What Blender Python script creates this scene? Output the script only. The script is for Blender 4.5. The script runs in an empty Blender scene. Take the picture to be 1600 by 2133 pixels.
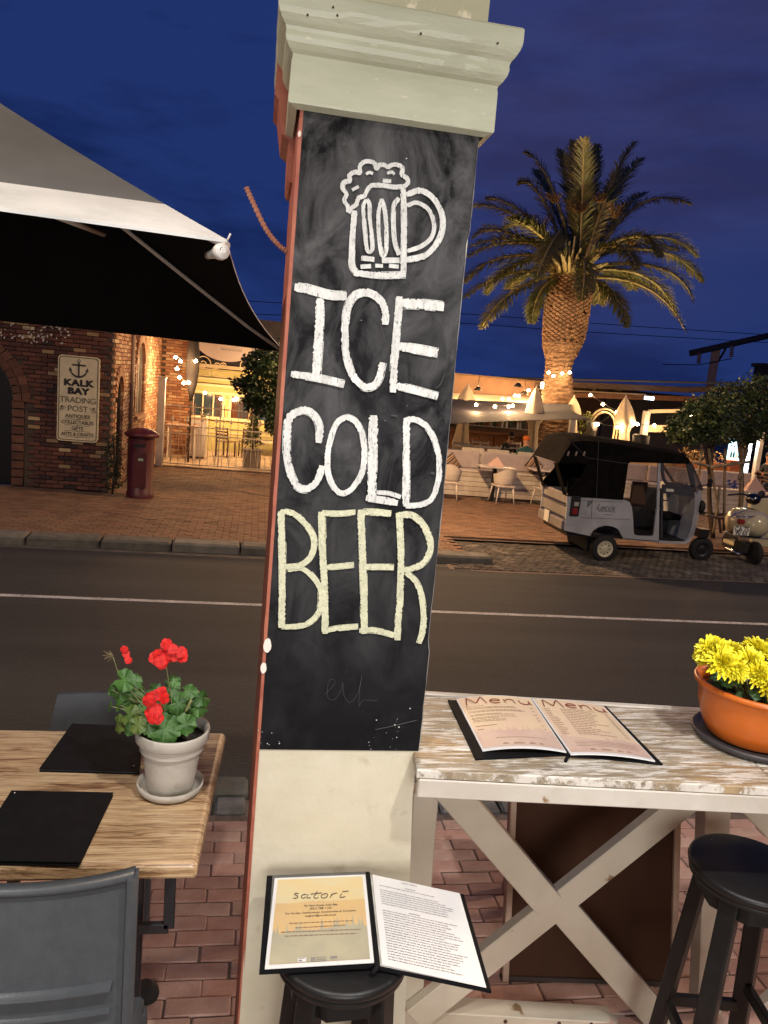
import bpy, math, random
from mathutils import Vector, Matrix, Quaternion, noise
random.seed(7)
R = math.radians
rnd = random.uniform
sc = bpy.context.scene
col = sc.collection

# ------------------------------------------------------------------ camera
F = 1602.0; PW, PH = 1600.0, 2133.0
CAM = Vector((0, 0, 2.6))
_dn = Vector((-870, 9334, F)).normalized()
_v = -(_dn.x*9300 + _dn.z*F)/_dn.y
_X = Vector((9300, _v, F)).normalized()
_Z = -_dn
_Y = _Z.cross(_X)
MR = Matrix((_X, _Y, _Z))                       # rows: world axes in camera space (x right, y down, z forward)
_right, _down, _fwd = MR.col[0], MR.col[1], MR.col[2]
cam_d = bpy.data.cameras.new('camera'); cam = bpy.data.objects.new('camera', cam_d); col.objects.link(cam)
cm = Matrix.Identity(4)
for i in range(3):
    cm[i][0] = _right[i]; cm[i][1] = -_down[i]; cm[i][2] = -_fwd[i]; cm[i][3] = CAM[i]
cam.matrix_world = cm
cam_d.sensor_fit = 'VERTICAL'; cam_d.sensor_height = 36.0; cam_d.lens = 36.0*F/PH
cam_d.clip_start = 0.05; cam_d.clip_end = 3000
sc.camera = cam
sc.view_settings.view_transform = 'Standard'; sc.view_settings.look = 'None'
sc.view_settings.exposure = 0.0; sc.view_settings.gamma = 1.0
sc.view_settings.use_curve_mapping = False
sc.cycles.use_denoising = True
sc.cycles.max_bounces = 6
sc.cycles.sample_clamp_indirect = 4.0
sc.cycles.caustics_reflective = False; sc.cycles.caustics_refractive = False

# ------------------------------------------------------------------ dusk sky
w = bpy.data.worlds.new('World'); sc.world = w; w.use_nodes = True
nt = w.node_tree; nt.nodes.clear()
N = nt.nodes.new; Lk = nt.links.new
out = N('ShaderNodeOutputWorld'); bg = N('ShaderNodeBackground'); sky = N('ShaderNodeTexSky')
sky.sky_type = 'NISHITA'; sky.sun_disc = False; sky.sun_elevation = R(-4.0); sky.sun_rotation = R(200)
sky.ozone_density = 4.0
tc = N('ShaderNodeTexCoord'); mp = N('ShaderNodeMapping'); mp.inputs['Scale'].default_value = (1.2, 1.2, 5.0)
nz = N('ShaderNodeTexNoise'); nz.inputs['Scale'].default_value = 2.2; nz.inputs['Detail'].default_value = 5; nz.inputs['Roughness'].default_value = .62
rp = N('ShaderNodeValToRGB'); rp.color_ramp.elements[0].position = .44; rp.color_ramp.elements[1].position = .60
rp.color_ramp.elements[0].color = (1, 1, 1, 1); rp.color_ramp.elements[1].color = (.55, .56, .62, 1)
mx = N('ShaderNodeMix'); mx.data_type = 'RGBA'; mx.blend_type = 'MIX'; mx.inputs[0].default_value = 0.80
mx.inputs[7].default_value = (.0170, .0400, .178, 1)
m2 = N('ShaderNodeMix'); m2.data_type = 'RGBA'; m2.blend_type = 'MULTIPLY'; m2.inputs[0].default_value = 1.0
Lk(tc.outputs['Generated'], mp.inputs[0]); Lk(mp.outputs[0], nz.inputs['Vector']); Lk(nz.outputs[0], rp.inputs[0])
Lk(sky.outputs[0], mx.inputs[6]); Lk(mx.outputs[2], m2.inputs[6]); Lk(rp.outputs[0], m2.inputs[7])
gd = N('ShaderNodeVectorMath'); gd.operation = 'DOT_PRODUCT'
_g = (MR @ Vector((1330-PW/2, 60-PH/2, F))).normalized(); gd.inputs[1].default_value = _g  # mauve glow painted into the sky where a lens flare falls
nrm_ = N('ShaderNodeVectorMath'); nrm_.operation = 'NORMALIZE'; Lk(tc.outputs['Generated'], nrm_.inputs[0]); Lk(nrm_.outputs[0], gd.inputs[0])
gr_ = N('ShaderNodeValToRGB'); gr_.color_ramp.interpolation = 'EASE'; gr_.color_ramp.elements[0].position = .915; gr_.color_ramp.elements[1].position = 1.0
gr_.color_ramp.elements[0].color = (0, 0, 0, 1); gr_.color_ramp.elements[1].color = (.27, .27, .27, 1); Lk(gd.outputs['Value'], gr_.inputs[0])
n2_ = N('ShaderNodeTexNoise'); n2_.inputs['Scale'].default_value = 3.2; n2_.inputs['Detail'].default_value = 6; n2_.inputs['Roughness'].default_value = .6; Lk(mp.outputs[0], n2_.inputs['Vector'])
mu_ = N('ShaderNodeMath'); mu_.operation = 'MULTIPLY'; Lk(gr_.outputs[0], mu_.inputs[0]); 
ad_ = N('ShaderNodeMath'); ad_.operation = 'MULTIPLY_ADD'; ad_.inputs[1].default_value = 1.5; ad_.inputs[2].default_value = .25; Lk(n2_.outputs[0], ad_.inputs[0]); Lk(ad_.outputs[0], mu_.inputs[1])
mg_ = N('ShaderNodeMix'); mg_.data_type = 'RGBA'; mg_.inputs[7].default_value = (.085, .070, .165, 1); Lk(mu_.outputs[0], mg_.inputs[0]); Lk(m2.outputs[2], mg_.inputs[6])
Lk(mg_.outputs[2], bg.inputs[0]); bg.inputs[1].default_value = 1.0
Lk(bg.outputs[0], out.inputs[0])

LAMP = 1.0
def light(kind, loc, power, color, size=.1, parent=None, name='light_source', target=None, spot=None):
    d = bpy.data.lights.new(name, kind); d.energy = power; d.color = color
    if kind == 'AREA': d.size = size
    else: d.shadow_soft_size = size
    if spot: d.spot_size = R(spot); d.spot_blend = .6
    o = bpy.data.objects.new(name, d); col.objects.link(o)
    o.location = loc
    if target is not None:
        o.rotation_euler = (Vector(target)-Vector(loc)).to_track_quat('-Z', 'Y').to_euler()
    if parent is not None:
        o.location = Vector(loc)-parent.location; o.parent = parent
    return o
WARM = (1.0, .60, .27); WARM2 = (1.0, .78, .52); COOL = (1.0, .97, .93); STREET = (1.0, .74, .50)

# ------------------------------------------------------------------ picking points on real planes
def ray(x, y): return MR @ Vector((x-PW/2, y-PH/2, F))
def onZ(x, y, z): r = ray(x, y); return CAM + r*((z-CAM.z)/r.z)
def onY(x, y, Y): r = ray(x, y); return CAM + r*(Y/r.y)
def onX(x, y, X): r = ray(x, y); return CAM + r*(X/r.x)
def onS(x, y):   # the cross-falling road
    r = ray(x, y); # z = .5 - k*(Y-3.5)
    k = .62/7.5
    t = (.5 + k*3.5 - CAM.z)/(r.z + k*r.y); return CAM + r*t
def roadz(Y): return .5 - .62/7.5*(Y-3.5) if Y < 11 else -.12

# ------------------------------------------------------------------ materials
MATS = {}
def mat(name, c, c2=None, rough=.6, metal=0, ns=6, st=(1, 1, 1), lo=.38, hi=.62, bump=0, bs=60, rand=0, emit=0, ecol=None,
        det=5, coat=0, trans=0, alpha=1, ramp=None, spec=.5, subs=0, dist=0, c3=None, ns3=40, lo3=.6, hi3=.68, st3=None):
    if name in MATS: return MATS[name]
    m = bpy.data.materials.new(name); MATS[name] = m; m.use_nodes = True
    t = m.node_tree; b = t.nodes['Principled BSDF']
    A = t.nodes.new; K = t.links.new
    def c4(x): return (*x, 1)
    b.inputs['Roughness'].default_value = rough; b.inputs['Metallic'].default_value = metal
    b.inputs['Specular IOR Level'].default_value = spec
    b.inputs['Coat Weight'].default_value = coat; b.inputs['Transmission Weight'].default_value = trans
    b.inputs['Alpha'].default_value = alpha
    if subs:
        b.inputs['Subsurface Weight'].default_value = subs; b.inputs['Subsurface Scale'].default_value = .01
    tcn = A('ShaderNodeTexCoord'); mpn = A('ShaderNodeMapping'); mpn.inputs['Scale'].default_value = st
    K(tcn.outputs['Object'], mpn.inputs[0])
    src = None
    if c2 is not None:
        n = A('ShaderNodeTexNoise'); n.inputs['Scale'].default_value = ns; n.inputs['Detail'].default_value = det
        n.inputs['Roughness'].default_value = .6; n.inputs['Distortion'].default_value = dist
        K(mpn.outputs[0], n.inputs['Vector'])
        r = A('ShaderNodeValToRGB'); r.color_ramp.elements[0].position = lo; r.color_ramp.elements[1].position = hi
        r.color_ramp.elements[0].color = c4(c); r.color_ramp.elements[1].color = c4(c2)
        K(n.outputs[0], r.inputs[0]); src = r.outputs[0]
    if rand:
        oi = A('ShaderNodeObjectInfo'); ge = A('ShaderNodeNewGeometry')
        ad = A('ShaderNodeMath'); ad.operation = 'ADD'; K(oi.outputs['Random'], ad.inputs[0]); K(ge.outputs['Random Per Island'], ad.inputs[1])
        fr = A('ShaderNodeMath'); fr.operation = 'FRACT'; K(ad.outputs[0], fr.inputs[0])
        rr = A('ShaderNodeValToRGB')
        if ramp:
            rr.color_ramp.interpolation = 'CONSTANT'
            els = rr.color_ramp.elements
            els[0].position = 0; els[0].color = c4(ramp[0][1])
            els[1].position = ramp[1][0]; els[1].color = c4(ramp[1][1])
            for p_, cc in ramp[2:]:
                e = els.new(p_); e.color = c4(cc)
        else:
            rr.color_ramp.elements[0].color = (1-rand,)*3+(1,); rr.color_ramp.elements[1].color = (1+rand,)*3+(1,)
        K(fr.outputs[0], rr.inputs[0])
        mm = A('ShaderNodeMix'); mm.data_type = 'RGBA'; mm.blend_type = 'MULTIPLY'; mm.inputs[0].default_value = 1
        if src: K(src, mm.inputs[6])
        else: mm.inputs[6].default_value = c4(c)
        K(rr.outputs[0], mm.inputs[7]); src = mm.outputs[2]
    if c3 is not None:
        n3 = A('ShaderNodeTexNoise'); n3.inputs['Scale'].default_value = ns3; n3.inputs['Detail'].default_value = 4
        if st3 is not None:
            mp3 = A('ShaderNodeMapping'); mp3.inputs['Scale'].default_value = st3; K(tcn.outputs['Object'], mp3.inputs[0]); K(mp3.outputs[0], n3.inputs['Vector'])
        else: K(mpn.outputs[0], n3.inputs['Vector'])
        r3 = A('ShaderNodeValToRGB'); r3.color_ramp.elements[0].position = lo3; r3.color_ramp.elements[1].position = hi3
        r3.color_ramp.elements[0].color = (0, 0, 0, 1); r3.color_ramp.elements[1].color = (1, 1, 1, 1)
        K(n3.outputs[0], r3.inputs[0])
        m3 = A('ShaderNodeMix'); m3.data_type = 'RGBA'; K(r3.outputs[0], m3.inputs[0])
        if src: K(src, m3.inputs[6])
        else: m3.inputs[6].default_value = c4(c)
        m3.inputs[7].default_value = c4(c3); src = m3.outputs[2]
    if src: K(src, b.inputs['Base Color'])
    else: b.inputs['Base Color'].default_value = c4(c)
    if bump:
        nb = A('ShaderNodeTexNoise'); nb.inputs['Scale'].default_value = bs; nb.inputs['Detail'].default_value = 4
        K(mpn.outputs[0], nb.inputs['Vector'])
        bp = A('ShaderNodeBump'); bp.inputs['Strength'].default_value = min(1, bump); bp.inputs['Distance'].default_value = .004*max(1, bump)
        K(nb.outputs[0], bp.inputs['Height']); K(bp.outputs[0], b.inputs['Normal'])
    if emit:
        b.inputs['Emission Color'].default_value = c4(ecol or c); b.inputs['Emission Strength'].default_value = emit
    return m

# ------------------------------------------------------------------ mesh helper
class MB:
    def __init__(s): s.v = []; s.f = []; s.sm = []; s.mi = []
    def add(s, vs, fs, smooth=False, mi=0):
        o = len(s.v); s.v += [Vector(p) for p in vs]
        for f in fs: s.f.append([i+o for i in f]); s.sm.append(smooth); s.mi.append(mi)
        return s
    def box(s, c, size, rot=None, mi=0):
        c = Vector(c); hx, hy, hz = [q/2 for q in size]
        vs = [Vector((x, y, z)) for z in (-hz, hz) for y in (-hy, hy) for x in (-hx, hx)]
        if rot is not None: vs = [rot @ v for v in vs]
        return s.add([v+c for v in vs], [(0, 2, 3, 1), (4, 5, 7, 6), (0, 1, 5, 4), (2, 6, 7, 3), (0, 4, 6, 2), (1, 3, 7, 5)], mi=mi)
    def bx(s, x0, x1, y0, y1, z0, z1, mi=0):
        return s.box(((x0+x1)/2, (y0+y1)/2, (z0+z1)/2), (abs(x1-x0), abs(y1-y0), abs(z1-z0)), mi=mi)
    def bbox(s, c, size, bev=.004, rot=None, mi=0):          # box with chamfered edges
        c = Vector(c); h = [q/2 for q in size]; b = min(bev, min(h)*.6)
        vs = []; ix = {}
        for sx in (-1, 1):
            for sy in (-1, 1):
                for sz in (-1, 1):
                    sg = (sx, sy, sz)
                    for a in range(3):
                        p = [sg[k]*(h[k] if k == a else h[k]-b) for k in range(3)]
                        ix[(sx, sy, sz, a)] = len(vs); vs.append(Vector(p))
        fs = []
        for a in range(3):
            u, w_ = [(1, 2), (2, 0), (0, 1)][a]
            for sg in (-1, 1):
                q = []
                for (du, dw) in ((-1, -1), (1, -1), (1, 1), (-1, 1)):
                    k = [0, 0, 0]; k[a] = sg; k[u] = du; k[w_] = dw; q.append(ix[(*k, a)])
                fs.append(q if sg > 0 else q[::-1])
        for a in range(3):
            u, w_ = [(1, 2), (2, 0), (0, 1)][a]
            for su in (-1, 1):
                for sw in (-1, 1):
                    q = []
                    for (sa, ax) in ((-1, u), (1, u), (1, w_), (-1, w_)):
                        k = [0, 0, 0]; k[a] = sa; k[u] = su; k[w_] = sw; q.append(ix[(*k, ax)])
                    fs.append(q if su*sw > 0 else q[::-1])
        for sx in (-1, 1):
            for sy in (-1, 1):
                for sz in (-1, 1):
                    q = [ix[(sx, sy, sz, a)] for a in range(3)]
                    fs.append(q if sx*sy*sz > 0 else q[::-1])
        if rot is not None: vs = [rot @ v for v in vs]
        return s.add([v+c for v in vs], fs, mi=mi)
    def bar(s, p0, p1, w_, h, up=(0, 0, 1), bev=0, mi=0):     # w across, h along up
        p0 = Vector(p0); p1 = Vector(p1); d = p1-p0; L = d.length; d = d/L
        up = Vector(up); x = d.cross(up)
        if x.length < 1e-4: x = d.cross(Vector((1, 0, 0)))
        x.normalize(); u = x.cross(d).normalized()
        rot = Matrix((x, d, u)).transposed()
        return (s.bbox((p0+p1)/2, (w_, L, h), bev, rot, mi) if bev else s.box((p0+p1)/2, (w_, L, h), rot, mi))
    def tube(s, pts, rad, seg=8, cap=True, smooth=True, mi=0, flat=1.0):
        pts = [Vector(p) for p in pts]; n = len(pts)
        if not hasattr(rad, '__len__'): rad = [rad]*n
        vs = []; up = None
        for i, p in enumerate(pts):
            d = (pts[min(i+1, n-1)]-pts[max(i-1, 0)]).normalized()
            if up is None:
                up = Vector((0, 0, 1)) if abs(d.z) < .9 else Vector((0, 1, 0))
            x = d.cross(up).normalized(); y = x.cross(d).normalized(); up = y
            for k in range(seg):
                a = 2*math.pi*k/seg
                vs.append(p + (x*math.cos(a)+y*math.sin(a)*flat)*rad[i])
        fs = []
        for i in range(n-1):
            for k in range(seg):
                k2 = (k+1) % seg
                fs.append((i*seg+k, i*seg+k2, (i+1)*seg+k2, (i+1)*seg+k))
        s.add(vs, fs, smooth, mi)
        if cap:
            o = len(s.v)-len(vs)
            s.f.append([o+k for k in range(seg)][::-1]); s.sm.append(False); s.mi.append(mi)
            s.f.append([o+(n-1)*seg+k for k in range(seg)]); s.sm.append(False); s.mi.append(mi)
        return s
    def lathe(s, c, prof, seg=24, axis='Z', smooth=True, cap=True, mi=0, a0=0, sc=(1, 1), rot=None):
        c = Vector(c); vs = []
        for (r, h) in prof:
            for k in range(seg):
                a = 2*math.pi*k/seg+a0
                x, y = r*math.cos(a)*sc[0], r*math.sin(a)*sc[1]
                p = {'Z': Vector((x, y, h)), 'Y': Vector((x, h, y)), 'X': Vector((h, x, y))}[axis]
                if rot is not None: p = rot @ p
                vs.append(c+p)
        fs = []
        for i in range(len(prof)-1):
            for k in range(seg):
                k2 = (k+1) % seg
                f = (i*seg+k, i*seg+k2, (i+1)*seg+k2, (i+1)*seg+k)
                fs.append(f if axis != 'Y' else f[::-1])
        s.add(vs, fs, smooth, mi)
        if cap:
            o = len(s.v)-len(vs); n = len(prof)
            for q in ([o+k for k in range(seg)][::-1], [o+(n-1)*seg+k for k in range(seg)]):
                s.f.append(q); s.sm.append(False); s.mi.append(mi)
        return s
    def prism(s, pts, y0, y1, plane='XZ', mi=0):
        """pts: 2D outline, extruded from y0 to y1 along the third axis"""
        def P(p, t): return Vector((p[0], t, p[1])) if plane == 'XZ' else (Vector((t, p[0], p[1])) if plane == 'YZ' else Vector((p[0], p[1], t)))
        n = len(pts); vs = [P(p, y0) for p in pts]+[P(p, y1) for p in pts]
        fs = [list(range(n)), list(range(n, 2*n))[::-1]]+[(i, i+n, (i+1) % n+n, (i+1) % n) for i in range(n)]
        return s.add(vs, fs, mi=mi)
    def quad(s, a, b, c, d, smooth=False, mi=0): return s.add([a, b, c, d], [(0, 1, 2, 3)], smooth, mi)
    def build(s, name, m, parent=None, xf=None):
        me = bpy.data.meshes.new(name)
        off = Vector((0, 0, 0))
        if parent is not None:
            q = parent
            while q.parent: q = q.parent
            off = q.location
        me.from_pydata([tuple(v-off) for v in s.v], [], s.f)
        if s.f:
            me.polygons.foreach_set('use_smooth', s.sm)
        ms = m if isinstance(m, (list, tuple)) else [m]
        for q in ms: me.materials.append(q)
        if len(ms) > 1: me.polygons.foreach_set('material_index', s.mi)
        me.update()
        o = bpy.data.objects.new(name, me); col.objects.link(o)
        if parent is not None: o.parent = parent
        return o
def thing(name, label, cat, loc=(0, 0, 0), group=None):
    o = bpy.data.objects.new(name, None); col.objects.link(o); o.location = loc; o.empty_display_size = .1
    o['label'] = label; o['category'] = cat
    if group: o['group'] = group
    return o
def tag(o, label, cat, group=None):
    o['label'] = label; o['category'] = cat
    if group: o['group'] = group
    return o
def struct(o): o['kind'] = 'structure'; return o
def stuff(o): o['kind'] = 'stuff'; return o
KIDS = {}
def dup(src, loc, rz=0, label=None, scale=None):
    def cp(o, par):
        c = o.copy(); col.objects.link(c)
        if par is not None: c.parent = par
        for ch in [q for q in col.objects if q.parent == o]: cp(ch, c)
        return c
    kids = [q for q in col.objects if q.parent == src]
    r = src.copy(); col.objects.link(r); r.location = loc; r.rotation_euler = (0, 0, rz)
    if scale: r.scale = (scale,)*3
    for k in kids: cp(k, r)
    if label: r['label'] = label
    return r
def inst(src, loc, rot=None, parent=None, scale=None):      # a piece sharing mesh data
    c = bpy.data.objects.new(src.name.split('.')[0], src.data); col.objects.link(c)
    if parent is not None: c.parent = parent
    c.location = loc
    if rot is not None: c.rotation_euler = rot
    if scale is not None: c.scale = scale
    return c
def rootloc(o):
    while o.parent: o = o.parent
    return o.location
def text(s, size, xf, m, parent, name='lettering', ext=.0008, bold=0, shear=0, space=1.0, sx=1.0, align='CENTER'):
    cu = bpy.data.curves.new('txt', 'FONT'); cu.body = s; cu.size = size; cu.extrude = ext; cu.offset = bold
    cu.align_x = align; cu.align_y = 'CENTER'; cu.shear = shear; cu.space_character = space; cu.resolution_u = 3
    o = bpy.data.objects.new('txt', cu); col.objects.link(o)
    bpy.context.view_layer.update()
    me = bpy.data.meshes.new_from_object(o.evaluated_get(bpy.context.evaluated_depsgraph_get()))
    bpy.data.objects.remove(o); me.name = name
    off = rootloc(parent)
    me.transform(Matrix.Diagonal((sx, 1, 1, 1))); me.transform(xf); me.transform(Matrix.Translation(-off))
    me.materials.clear(); me.materials.append(m)
    r = bpy.data.objects.new(name, me); col.objects.link(r); r.parent = parent
    return r
def frame(o, x, y):    # matrix with text-x along x, text-y along y
    x = Vector(x).normalized(); y = Vector(y); z = x.cross(y).normalized(); y = z.cross(x)
    m = Matrix.Identity(4)
    for i in range(3): m[i][0] = x[i]; m[i][1] = y[i]; m[i][2] = z[i]; m[i][3] = o[i]
    return m
def catmull(pts, k=6):
    if len(pts) < 3: 
        return [pts[0].lerp(pts[1], i/k) for i in range(k+1)]
    P = [pts[0]*2-pts[1]]+pts+[pts[-1]*2-pts[-2]]; o = []
    for i in range(1, len(P)-2):
        for j in range(k):
            t = j/k; a, b, c, d = P[i-1], P[i], P[i+1], P[i+2]
            o.append(.5*((2*b)+(c-a)*t+(2*a-5*b+4*c-d)*t*t+(3*b-a-3*c+d)*t**3))
    o.append(P[-2]); return o

# palette
white_paint = mat('white_paint', (.62, .58, .52), (.50, .45, .39), rough=.5, ns=3, bump=.25, bs=30, c3=(.25, .14, .07), ns3=14, lo3=.70, hi3=.74)
white_metal = mat('white_metal', (.7, .66, .6), rough=.45)
black_wood = mat('black_paint', (.006, .006, .0062), (.010, .010, .0105), rough=.42, ns=12, bump=.15, bs=40, coat=0, spec=.35, c3=(.35, .33, .3), ns3=55, lo3=.745, hi3=.76)
black_leather = mat('black_leatherette', (.004, .004, .005), (.006, .006, .0075), rough=.7, ns=30, bump=.25, bs=400, spec=.12)
dark_metal = mat('dark_metal', (.02, .02, .022), rough=.45, metal=.3)
chrome = mat('chrome', (.6, .6, .62), rough=.18, metal=1)
rubber = mat('rubber', (.012, .012, .012), rough=.8)

# ================================================================== ground, road, kerbs
asphalt = mat('asphalt', (.0125, .0140, .0160), (.0265, .0280, .0300), rough=.82, ns=1.2, st=(.12, 1, 1), bump=2, bs=120, lo=.38, hi=.62, c3=(.070, .068, .066), ns3=60, lo3=.62, hi3=.74, st3=(1, 1, 1))
soil = mat('dark_ground', (.05, .04, .035), (.03, .025, .02), rough=.95, ns=1.5)
mortar = mat('mortar_joint', (.20, .15, .12), (.13, .10, .08), rough=.95, ns=20)
BRK = [(0, (1, 1, 1)), (.2, (.85, .82, .82)), (.4, (1.1, 1.02, .98)), (.6, (.94, .88, .86)), (.75, (1.02, 1.08, 1.05)), (.9, (.76, .74, .74))]
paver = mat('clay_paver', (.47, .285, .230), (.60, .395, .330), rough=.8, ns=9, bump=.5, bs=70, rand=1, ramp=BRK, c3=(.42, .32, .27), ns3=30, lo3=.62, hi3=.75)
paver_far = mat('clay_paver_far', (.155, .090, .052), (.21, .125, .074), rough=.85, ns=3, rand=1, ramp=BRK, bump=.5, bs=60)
kerbstone = mat('kerb_stone', (.16, .15, .125), (.095, .095, .08), rough=.9, ns=5, bump=.6, bs=40, rand=.25)
sett_m = mat('granite_sett', (.20, .20, .19), (.12, .115, .11), rough=.85, ns=12, bump=.6, bs=60, rand=.3)

g = MB()
g.quad((-900, -200, -.6), (900, -200, -.6), (900, 2500, -.6), (-900, 2500, -.6))
struct(g.build('ground', soil))
# the road as one cross-falling sheet
g = MB(); ys = [3.46+i*.377 for i in range(21)]
xs = [-60, -30, -15, -6, 0, 6, 15, 30, 60]
for i in range(len(ys)-1):
    for j in range(len(xs)-1):
        def kk(x, y): yy = y + .038*(x+3.35)*((y-3.46)/7.54); return (x, yy, roadz(yy))
        g.quad(kk(xs[j], ys[i]), kk(xs[j+1], ys[i]), kk(xs[j+1], ys[i+1]), kk(xs[j], ys[i+1]), smooth=True)
struct(g.build('road', asphalt))
# white lane line
line_m = mat('worn_white_line', (.50, .52, .54), (.33, .34, .36), rough=.7, ns=5, bump=.6, c3=(.08, .08, .08), ns3=30, lo3=.54, hi3=.66)
a, b = onS(0, 1240), onS(1600, 1301)
d = (b-a).normalized(); n_ = Vector((-d.y, d.x, 0))*.055
g = MB(); U = Vector((0, 0, .006))
def onroad(p): return Vector((p.x, p.y, roadz(p.y)+.004))
pp = [a+d*t for t in (-30, -4, -1, 1, 3, 4.62, 4.70, 7, 9, 12, 40)]
for i in range(len(pp)-1):
    if i == 99: continue
    g.quad(onroad(pp[i]-n_), onroad(pp[i+1]-n_), onroad(pp[i+1]+n_), onroad(pp[i]+n_))
struct(g.build('road_line', line_m))
yl = mat('worn_yellow_line', (.26, .21, .05), (.055, .045, .03), rough=.8, ns=10, lo=.42, hi=.56)
g = MB()
for (p, q, wd) in (((1240, 1183), (1392, 1199), .05), ((1252, 1190), (1330, 1189), .035)):
    p = onroad(onS(*p)); q = onroad(onS(*q)); dd = (q-p).normalized(); nn = Vector((-dd.y, dd.x, 0))*wd
    g.quad(p-nn, q-nn, q+nn, p+nn)
struct(g.build('yellow_marking', yl))

# near pavement: clay pavers on a bed
bed = struct(MB().bx(-6, 9, -3, 3.16, .45, .651).build('near_pavement', mortar))
pv = MB().bbox((0, 0, 0), (.199, .0705, .05), .004).build('brick', paver, bed); pv.location = (.8, 2.9, .632)
def visible(p, m=40):
    q = MR.transposed() @ (Vector(p)-CAM)
    if q.z < .1: return False
    x = PW/2+F*q.x/q.z; y = PH/2+F*q.y/q.z
    return -m < x < PW+m and -m < y < PH+m
cells = []
row = 0; y = 1.0
while y < 3.12:
    x = -2.4 + (.1 if row % 2 else 0) + .012*math.sin(row*1.7)
    while x < 5.2:
        cells.append((x, y)); x += .2025
    y += .0740; row += 1
def shown(c):
    q = MR.transposed() @ (Vector((c[0], c[1], .66))-CAM); x = PW/2+F*q.x/q.z; yy = PH/2+F*q.y/q.z
    return (yy > 1640 and yy < 2160) and ((395 < x < 545) or (840 < x < 1180) or (1420 < x < 1620) or (860 < x < 1420 and yy > 2000))
vis = [c for c in cells if visible((c[0], c[1], .65)) and shown(c)]
vis.sort(key=lambda c: c[1]); near = vis[:292]; ns_ = set(near)
for (x, y) in near:
    inst(pv, (x+rnd(-.003, .003), y+rnd(-.002, .002), .629+rnd(0, .005)), (rnd(-.01, .01), rnd(-.01, .01), rnd(-.015, .015)), bed)
g = MB()
for c in cells:
    if c not in ns_:
        g.bbox((c[0]+rnd(-.002, .002), c[1], .629+rnd(0, .004)), (.199, .0705, .05), .004)
pr = stuff(g.build('brick_paving', paver, bed))
# near kerb: setts and kerb stones
kb = struct(MB().bx(-6, 9, 3.16, 3.31, .4, .636).build('near_kerb_bed', mortar))
s0 = MB().bbox((0, 0, 0), (.135, .13, .05), .012).build('sett', sett_m, kb); s0.location = (.2, 3.235, .64)
x = -.9
while x < 3.6:
    if abs(x-.2) > .1: inst(s0, (x, 3.235, .638+rnd(0, .006)), (0, 0, rnd(-.04, .04)), kb)
    x += .148
nk = struct(MB().bx(-9, 12, 3.325, 3.45, .3, .40).build('near_kerb', mortar))
for i in range(8):
    x = -2.3+i*.95
    MB().bbox((x, 3.385, .56), (.93, .145, .24), .018).build('kerb_stone', kerbstone, nk)

# far pavement
KS = .04
def ky(x): return 11.05+KS*(x+3.35)
fp = struct(MB().quad((-60, ky(-60)+.3, -.035), (3.42, ky(3.42)+.3, -.035), (3.42, 60, -.035), (-60, 60, -.035)).quad((3.42, 12.87, -.035), (60, 14.9, -.035), (60, 60, -.035), (3.42, 60, -.035)).build('far_pavement', mortar))
cells = []
for r_ in range(0, 112):
    y0 = 11.42+r_*.118
    if y0 > 24.5: break
    x = -5.2 + (.11 if r_ % 2 else 0)
    while x < 11.5:
        yy = y0 + KS*(x+3.35)
        ok = yy < 15.2 if x < -2.75 else True
        if x > 3.42 and yy < 12.93+.036*(x-3): ok = False
        if -2.75 < x < 0.7 and yy > 19.5: ok = False
        if x > 6.2 and yy > 17.4: ok = False
        if x > 4.1 and yy > 20: ok = False
        if x > .7 and yy > 19 and x < 4.1: ok = False
        if ok and visible((x, yy, 0), 60):
            q = MR.transposed() @ (Vector((x, yy, 0))-CAM); px = PW/2+F*q.x/q.z
            if not (600 < px < 890): cells.append((x, yy))
        x += .222
cells.sort(key=lambda c: c[1]); nearb = set(cells[:290])
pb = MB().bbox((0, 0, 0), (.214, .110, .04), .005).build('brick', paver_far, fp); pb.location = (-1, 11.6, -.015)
g = MB()
for c in cells:
    z = -.018+rnd(-.003, .004)
    if c in nearb: inst(pb, (c[0], c[1], z), (rnd(-.02, .02), rnd(-.02, .02), math.atan(KS)+rnd(-.01, .01)), fp)
    else: g.box((c[0], c[1], z), (.214, .110, .04), Matrix.Rotation(math.atan(KS)+rnd(-.015, .015), 3, 'Z'))
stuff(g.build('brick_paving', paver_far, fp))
fk = struct(MB().bar((-30, ky(-30)+.2, -.13), (3.4, ky(3.4)+.2, -.13), .28, .1).build('far_kerb', mortar))
x = -6.0
while x < 3.3:
    L = .98
    p0 = Vector((x, ky(x)+.18, -.062)); p1 = Vector((x+L-.025, ky(x+L)+.18, -.062+rnd(-.006, .006)))
    MB().bar(p0, p1, .36, .17, bev=.03).build('kerb_stone', kerbstone, fk); x += L
# drainage channel strip along kerb
struct(MB().quad((-30, ky(-30)-.22, -.112), (3.6, ky(3.6)-.22, -.112), (3.6, ky(3.6)+.02, -.108), (-30, ky(-30)+.02, -.108)).build('gutter', mat('gutter_concrete', (.10, .09, .08), (.06, .055, .05), rough=.9, ns=6, bump=.4)))
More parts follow.
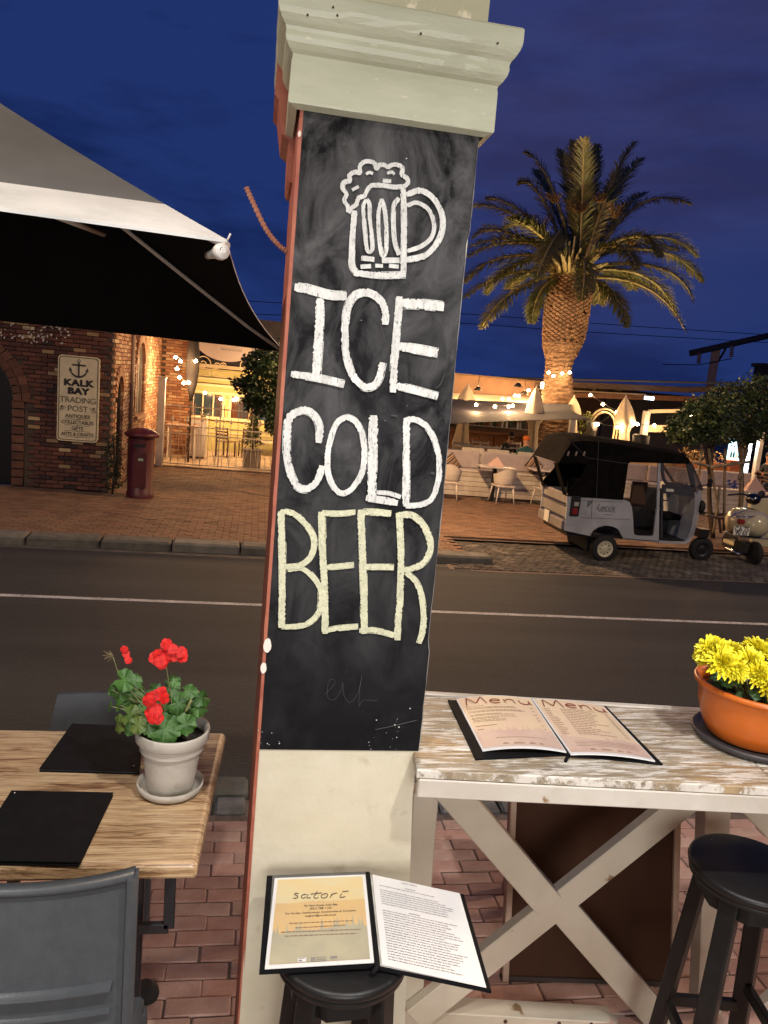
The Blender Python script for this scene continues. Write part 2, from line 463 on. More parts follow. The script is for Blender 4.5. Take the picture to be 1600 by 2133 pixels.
# cobbled parking bay on the right
bay_m = mat('bay_cobble', (.085, .072, .058), (.05, .045, .038), rough=.9, ns=4, bump=.6, bs=40, rand=.35, c3=(.17, .15, .12), ns3=3, lo3=.55, hi3=.7)
struct(MB().quad((3.0, 10.9, -.11), (40, 12.3, -.11), (40, 14.2, -.075), (3.0, 12.85, -.075)).build('parking_bay', mortar))
g = MB()
for r_ in range(17):
    x = 3.15 + (.07 if r_ % 2 else 0)
    while x < 12.5:
        g.bbox((x+rnd(-.008, .008), 11.02+.036*(x-3)+r_*.108, -.108+r_*.0022+rnd(-.003, .006)), (.125, .096, .03), .012)
        x += .138
stuff(g.build('cobbles', bay_m))

# ================================================================== the pillar
PY = 1.66; L0, R0 = .046, .420
cream = mat('cream_paint', (.60, .55, .43), (.53, .48, .36), rough=.55, ns=4, bump=.35, bs=35, c3=(.42, .36, .25), ns3=18, lo3=.66, hi3=.8)
sage = mat('sage_paint', (.40, .415, .305), (.46, .475, .36), rough=.6, ns=5, st=(1, 1, 3), bump=.35, bs=60, c3=(.58, .56, .44), ns3=26, lo3=.68, hi3=.74, coat=.15)
peel = mat('peeling_paint', (.46, .44, .30), (.74, .68, .50), rough=.5, ns=3.2, lo=.49, hi=.505, bump=.4, bs=30)
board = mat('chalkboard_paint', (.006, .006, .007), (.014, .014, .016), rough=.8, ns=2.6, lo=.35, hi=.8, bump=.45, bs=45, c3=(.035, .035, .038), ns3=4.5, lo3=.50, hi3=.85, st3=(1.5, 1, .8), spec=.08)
redp = mat('brick_red_paint', (.30, .075, .045), (.38, .12, .07), rough=.6, ns=15, bump=.5, bs=60)
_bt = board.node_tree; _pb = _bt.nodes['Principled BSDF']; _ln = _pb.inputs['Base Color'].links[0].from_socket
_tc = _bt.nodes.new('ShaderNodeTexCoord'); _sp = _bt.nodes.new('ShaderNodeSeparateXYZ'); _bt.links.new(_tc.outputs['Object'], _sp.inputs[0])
_mr = _bt.nodes.new('ShaderNodeMapRange'); _mr.inputs[1].default_value = 1.15; _mr.inputs[2].default_value = 2.3; _mr.inputs[3].default_value = 0; _mr.inputs[4].default_value = 1; _bt.links.new(_sp.outputs['Z'], _mr.inputs[0])  # paler tone painted in towards the top for the gloss reflection
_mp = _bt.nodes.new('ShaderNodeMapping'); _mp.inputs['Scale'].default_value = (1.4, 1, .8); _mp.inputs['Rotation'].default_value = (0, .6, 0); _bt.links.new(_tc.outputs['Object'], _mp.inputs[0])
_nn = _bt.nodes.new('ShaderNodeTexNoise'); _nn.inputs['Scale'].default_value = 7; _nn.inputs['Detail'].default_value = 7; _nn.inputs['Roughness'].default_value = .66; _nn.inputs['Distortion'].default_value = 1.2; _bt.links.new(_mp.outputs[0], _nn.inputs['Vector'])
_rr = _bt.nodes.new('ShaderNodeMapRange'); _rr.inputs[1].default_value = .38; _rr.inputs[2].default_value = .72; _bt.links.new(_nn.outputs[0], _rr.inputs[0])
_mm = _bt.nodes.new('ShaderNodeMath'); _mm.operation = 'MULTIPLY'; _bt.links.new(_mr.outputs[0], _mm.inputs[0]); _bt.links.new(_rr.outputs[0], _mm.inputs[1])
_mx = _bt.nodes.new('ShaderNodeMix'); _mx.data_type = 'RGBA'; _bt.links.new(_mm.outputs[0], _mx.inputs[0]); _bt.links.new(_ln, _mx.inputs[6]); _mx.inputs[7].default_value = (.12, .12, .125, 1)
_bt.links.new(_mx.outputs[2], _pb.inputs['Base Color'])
pil = thing('pillar', 'square masonry pillar with a black chalkboard front, sage capital and cream base', 'pillar', (.233, 1.85, .65))
def tpr(z):  # half widening of the lower shaft
    return max(0, (1.62-z)*.035)
g = MB()
zs = [.6, 1.0, 1.3, 1.62, 1.742]
sec = []
for z in zs:
    t = tpr(z); sec.append([(L0+.003, PY+.001-t*.2, z), (R0+.004+t*1.9, PY+.001-t*.2, z), (R0+.004+t*1.9, 2.03, z), (L0+.003, 2.03, z)])
def loft(g, sec, close=True, smooth=False):
    for i in range(len(sec)-1):
        n = len(sec[i])
        for k in range(n):
            k2 = (k+1) % n
            g.quad(sec[i][k], sec[i][k2], sec[i+1][k2], sec[i+1][k], smooth)
loft(g, sec)
g.build('base', cream, pil)
MB().bx(L0+.004, R0-.004, PY+.004, 2.03, 1.742, 3.12).build('shaft', cream, pil)
# chalkboard: finely tessellated, slightly uneven plaster
g = MB(); nx, nzz = 14, 50
def bp_(i, k):
    z = 1.742+(3.118-1.742)*k/nzz; x = L0+(R0-L0)*i/nx
    y = PY - .001 + .0022*noise.noise(Vector((x*9, 0, z*6)))*(0 if i in (0, nx) or k in (0, nzz) else 1)
    if i == nx: x += .0016*noise.noise(Vector((3, 0, z*25)))-.0105*(z-2.3 > 0)*min(1, (z-2.3)/.8)*(1 if z < 2.9 else .5) + (.006 if z < 2.0 else 0)
    if i == 0: x += .002*noise.noise(Vector((7, 0, z*30)))
    return (x, y, z)
for i in range(nx):
    for k in range(nzz): g.quad(bp_(i, k), bp_(i+1, k), bp_(i+1, k+1), bp_(i, k+1), True)
for k in range(nzz):
    a = bp_(nx, k); b = bp_(nx, k+1); g.quad(a, (a[0], PY+.006, a[2]), (b[0], PY+.006, b[2]), b)
    a = bp_(0, k); b = bp_(0, k+1); g.quad((a[0], PY+.006, a[2]), a, b, (b[0], PY+.006, b[2]))
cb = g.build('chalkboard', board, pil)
# pale paint line on the right arris
edge_m = mat('grey_white_edge', (.34, .34, .33), (.14, .14, .15), rough=.6, ns=20, st=(1, 1, .6), lo=.4, hi=.6)
g = MB()
for k in range(nzz):
    a = bp_(nx, k); b = bp_(nx, k+1)
    wd = .0022+.0015*noise.noise(Vector((1, 5, a[2]*12)))
    g.quad((a[0]-.0006, PY-.0028, a[2]), (a[0]+wd, PY+.0015, a[2]), (b[0]+wd, PY+.0015, b[2]), (b[0]-.0006, PY-.0028, b[2]))
g.build('paint_line', edge_m, pil)
# brick red side
g = MB(); n_ = 60
for k in range(n_):
    z0 = .62+(3.12-.62)*k/n_; z1 = .62+(3.12-.62)*(k+1)/n_
    def lx(z): return L0 - .0015 - .0022*abs(noise.noise(Vector((0, 3, z*14))))
    for (ya, yb) in ((PY-.0012, 2.032),):
        g.quad((lx(z0), yb, z0), (lx(z0)+.0008, ya, z0), (lx(z1)+.0008, ya, z1), (lx(z1), yb, z1))
    g.quad((lx(z0)+.0008, PY-.0012, z0), (L0+.006, PY-.0022, z0), (L0+.006, PY-.0022, z1), (lx(z1)+.0008, PY-.0012, z1))
g.build('red_side', redp, pil)
chip = mat('bare_plaster', (.75, .66, .60), rough=.7, bump=.3)
for (px, py, h) in ((557, 1345, .033), (549, 1392, .025), (624, 279, .012)):
    p = onY(px, py, PY-.004)
    g = MB(); vs = []
    for k in range(14):
        a = 2*math.pi*k/14; r_ = 1+.18*noise.noise(Vector((math.cos(a)*2, math.sin(a)*2, px)))
        vs.append(Vector((p.x+math.cos(a)*h*.27*r_, PY-.005, p.z+math.sin(a)*h*.5*1.0*r_)))
    g.add(vs+[v+Vector((0, .006, 0)) for v in vs], [list(range(14))]+[(i, (i+1) % 14, (i+1) % 14+14, i+14) for i in range(14)])
    g.build('paint_chip', chip, pil)
# capital: moulded profile swept round the square shaft (offset, height)
prof = [(.004, 3.112), (.020, 3.1185), (.021, 3.122), (.020, 3.196), (.0185, 3.2025), (.019, 3.208), (.026, 3.214), (.0325, 3.224), (.035, 3.234), (.034, 3.243), (.036, 3.250), (.042, 3.257), (.048, 3.267), (.0515, 3.277), (.0525, 3.284), (.052, 3.306), (.049, 3.310), (0, 3.312)]
g = MB()
def ring(o, z, nseg=10):
    pts = []
    x0, x1, y0, y1 = L0-o-.004, R0+o, PY-o, 2.03+o
    cs = [(x0, y0), (x1, y0), (x1, y1), (x0, y1)]
    for c in range(4):
        a = Vector(cs[c]); b = Vector(cs[(c+1) % 4])
        for k in range(nseg):
            q = a.lerp(b, k/nseg); nn = .0016*noise.noise(Vector((q.x*14, q.y*14, z*30)))
            pts.append((q.x+nn, q.y+nn, z+nn*.8))
    return pts
secs = [ring(o, z) for o, z in prof]
for i in range(len(secs)-1):
    n = len(secs[i])
    for k in range(n): g.quad(secs[i][k], secs[i][(k+1) % n], secs[i+1][(k+1) % n], secs[i+1][k], False)
capo = g.build('capital', sage, pil)
g = MB(); g.prism([(L0-.050, 3.318), (L0-.054, 3.20), (L0-.044, 3.19), (L0-.032, 3.12), (L0-.016, 3.11), (L0-.014, 3.03), (L0-.008, 3.02), (L0+.01, 3.02), (L0+.01, 3.318)], 1.86, 2.06)
g.build('rear_moulding', redp, pil)
MB().bx(L0-.052, R0-.010, PY+.006, 2.02, 3.3125, 4.4).build('upper_shaft', peel, pil)
# rusty nail holes on the capital
g = MB()
for (px, py) in ((641, 31), (703, 32), (877, 70), (1037, 90), (694, 15)):
    p = onY(px, py, PY-.0535); g.lathe(p, [(.0022, -.001), (.0022, .001)], 8, 'Y')
g.build('rust_spot', mat('rust_spot', (.07, .03, .015), rough=.9), capo)
# bent reinforcing bar behind
rb = mat('rusty_steel', (.34, .13, .08), (.42, .20, .13), rough=.7, ns=40)
pts = catmull([onY(x, y, 1.88) for (x, y) in ((513, 390), (530, 428), (553, 475), (578, 508), (608, 532))], 30)
g = MB(); g.tube(pts, [.0050+.0013*(1 if (i_ % 6) < 3 else 0) for i_ in range(len(pts))], 10, smooth=False)
g.build('rebar', rb, pil)

# chalk writing --------------------------------------------------------
chalk = mat('chalk', (.70, .70, .68), (.50, .50, .49), rough=.95, ns=80, st=(1, 1, .35), lo=.35, hi=.7, bump=.5, bs=200, c3=(.26, .26, .26), ns3=260, lo3=.58, hi3=.70, st3=(1, 1, .40))
chalky = mat('chalk_pale_yellow', (.60, .60, .43), (.46, .46, .33), rough=.95, ns=80, lo=.35, hi=.7, bump=.5, bs=200, c3=(.30, .30, .22), ns3=260, lo3=.58, hi3=.70, st3=(1, 1, .6))
chalkf = mat('faint_chalk', (.055, .055, .055), rough=.95)
lay = [0]
def stroke(g, pts, wpx, zo, scl, rag=.34, caps=True, closed=False, streak=True):
    """one chalk stroke drawn on the board: pts in zoomed photo pixels"""
    lay[0] = (lay[0]+1) % 6
    Yp = PY-.0042-lay[0]*.00022
    W = [onY(zo[0]+x/scl, zo[1]+y/scl, Yp) for (x, y) in pts]
    W = catmull(W, 8) if len(W) > 2 else [W[0].lerp(W[1], i/12) for i in range(13)]
    wd = wpx/scl/F*PY*.95
    # resample finely
    out_ = [W[0]]
    for i in range(1, len(W)):
        d = (W[i]-W[i-1]).length; k = max(1, int(d/.0022))
        for j in range(1, k+1): out_.append(W[i-1].lerp(W[i], j/k))
    W = out_; n = len(W); sd = rnd(0, 100)
    vs = []
    for i, p in enumerate(W):
        d = (W[min(i+2, n-1)]-W[max(i-2, 0)]).normalized(); nn = Vector((d.z, 0, -d.x))
        e = min(i, n-1-i)*.0022/(wd*.5); q = (1 if closed else min(1, .80+.25*e))
        a = wd*.5*q*(1+rag*noise.noise(Vector((i*.8, sd, 0)))+.10*noise.noise(Vector((i*.12, sd, 9)))+rnd(-.06, .06))
        b = wd*.5*q*(1+rag*noise.noise(Vector((i*.8, sd, 5)))+.10*noise.noise(Vector((i*.12, sd, 3)))+rnd(-.06, .06))
        vs += [p+nn*a, p-nn*b]
    g.add([Vector((v.x, Yp-.00016*(k_//2)/n, v.z)) for k_, v in enumerate(vs)], [(2*i, 2*i+1, 2*i+3, 2*i+2) for i in range(n-1)])
    if streak:       # dry drag lines beside the stroke
        for _ in range(7):
            off = random.choice((-1, 1))*rnd(.46, .60)*wd; i0 = random.randrange(0, max(1, n-12)); i1 = min(n-1, i0+random.randrange(8, 30)); vv = []
            for i in range(i0, i1+1):
                d = (W[min(i+2, n-1)]-W[max(i-2, 0)]).normalized(); nn = Vector((d.z, 0, -d.x))
                t = .0004+.0004*abs(noise.noise(Vector((i*.9, sd, 1))))
                vv += [W[i]+nn*(off+t), W[i]+nn*(off-t)]
            if len(vv) > 3: g.add([Vector((v.x, Yp-.00018-.00003*_, v.z)) for v in vv], [(2*i, 2*i+1, 2*i+3, 2*i+2) for i in range(len(vv)//2-1)])
Z1 = ((560, 0), 2.909); Z2 = ((550, 580), 4.0); Z3 = ((520, 1040), 3.678)
def letter(strokes, Zc, m, name='chalk_letter', **k):
    g = MB()
    for pts, wd in strokes: stroke(g, pts, wd, Zc[0], Zc[1], **k)
    return g.build(name, m, cb)
letter([([(255, 70), (330, 82), (420, 105), (550, 140), (690, 145)], 72), ([(468, 165), (462, 400), (435, 800)], 72), ([(225, 795), (400, 820), (550, 850), (670, 880)], 58)], Z2, chalk)
letter([([(1010, 385), (1012, 280), (975, 190), (900, 130), (820, 118), (750, 150), (700, 230), (680, 330), (675, 480), (685, 620), (715, 750), (770, 850), (840, 905), (910, 895), (960, 830), (988, 700)], 60)], Z2, chalk)
letter([([(1130, 150), (1115, 350), (1095, 550), (1085, 750), (1072, 950)], 62), ([(1150, 208), (1320, 215), (1500, 235)], 78), ([(1120, 566), (1300, 592), (1450, 622)], 74), ([(1105, 895), (1260, 928), (1450, 982)], 62)], Z2, chalk)
letter([([(452, 1370), (465, 1250), (425, 1150), (350, 1100), (280, 1110), (210, 1170), (192, 1290), (190, 1450), (215, 1600), (270, 1720), (330, 1755), (400, 1735), (460, 1660), (485, 1560)], 62)], Z2, chalk)
letter([([(690, 1150), (610, 1200), (560, 1320), (530, 1480), (540, 1640), (600, 1760), (670, 1790), (750, 1730), (820, 1600), (835, 1440), (815, 1290), (760, 1190), (680, 1148)], 50)], Z2, chalk, )
letter([([(912, 1140), (908, 1450), (895, 1860)], 76), ([(850, 1828), (1000, 1850), (1115, 1868)], 60), ([(940, 1785), (1040, 1790), (1140, 1822)], 34)], Z2, chalk)
letter([([(1185, 1170), (1187, 1500), (1182, 1900)], 60), ([(1165, 1185), (1260, 1175), (1360, 1240), (1430, 1370), (1460, 1530), (1455, 1680), (1400, 1830), (1310, 1885), (1180, 1898)], 48)], Z2, chalk)
letter([([(242, 90), (250, 400), (250, 700), (245, 985)], 54), ([(235, 95), (330, 105), (430, 190), (492, 300), (480, 420), (400, 500), (280, 520)], 46), ([(290, 540), (400, 528), (490, 600), (545, 700), (535, 850), (470, 935), (380, 970), (245, 980)], 44)], Z3, chalky)
letter([([(550, 95), (560, 400), (575, 700), (580, 1030)], 56), ([(555, 105), (680, 108), (812, 98)], 44), ([(590, 520), (690, 512), (800, 500)], 46), ([(570, 1005), (700, 985), (832, 975)], 45)], Z3, chalky)
letter([([(852, 80), (865, 400), (875, 700), (880, 1030)], 58), ([(840, 98), (960, 98), (1085, 112)], 50), ([(880, 520), (1000, 518), (1105, 520)], 48), ([(840, 1005), (960, 1005), (1110, 1040)], 46)], Z3, chalky)
letter([([(1148, 120), (1160, 400), (1155, 700), (1130, 1080)], 54), ([(1120, 125), (1240, 125), (1330, 200), (1382, 320), (1370, 430), (1300, 510), (1180, 545)], 52), ([(1200, 560), (1280, 640), (1320, 760), (1335, 900), (1325, 1020), (1300, 1105)], 48)], Z3, chalky)
mug = [([(520, 1275), (507, 1450), (503, 1600), (530, 1655)], 34), ([(515, 1655), (680, 1668), (830, 1665)], 36), ([(815, 1145), (820, 1400), (815, 1675)], 34),
       ([(835, 1180), (920, 1155), (1000, 1205), (1050, 1310), (1040, 1430), (960, 1540), (832, 1578)], 34), ([(838, 1245), (900, 1228), (968, 1270), (1002, 1360), (985, 1440), (920, 1495), (838, 1520)], 24),
       ([(592, 1210), (572, 1260), (582, 1400), (598, 1520), (628, 1500), (615, 1350), (610, 1240), (590, 1208)], 22),
       ([(685, 1205), (664, 1300), (670, 1450), (688, 1548), (714, 1500), (708, 1300), (685, 1205)], 24),
       ([(790, 1200), (757, 1260), (760, 1450), (790, 1545)], 24),
       ([(480, 1285), (478, 1250), (458, 1215), (470, 1175), (447, 1140), (455, 1105), (490, 1092), (488, 1062), (520, 1042), (552, 1046), (552, 1008), (578, 980), (612, 978), (640, 990), (652, 1022), (672, 1000), (700, 1000), (722, 1012), (750, 998), (785, 1000), (808, 1020), (806, 1058), (836, 1080), (842, 1105), (825, 1126), (760, 1132), (690, 1122), (625, 1124), (598, 1150), (580, 1185), (545, 1200), (528, 1240), (500, 1262), (482, 1290)], 25),
       ([(560, 1562), (640, 1570)], 26), ([(685, 1578), (792, 1578)], 26), ([(556, 1616), (620, 1612)], 20), ([(645, 1610), (692, 1612)], 18), ([(728, 1610), (787, 1616)], 20),
       ([(588, 1054), (610, 1044), (632, 1052)], 14), ([(718, 1052), (742, 1042), (762, 1056)], 14), ([(690, 1095), (742, 1098)], 17), ([(505, 1152), (545, 1130)], 14)]
letter(mug, Z1, chalk, 'beer_mug_drawing')
letter([([(570, 1500), (630, 1440), (655, 1395), (620, 1380), (595, 1450), (605, 1525), (655, 1530), (700, 1460), (715, 1410), (722, 1500), (770, 1557), (830, 1480), (862, 1345), (845, 1450), (838, 1585), (870, 1540), (980, 1543)], 3)], Z3, chalkf, 'chalk_scribble', streak=False)
# chalk specks and wiped smears
g = MB()
for _ in range(46):
    if _ < 22: x, y = 520+rnd(900, 1150)/3.678, 1040+rnd(1660, 1960)/3.678
    elif _ < 32: x, y = 520+rnd(60, 240)/3.678, 1040+rnd(1750, 1930)/3.678
    else: x, y = rnd(620, 880), rnd(300, 1500)
    p = onY(x, y, PY-.0045); r_ = rnd(.0004, .0018) if _ < 45 else rnd(.0003, .0010)
    g.add([(p.x+r_*math.cos(a)*rnd(.6, 1.3), PY-.0048, p.z+r_*math.sin(a)*rnd(.6, 1.3)) for a in (0, 1.05, 2.1, 3.15, 4.2, 5.25)], [range(6)])
g.build('chalk_specks', chalk, cb)
stroke_g = MB(); stroke(stroke_g, [(960, 1765), (1100, 1735), (1290, 1690)], 4, *Z3); stroke(stroke_g, [(1430, 915), (1470, 880), (1505, 790)], 5, *Z2)
stroke(stroke_g, [(1060, 1140), (1110, 1145)], 8, *Z2); stroke(stroke_g, [(1390, 1620), (1420, 1625)], 14, *Z2)
stroke_g.build('chalk_scratch', chalkf, cb)

# ================================================================== counter and its X frame (right)
def oldwood():
    m = bpy.data.materials.new('weathered_whitewash'); m.use_nodes = True; t = m.node_tree; b = t.nodes['Principled BSDF']; A = t.nodes.new; K = t.links.new
    tcn = A('ShaderNodeTexCoord')
    def noi(sc_, st, det=6, rough=.65, dist=0):
        mpn = A('ShaderNodeMapping'); mpn.inputs['Scale'].default_value = st; K(tcn.outputs['Object'], mpn.inputs[0])
        n = A('ShaderNodeTexNoise'); n.inputs['Scale'].default_value = sc_; n.inputs['Detail'].default_value = det; n.inputs['Roughness'].default_value = rough; n.inputs['Distortion'].default_value = dist
        K(mpn.outputs[0], n.inputs['Vector']); return n.outputs[0]
    def ramp(src, stops):
        r = A('ShaderNodeValToRGB'); e = r.color_ramp.elements
        e[0].position, e[0].color = stops[0][0], (*stops[0][1], 1); e[1].position, e[1].color = stops[1][0], (*stops[1][1], 1)
        for p, c in stops[2:]:
            q = e.new(p); q.color = (*c, 1)
        K(src, r.inputs[0]); return r.outputs[0]
    grain = ramp(noi(9, (1, 16, 1)), [(.30, (.17, .13, .09)), (.45, (.28, .22, .15)), (.58, (.40, .33, .235)), (.72, (.28, .21, .13))])
    tone = ramp(noi(3.0, (1, 1.6, 1), 3), [(.35, (.9, .92, .93)), (.52, (1, 1, 1)), (.68, (1.12, .95, .72))])
    mm = A('ShaderNodeMix'); mm.data_type = 'RGBA'; mm.blend_type = 'MULTIPLY'; mm.inputs[0].default_value = 1; K(grain, mm.inputs[6]); K(tone, mm.inputs[7])
    pm = ramp(noi(7.5, (1, 9, 1), 9, .76, .25), [(.490, (0, 0, 0)), (.530, (1, 1, 1))])
    m3 = A('ShaderNodeMix'); m3.data_type = 'RGBA'; K(pm, m3.inputs[0]); K(mm.outputs[2], m3.inputs[6])
    pc = ramp(noi(20, (1, 4, 1), 4), [(.3, (.55, .50, .44)), (.7, (.74, .70, .64))]); K(pc, m3.inputs[7])
    crack = ramp(noi(13, (.35, 34, 1), 3), [(.28, (.25, .25, .25)), (.33, (1, 1, 1))])
    m4 = A('ShaderNodeMix'); m4.data_type = 'RGBA'; m4.blend_type = 'MULTIPLY'; m4.inputs[0].default_value = 1; K(m3.outputs[2], m4.inputs[6]); K(crack, m4.inputs[7])
    K(m4.outputs[2], b.inputs['Base Color']); b.inputs['Roughness'].default_value = .5
    bp = A('ShaderNodeBump'); bp.inputs['Strength'].default_value = .7; bp.inputs['Distance'].default_value = .0012; K(pm, bp.inputs['Height'])
    bp2 = A('ShaderNodeBump'); bp2.inputs['Strength'].default_value = .6; bp2.inputs['Distance'].default_value = .001; K(crack, bp2.inputs['Height']); K(bp.outputs[0], bp2.inputs['Normal'])
    K(bp2.outputs[0], b.inputs['Normal']); return m
ow = oldwood()
CZ = 1.74
A_, B_ = onZ(869, 1603, CZ), onZ(1600, 1641, CZ)
cd = (B_-A_).normalized(); cn = Vector((-cd.y, cd.x, 0)); ang = math.atan2(cd.y, cd.x)
ctr = thing('bar_counter', 'weathered white counter on an X braced frame, to the right of the chalkboard pillar', 'counter', (1.0, 1.78, .65))
Rz = Matrix.Rotation(ang, 3, 'Z')
cdep = .425
def cpt(u, v, z): return A_ + cd*u + cn*v + Vector((0, 0, z-CZ))
j = (onZ(1565, 1583, CZ)-A_).dot(cd)
bands = [(0, .105), (.107, .215), (.217, .325), (.327, cdep)]
for bi, (v0, v1) in enumerate(bands):
    for (u0, u1) in (((.0, j), (j+.0025, 1.9))):
        uu = u0-(.0 if u0 > .01 or v0 < .08 else 0)
        c = (cpt(u0, v0, CZ-.011)+cpt(u1, v1, CZ-.011))/2
        MB().bbox(c, (u1-u0, v1-v0, .022), .0025, Rz).build('plank', ow, ctr)
fasc = MB().bar(cpt(.006, .012, CZ-.046), cpt(1.9, .012, CZ-.046), .026, .046, bev=.003).build('front_fascia', white_paint, ctr)
MB().bar(cpt(0, cdep+.012, CZ-.022), cpt(1.9, cdep+.012, CZ-.022), .022, .05, bev=.003).build('back_edge', white_paint, ctr)
FY = 1.96
def fpt(px, py, Y=FY): return onY(px, py, Y)
def strut(name, a, b, w_=.088, t=.034, Y=FY, m=None):
    m = m or MATS['cream_frame_paint']
    a = fpt(*a, Y); b = fpt(*b, Y)
    return MB().bar(a, b, t, w_, up=Vector((0, 1, 0)).cross(b-a), bev=.003).build(name, m, ctr)
cream_frame = mat('cream_frame_paint', (.52, .46, .37), (.44, .38, .29), rough=.5, ns=3, bump=.3, bs=30, c3=(.20, .12, .06), ns3=12, lo3=.69, hi3=.73)  # tan of warm bounce light put into the cream-white paint colour
# X: long diagonal, two half diagonals butting on it
strut('brace', (1478, 1625), (862, 2118), .088, .036, FY)
strut('brace', (900, 1600), (1140, 1878), .088, .05, FY-.006)
strut('brace', (1172, 1892), (1400, 2155), .088, .036, FY+.002)
strut('brace', (1500, 1600), (2060, 2190), .088, .036, FY+.001)
strut('brace', (2090, 1660), (1500, 2190), .088, .036, FY+.040)
strut('post', (2110, 1680), (2075, 2260), .085, .06, FY+.085)
post = strut('post', (1487, 1640), (1462, 2260), .085, .06, FY+.05)
strut('post', (884, 1640), (842, 2200), .075, .06, FY+.05)
strut('bottom_rail', (830, 2104), (2090, 2176), .06, .07, FY+.045)
strut('top_rail', (865, 1600), (2100, 1650), .05, .05, FY+.05)
for (px, py) in ((895, 2128), (1053, 2128), (1165, 2132), (1232, 2134), (1275, 2136)):
    MB().lathe(onY(px, py, FY+.008), [(.006, -.002), (.006, .002)], 8, 'Y').build('rusty_screw', mat('rust_spot', (.07, .03, .015)), ctr)
# brown sandwich board standing on the pavement behind the frame
sb_m = mat('brown_board', (.040, .015, .006), (.058, .022, .009), rough=.75, spec=.2, ns=2.5, st=(1, 1, .4), bump=.15, bs=60)
sb_f = mat('board_frame', (.46, .33, .25), (.36, .24, .17), rough=.6, ns=8)
p0 = onZ(1058, 2035, .66); p1 = onZ(1392, 2046, .66); xd = (p1-p0).normalized(); up_ = Vector((xd.y*-.18, .26, .95)).normalized()
H = .80
sbt = thing('sandwich_board', 'plain brown A frame board leaning on the pavement behind the counter frame', 'board', ((p0+p1)/2))
Wd = (p1-p0).length
nr = xd.cross(up_).normalized(); rot = Matrix((xd, -nr, up_)).transposed()
c = (p0+p1)/2+up_*H/2
MB().bbox(c, (Wd, .018, H), .003, rot).build('panel', sb_m, sbt)
for s_ in (-1, 1):
    MB().bbox(c+xd*s_*(Wd/2+.012), (.022, .04, H+.02), .003, rot).build('frame_side', sb_f, sbt)
MB().bbox(c-up_*(H/2+.0)+nr*0+Vector((0, .0, .0)), (Wd+.05, .03, .02), .003, rot).build('frame_bottom', mat('board_dark', (.03, .015, .008), rough=.7), sbt)
up2 = Vector((0, -.26, .95)).normalized(); top = c+up_*H/2
for s_ in (-1, 1):
    MB().bar(top+xd*s_*(Wd/2-.12)+Vector((0, .03, 0)), top+xd*s_*(Wd/2-.12)-up2*H*1.0+Vector((0, .03, 0)), .022, .04).build('rear_leg', sb_f, sbt)

# ================================================================== stools
stool_dent = 0
def make_stool(label, c, r_=.15, zt=1.44, rot0=.5, splay=.07, h=None):
    t = thing('bar_stool', label, 'stool', (c[0], c[1], .65), 'black wooden bar stools')
    x, y = c
    MB().lathe((x, y, zt), [(r_*.55, -.001), (r_*.93, 0.0), (r_*.985, -.003), (r_, -.010), (r_*.985, -.019), (r_*.95, -.023), (r_*.965, -.027), (r_*.96, -.036), (r_*.9, -.040)], 48).build('seat', black_wood, t)
    apr = MB().lathe((x, y, zt-.04), [(r_*.80, 0), (r_*.80, -.05), (r_*.7, -.05)], 8, smooth=False, a0=rot0+.39).build('apron', black_wood, t)
    legs = []
    for k in range(4):
        a = rot0+k*math.pi/2
        p0 = Vector((x+math.cos(a)*r_*.72, y+math.sin(a)*r_*.72, zt-.04)); p1 = Vector((x+math.cos(a)*(r_*.78+splay), y+math.sin(a)*(r_*.78+splay), .652))
        MB().bar(p0, p1, .046, .036, up=(math.cos(a), math.sin(a), 0), bev=.004).build('leg', black_wood, t); legs.append((p0, p1))
    for lvl, q in ((.62, 0), (.62, 1), (.52, 2), (.52, 3)):
        a = legs[q][0].lerp(legs[q][1], lvl); b = legs[(q+1) % 4][0].lerp(legs[(q+1) % 4][1], lvl)
        MB().bar(a, b, .02, .034, bev=.003).build('rung', black_wood, t)
    return t
p = onZ(718, 1985, 1.44)
make_stool('black stool against the pillar base with the open satori menu lying on its seat', (p.x+.0, 1.41), .142, 1.44, .85, .04)
q = onZ(1560, 1800, 1.44)
make_stool('empty black bar stool in front of the X frame, below the orange flowerpot', (q.x, q.y-.01), .155, 1.44, .62, .06)

# ================================================================== menus
paper = mat('paper_white', (.74, .73, .74), (.66, .65, .66), rough=.35, ns=3)
sleeve = mat('plastic_sleeve', (.36, .34, .30), (.5, .49, .46), rough=.2, ns=30)
sunset = mat('sunset_print', (.66, .49, .24), (.62, .54, .34), rough=.4, ns=9, st=(.6, 1.6, 1))
peach = mat('peach_print', (.68, .54, .36), (.66, .48, .36), rough=.4, ns=7)
haze_p = mat('grey_print', (.36, .33, .25), (.43, .39, .27), rough=.4, ns=12)
haze_r = mat('rosy_print', (.55, .38, .32), (.60, .45, .36), rough=.4, ns=12)
mid_p = mat('orange_print', (.62, .42, .19), (.58, .40, .2), rough=.4, ns=12)
ink = mat('dark_ink', (.05, .035, .03), rough=.6)
inkb = mat('brown_ink', (.22, .12, .08), rough=.6)
inkg = mat('grey_ink', (.22, .21, .22), rough=.6)
inkr = mat('maroon_ink', (.20, .03, .02), rough=.6)
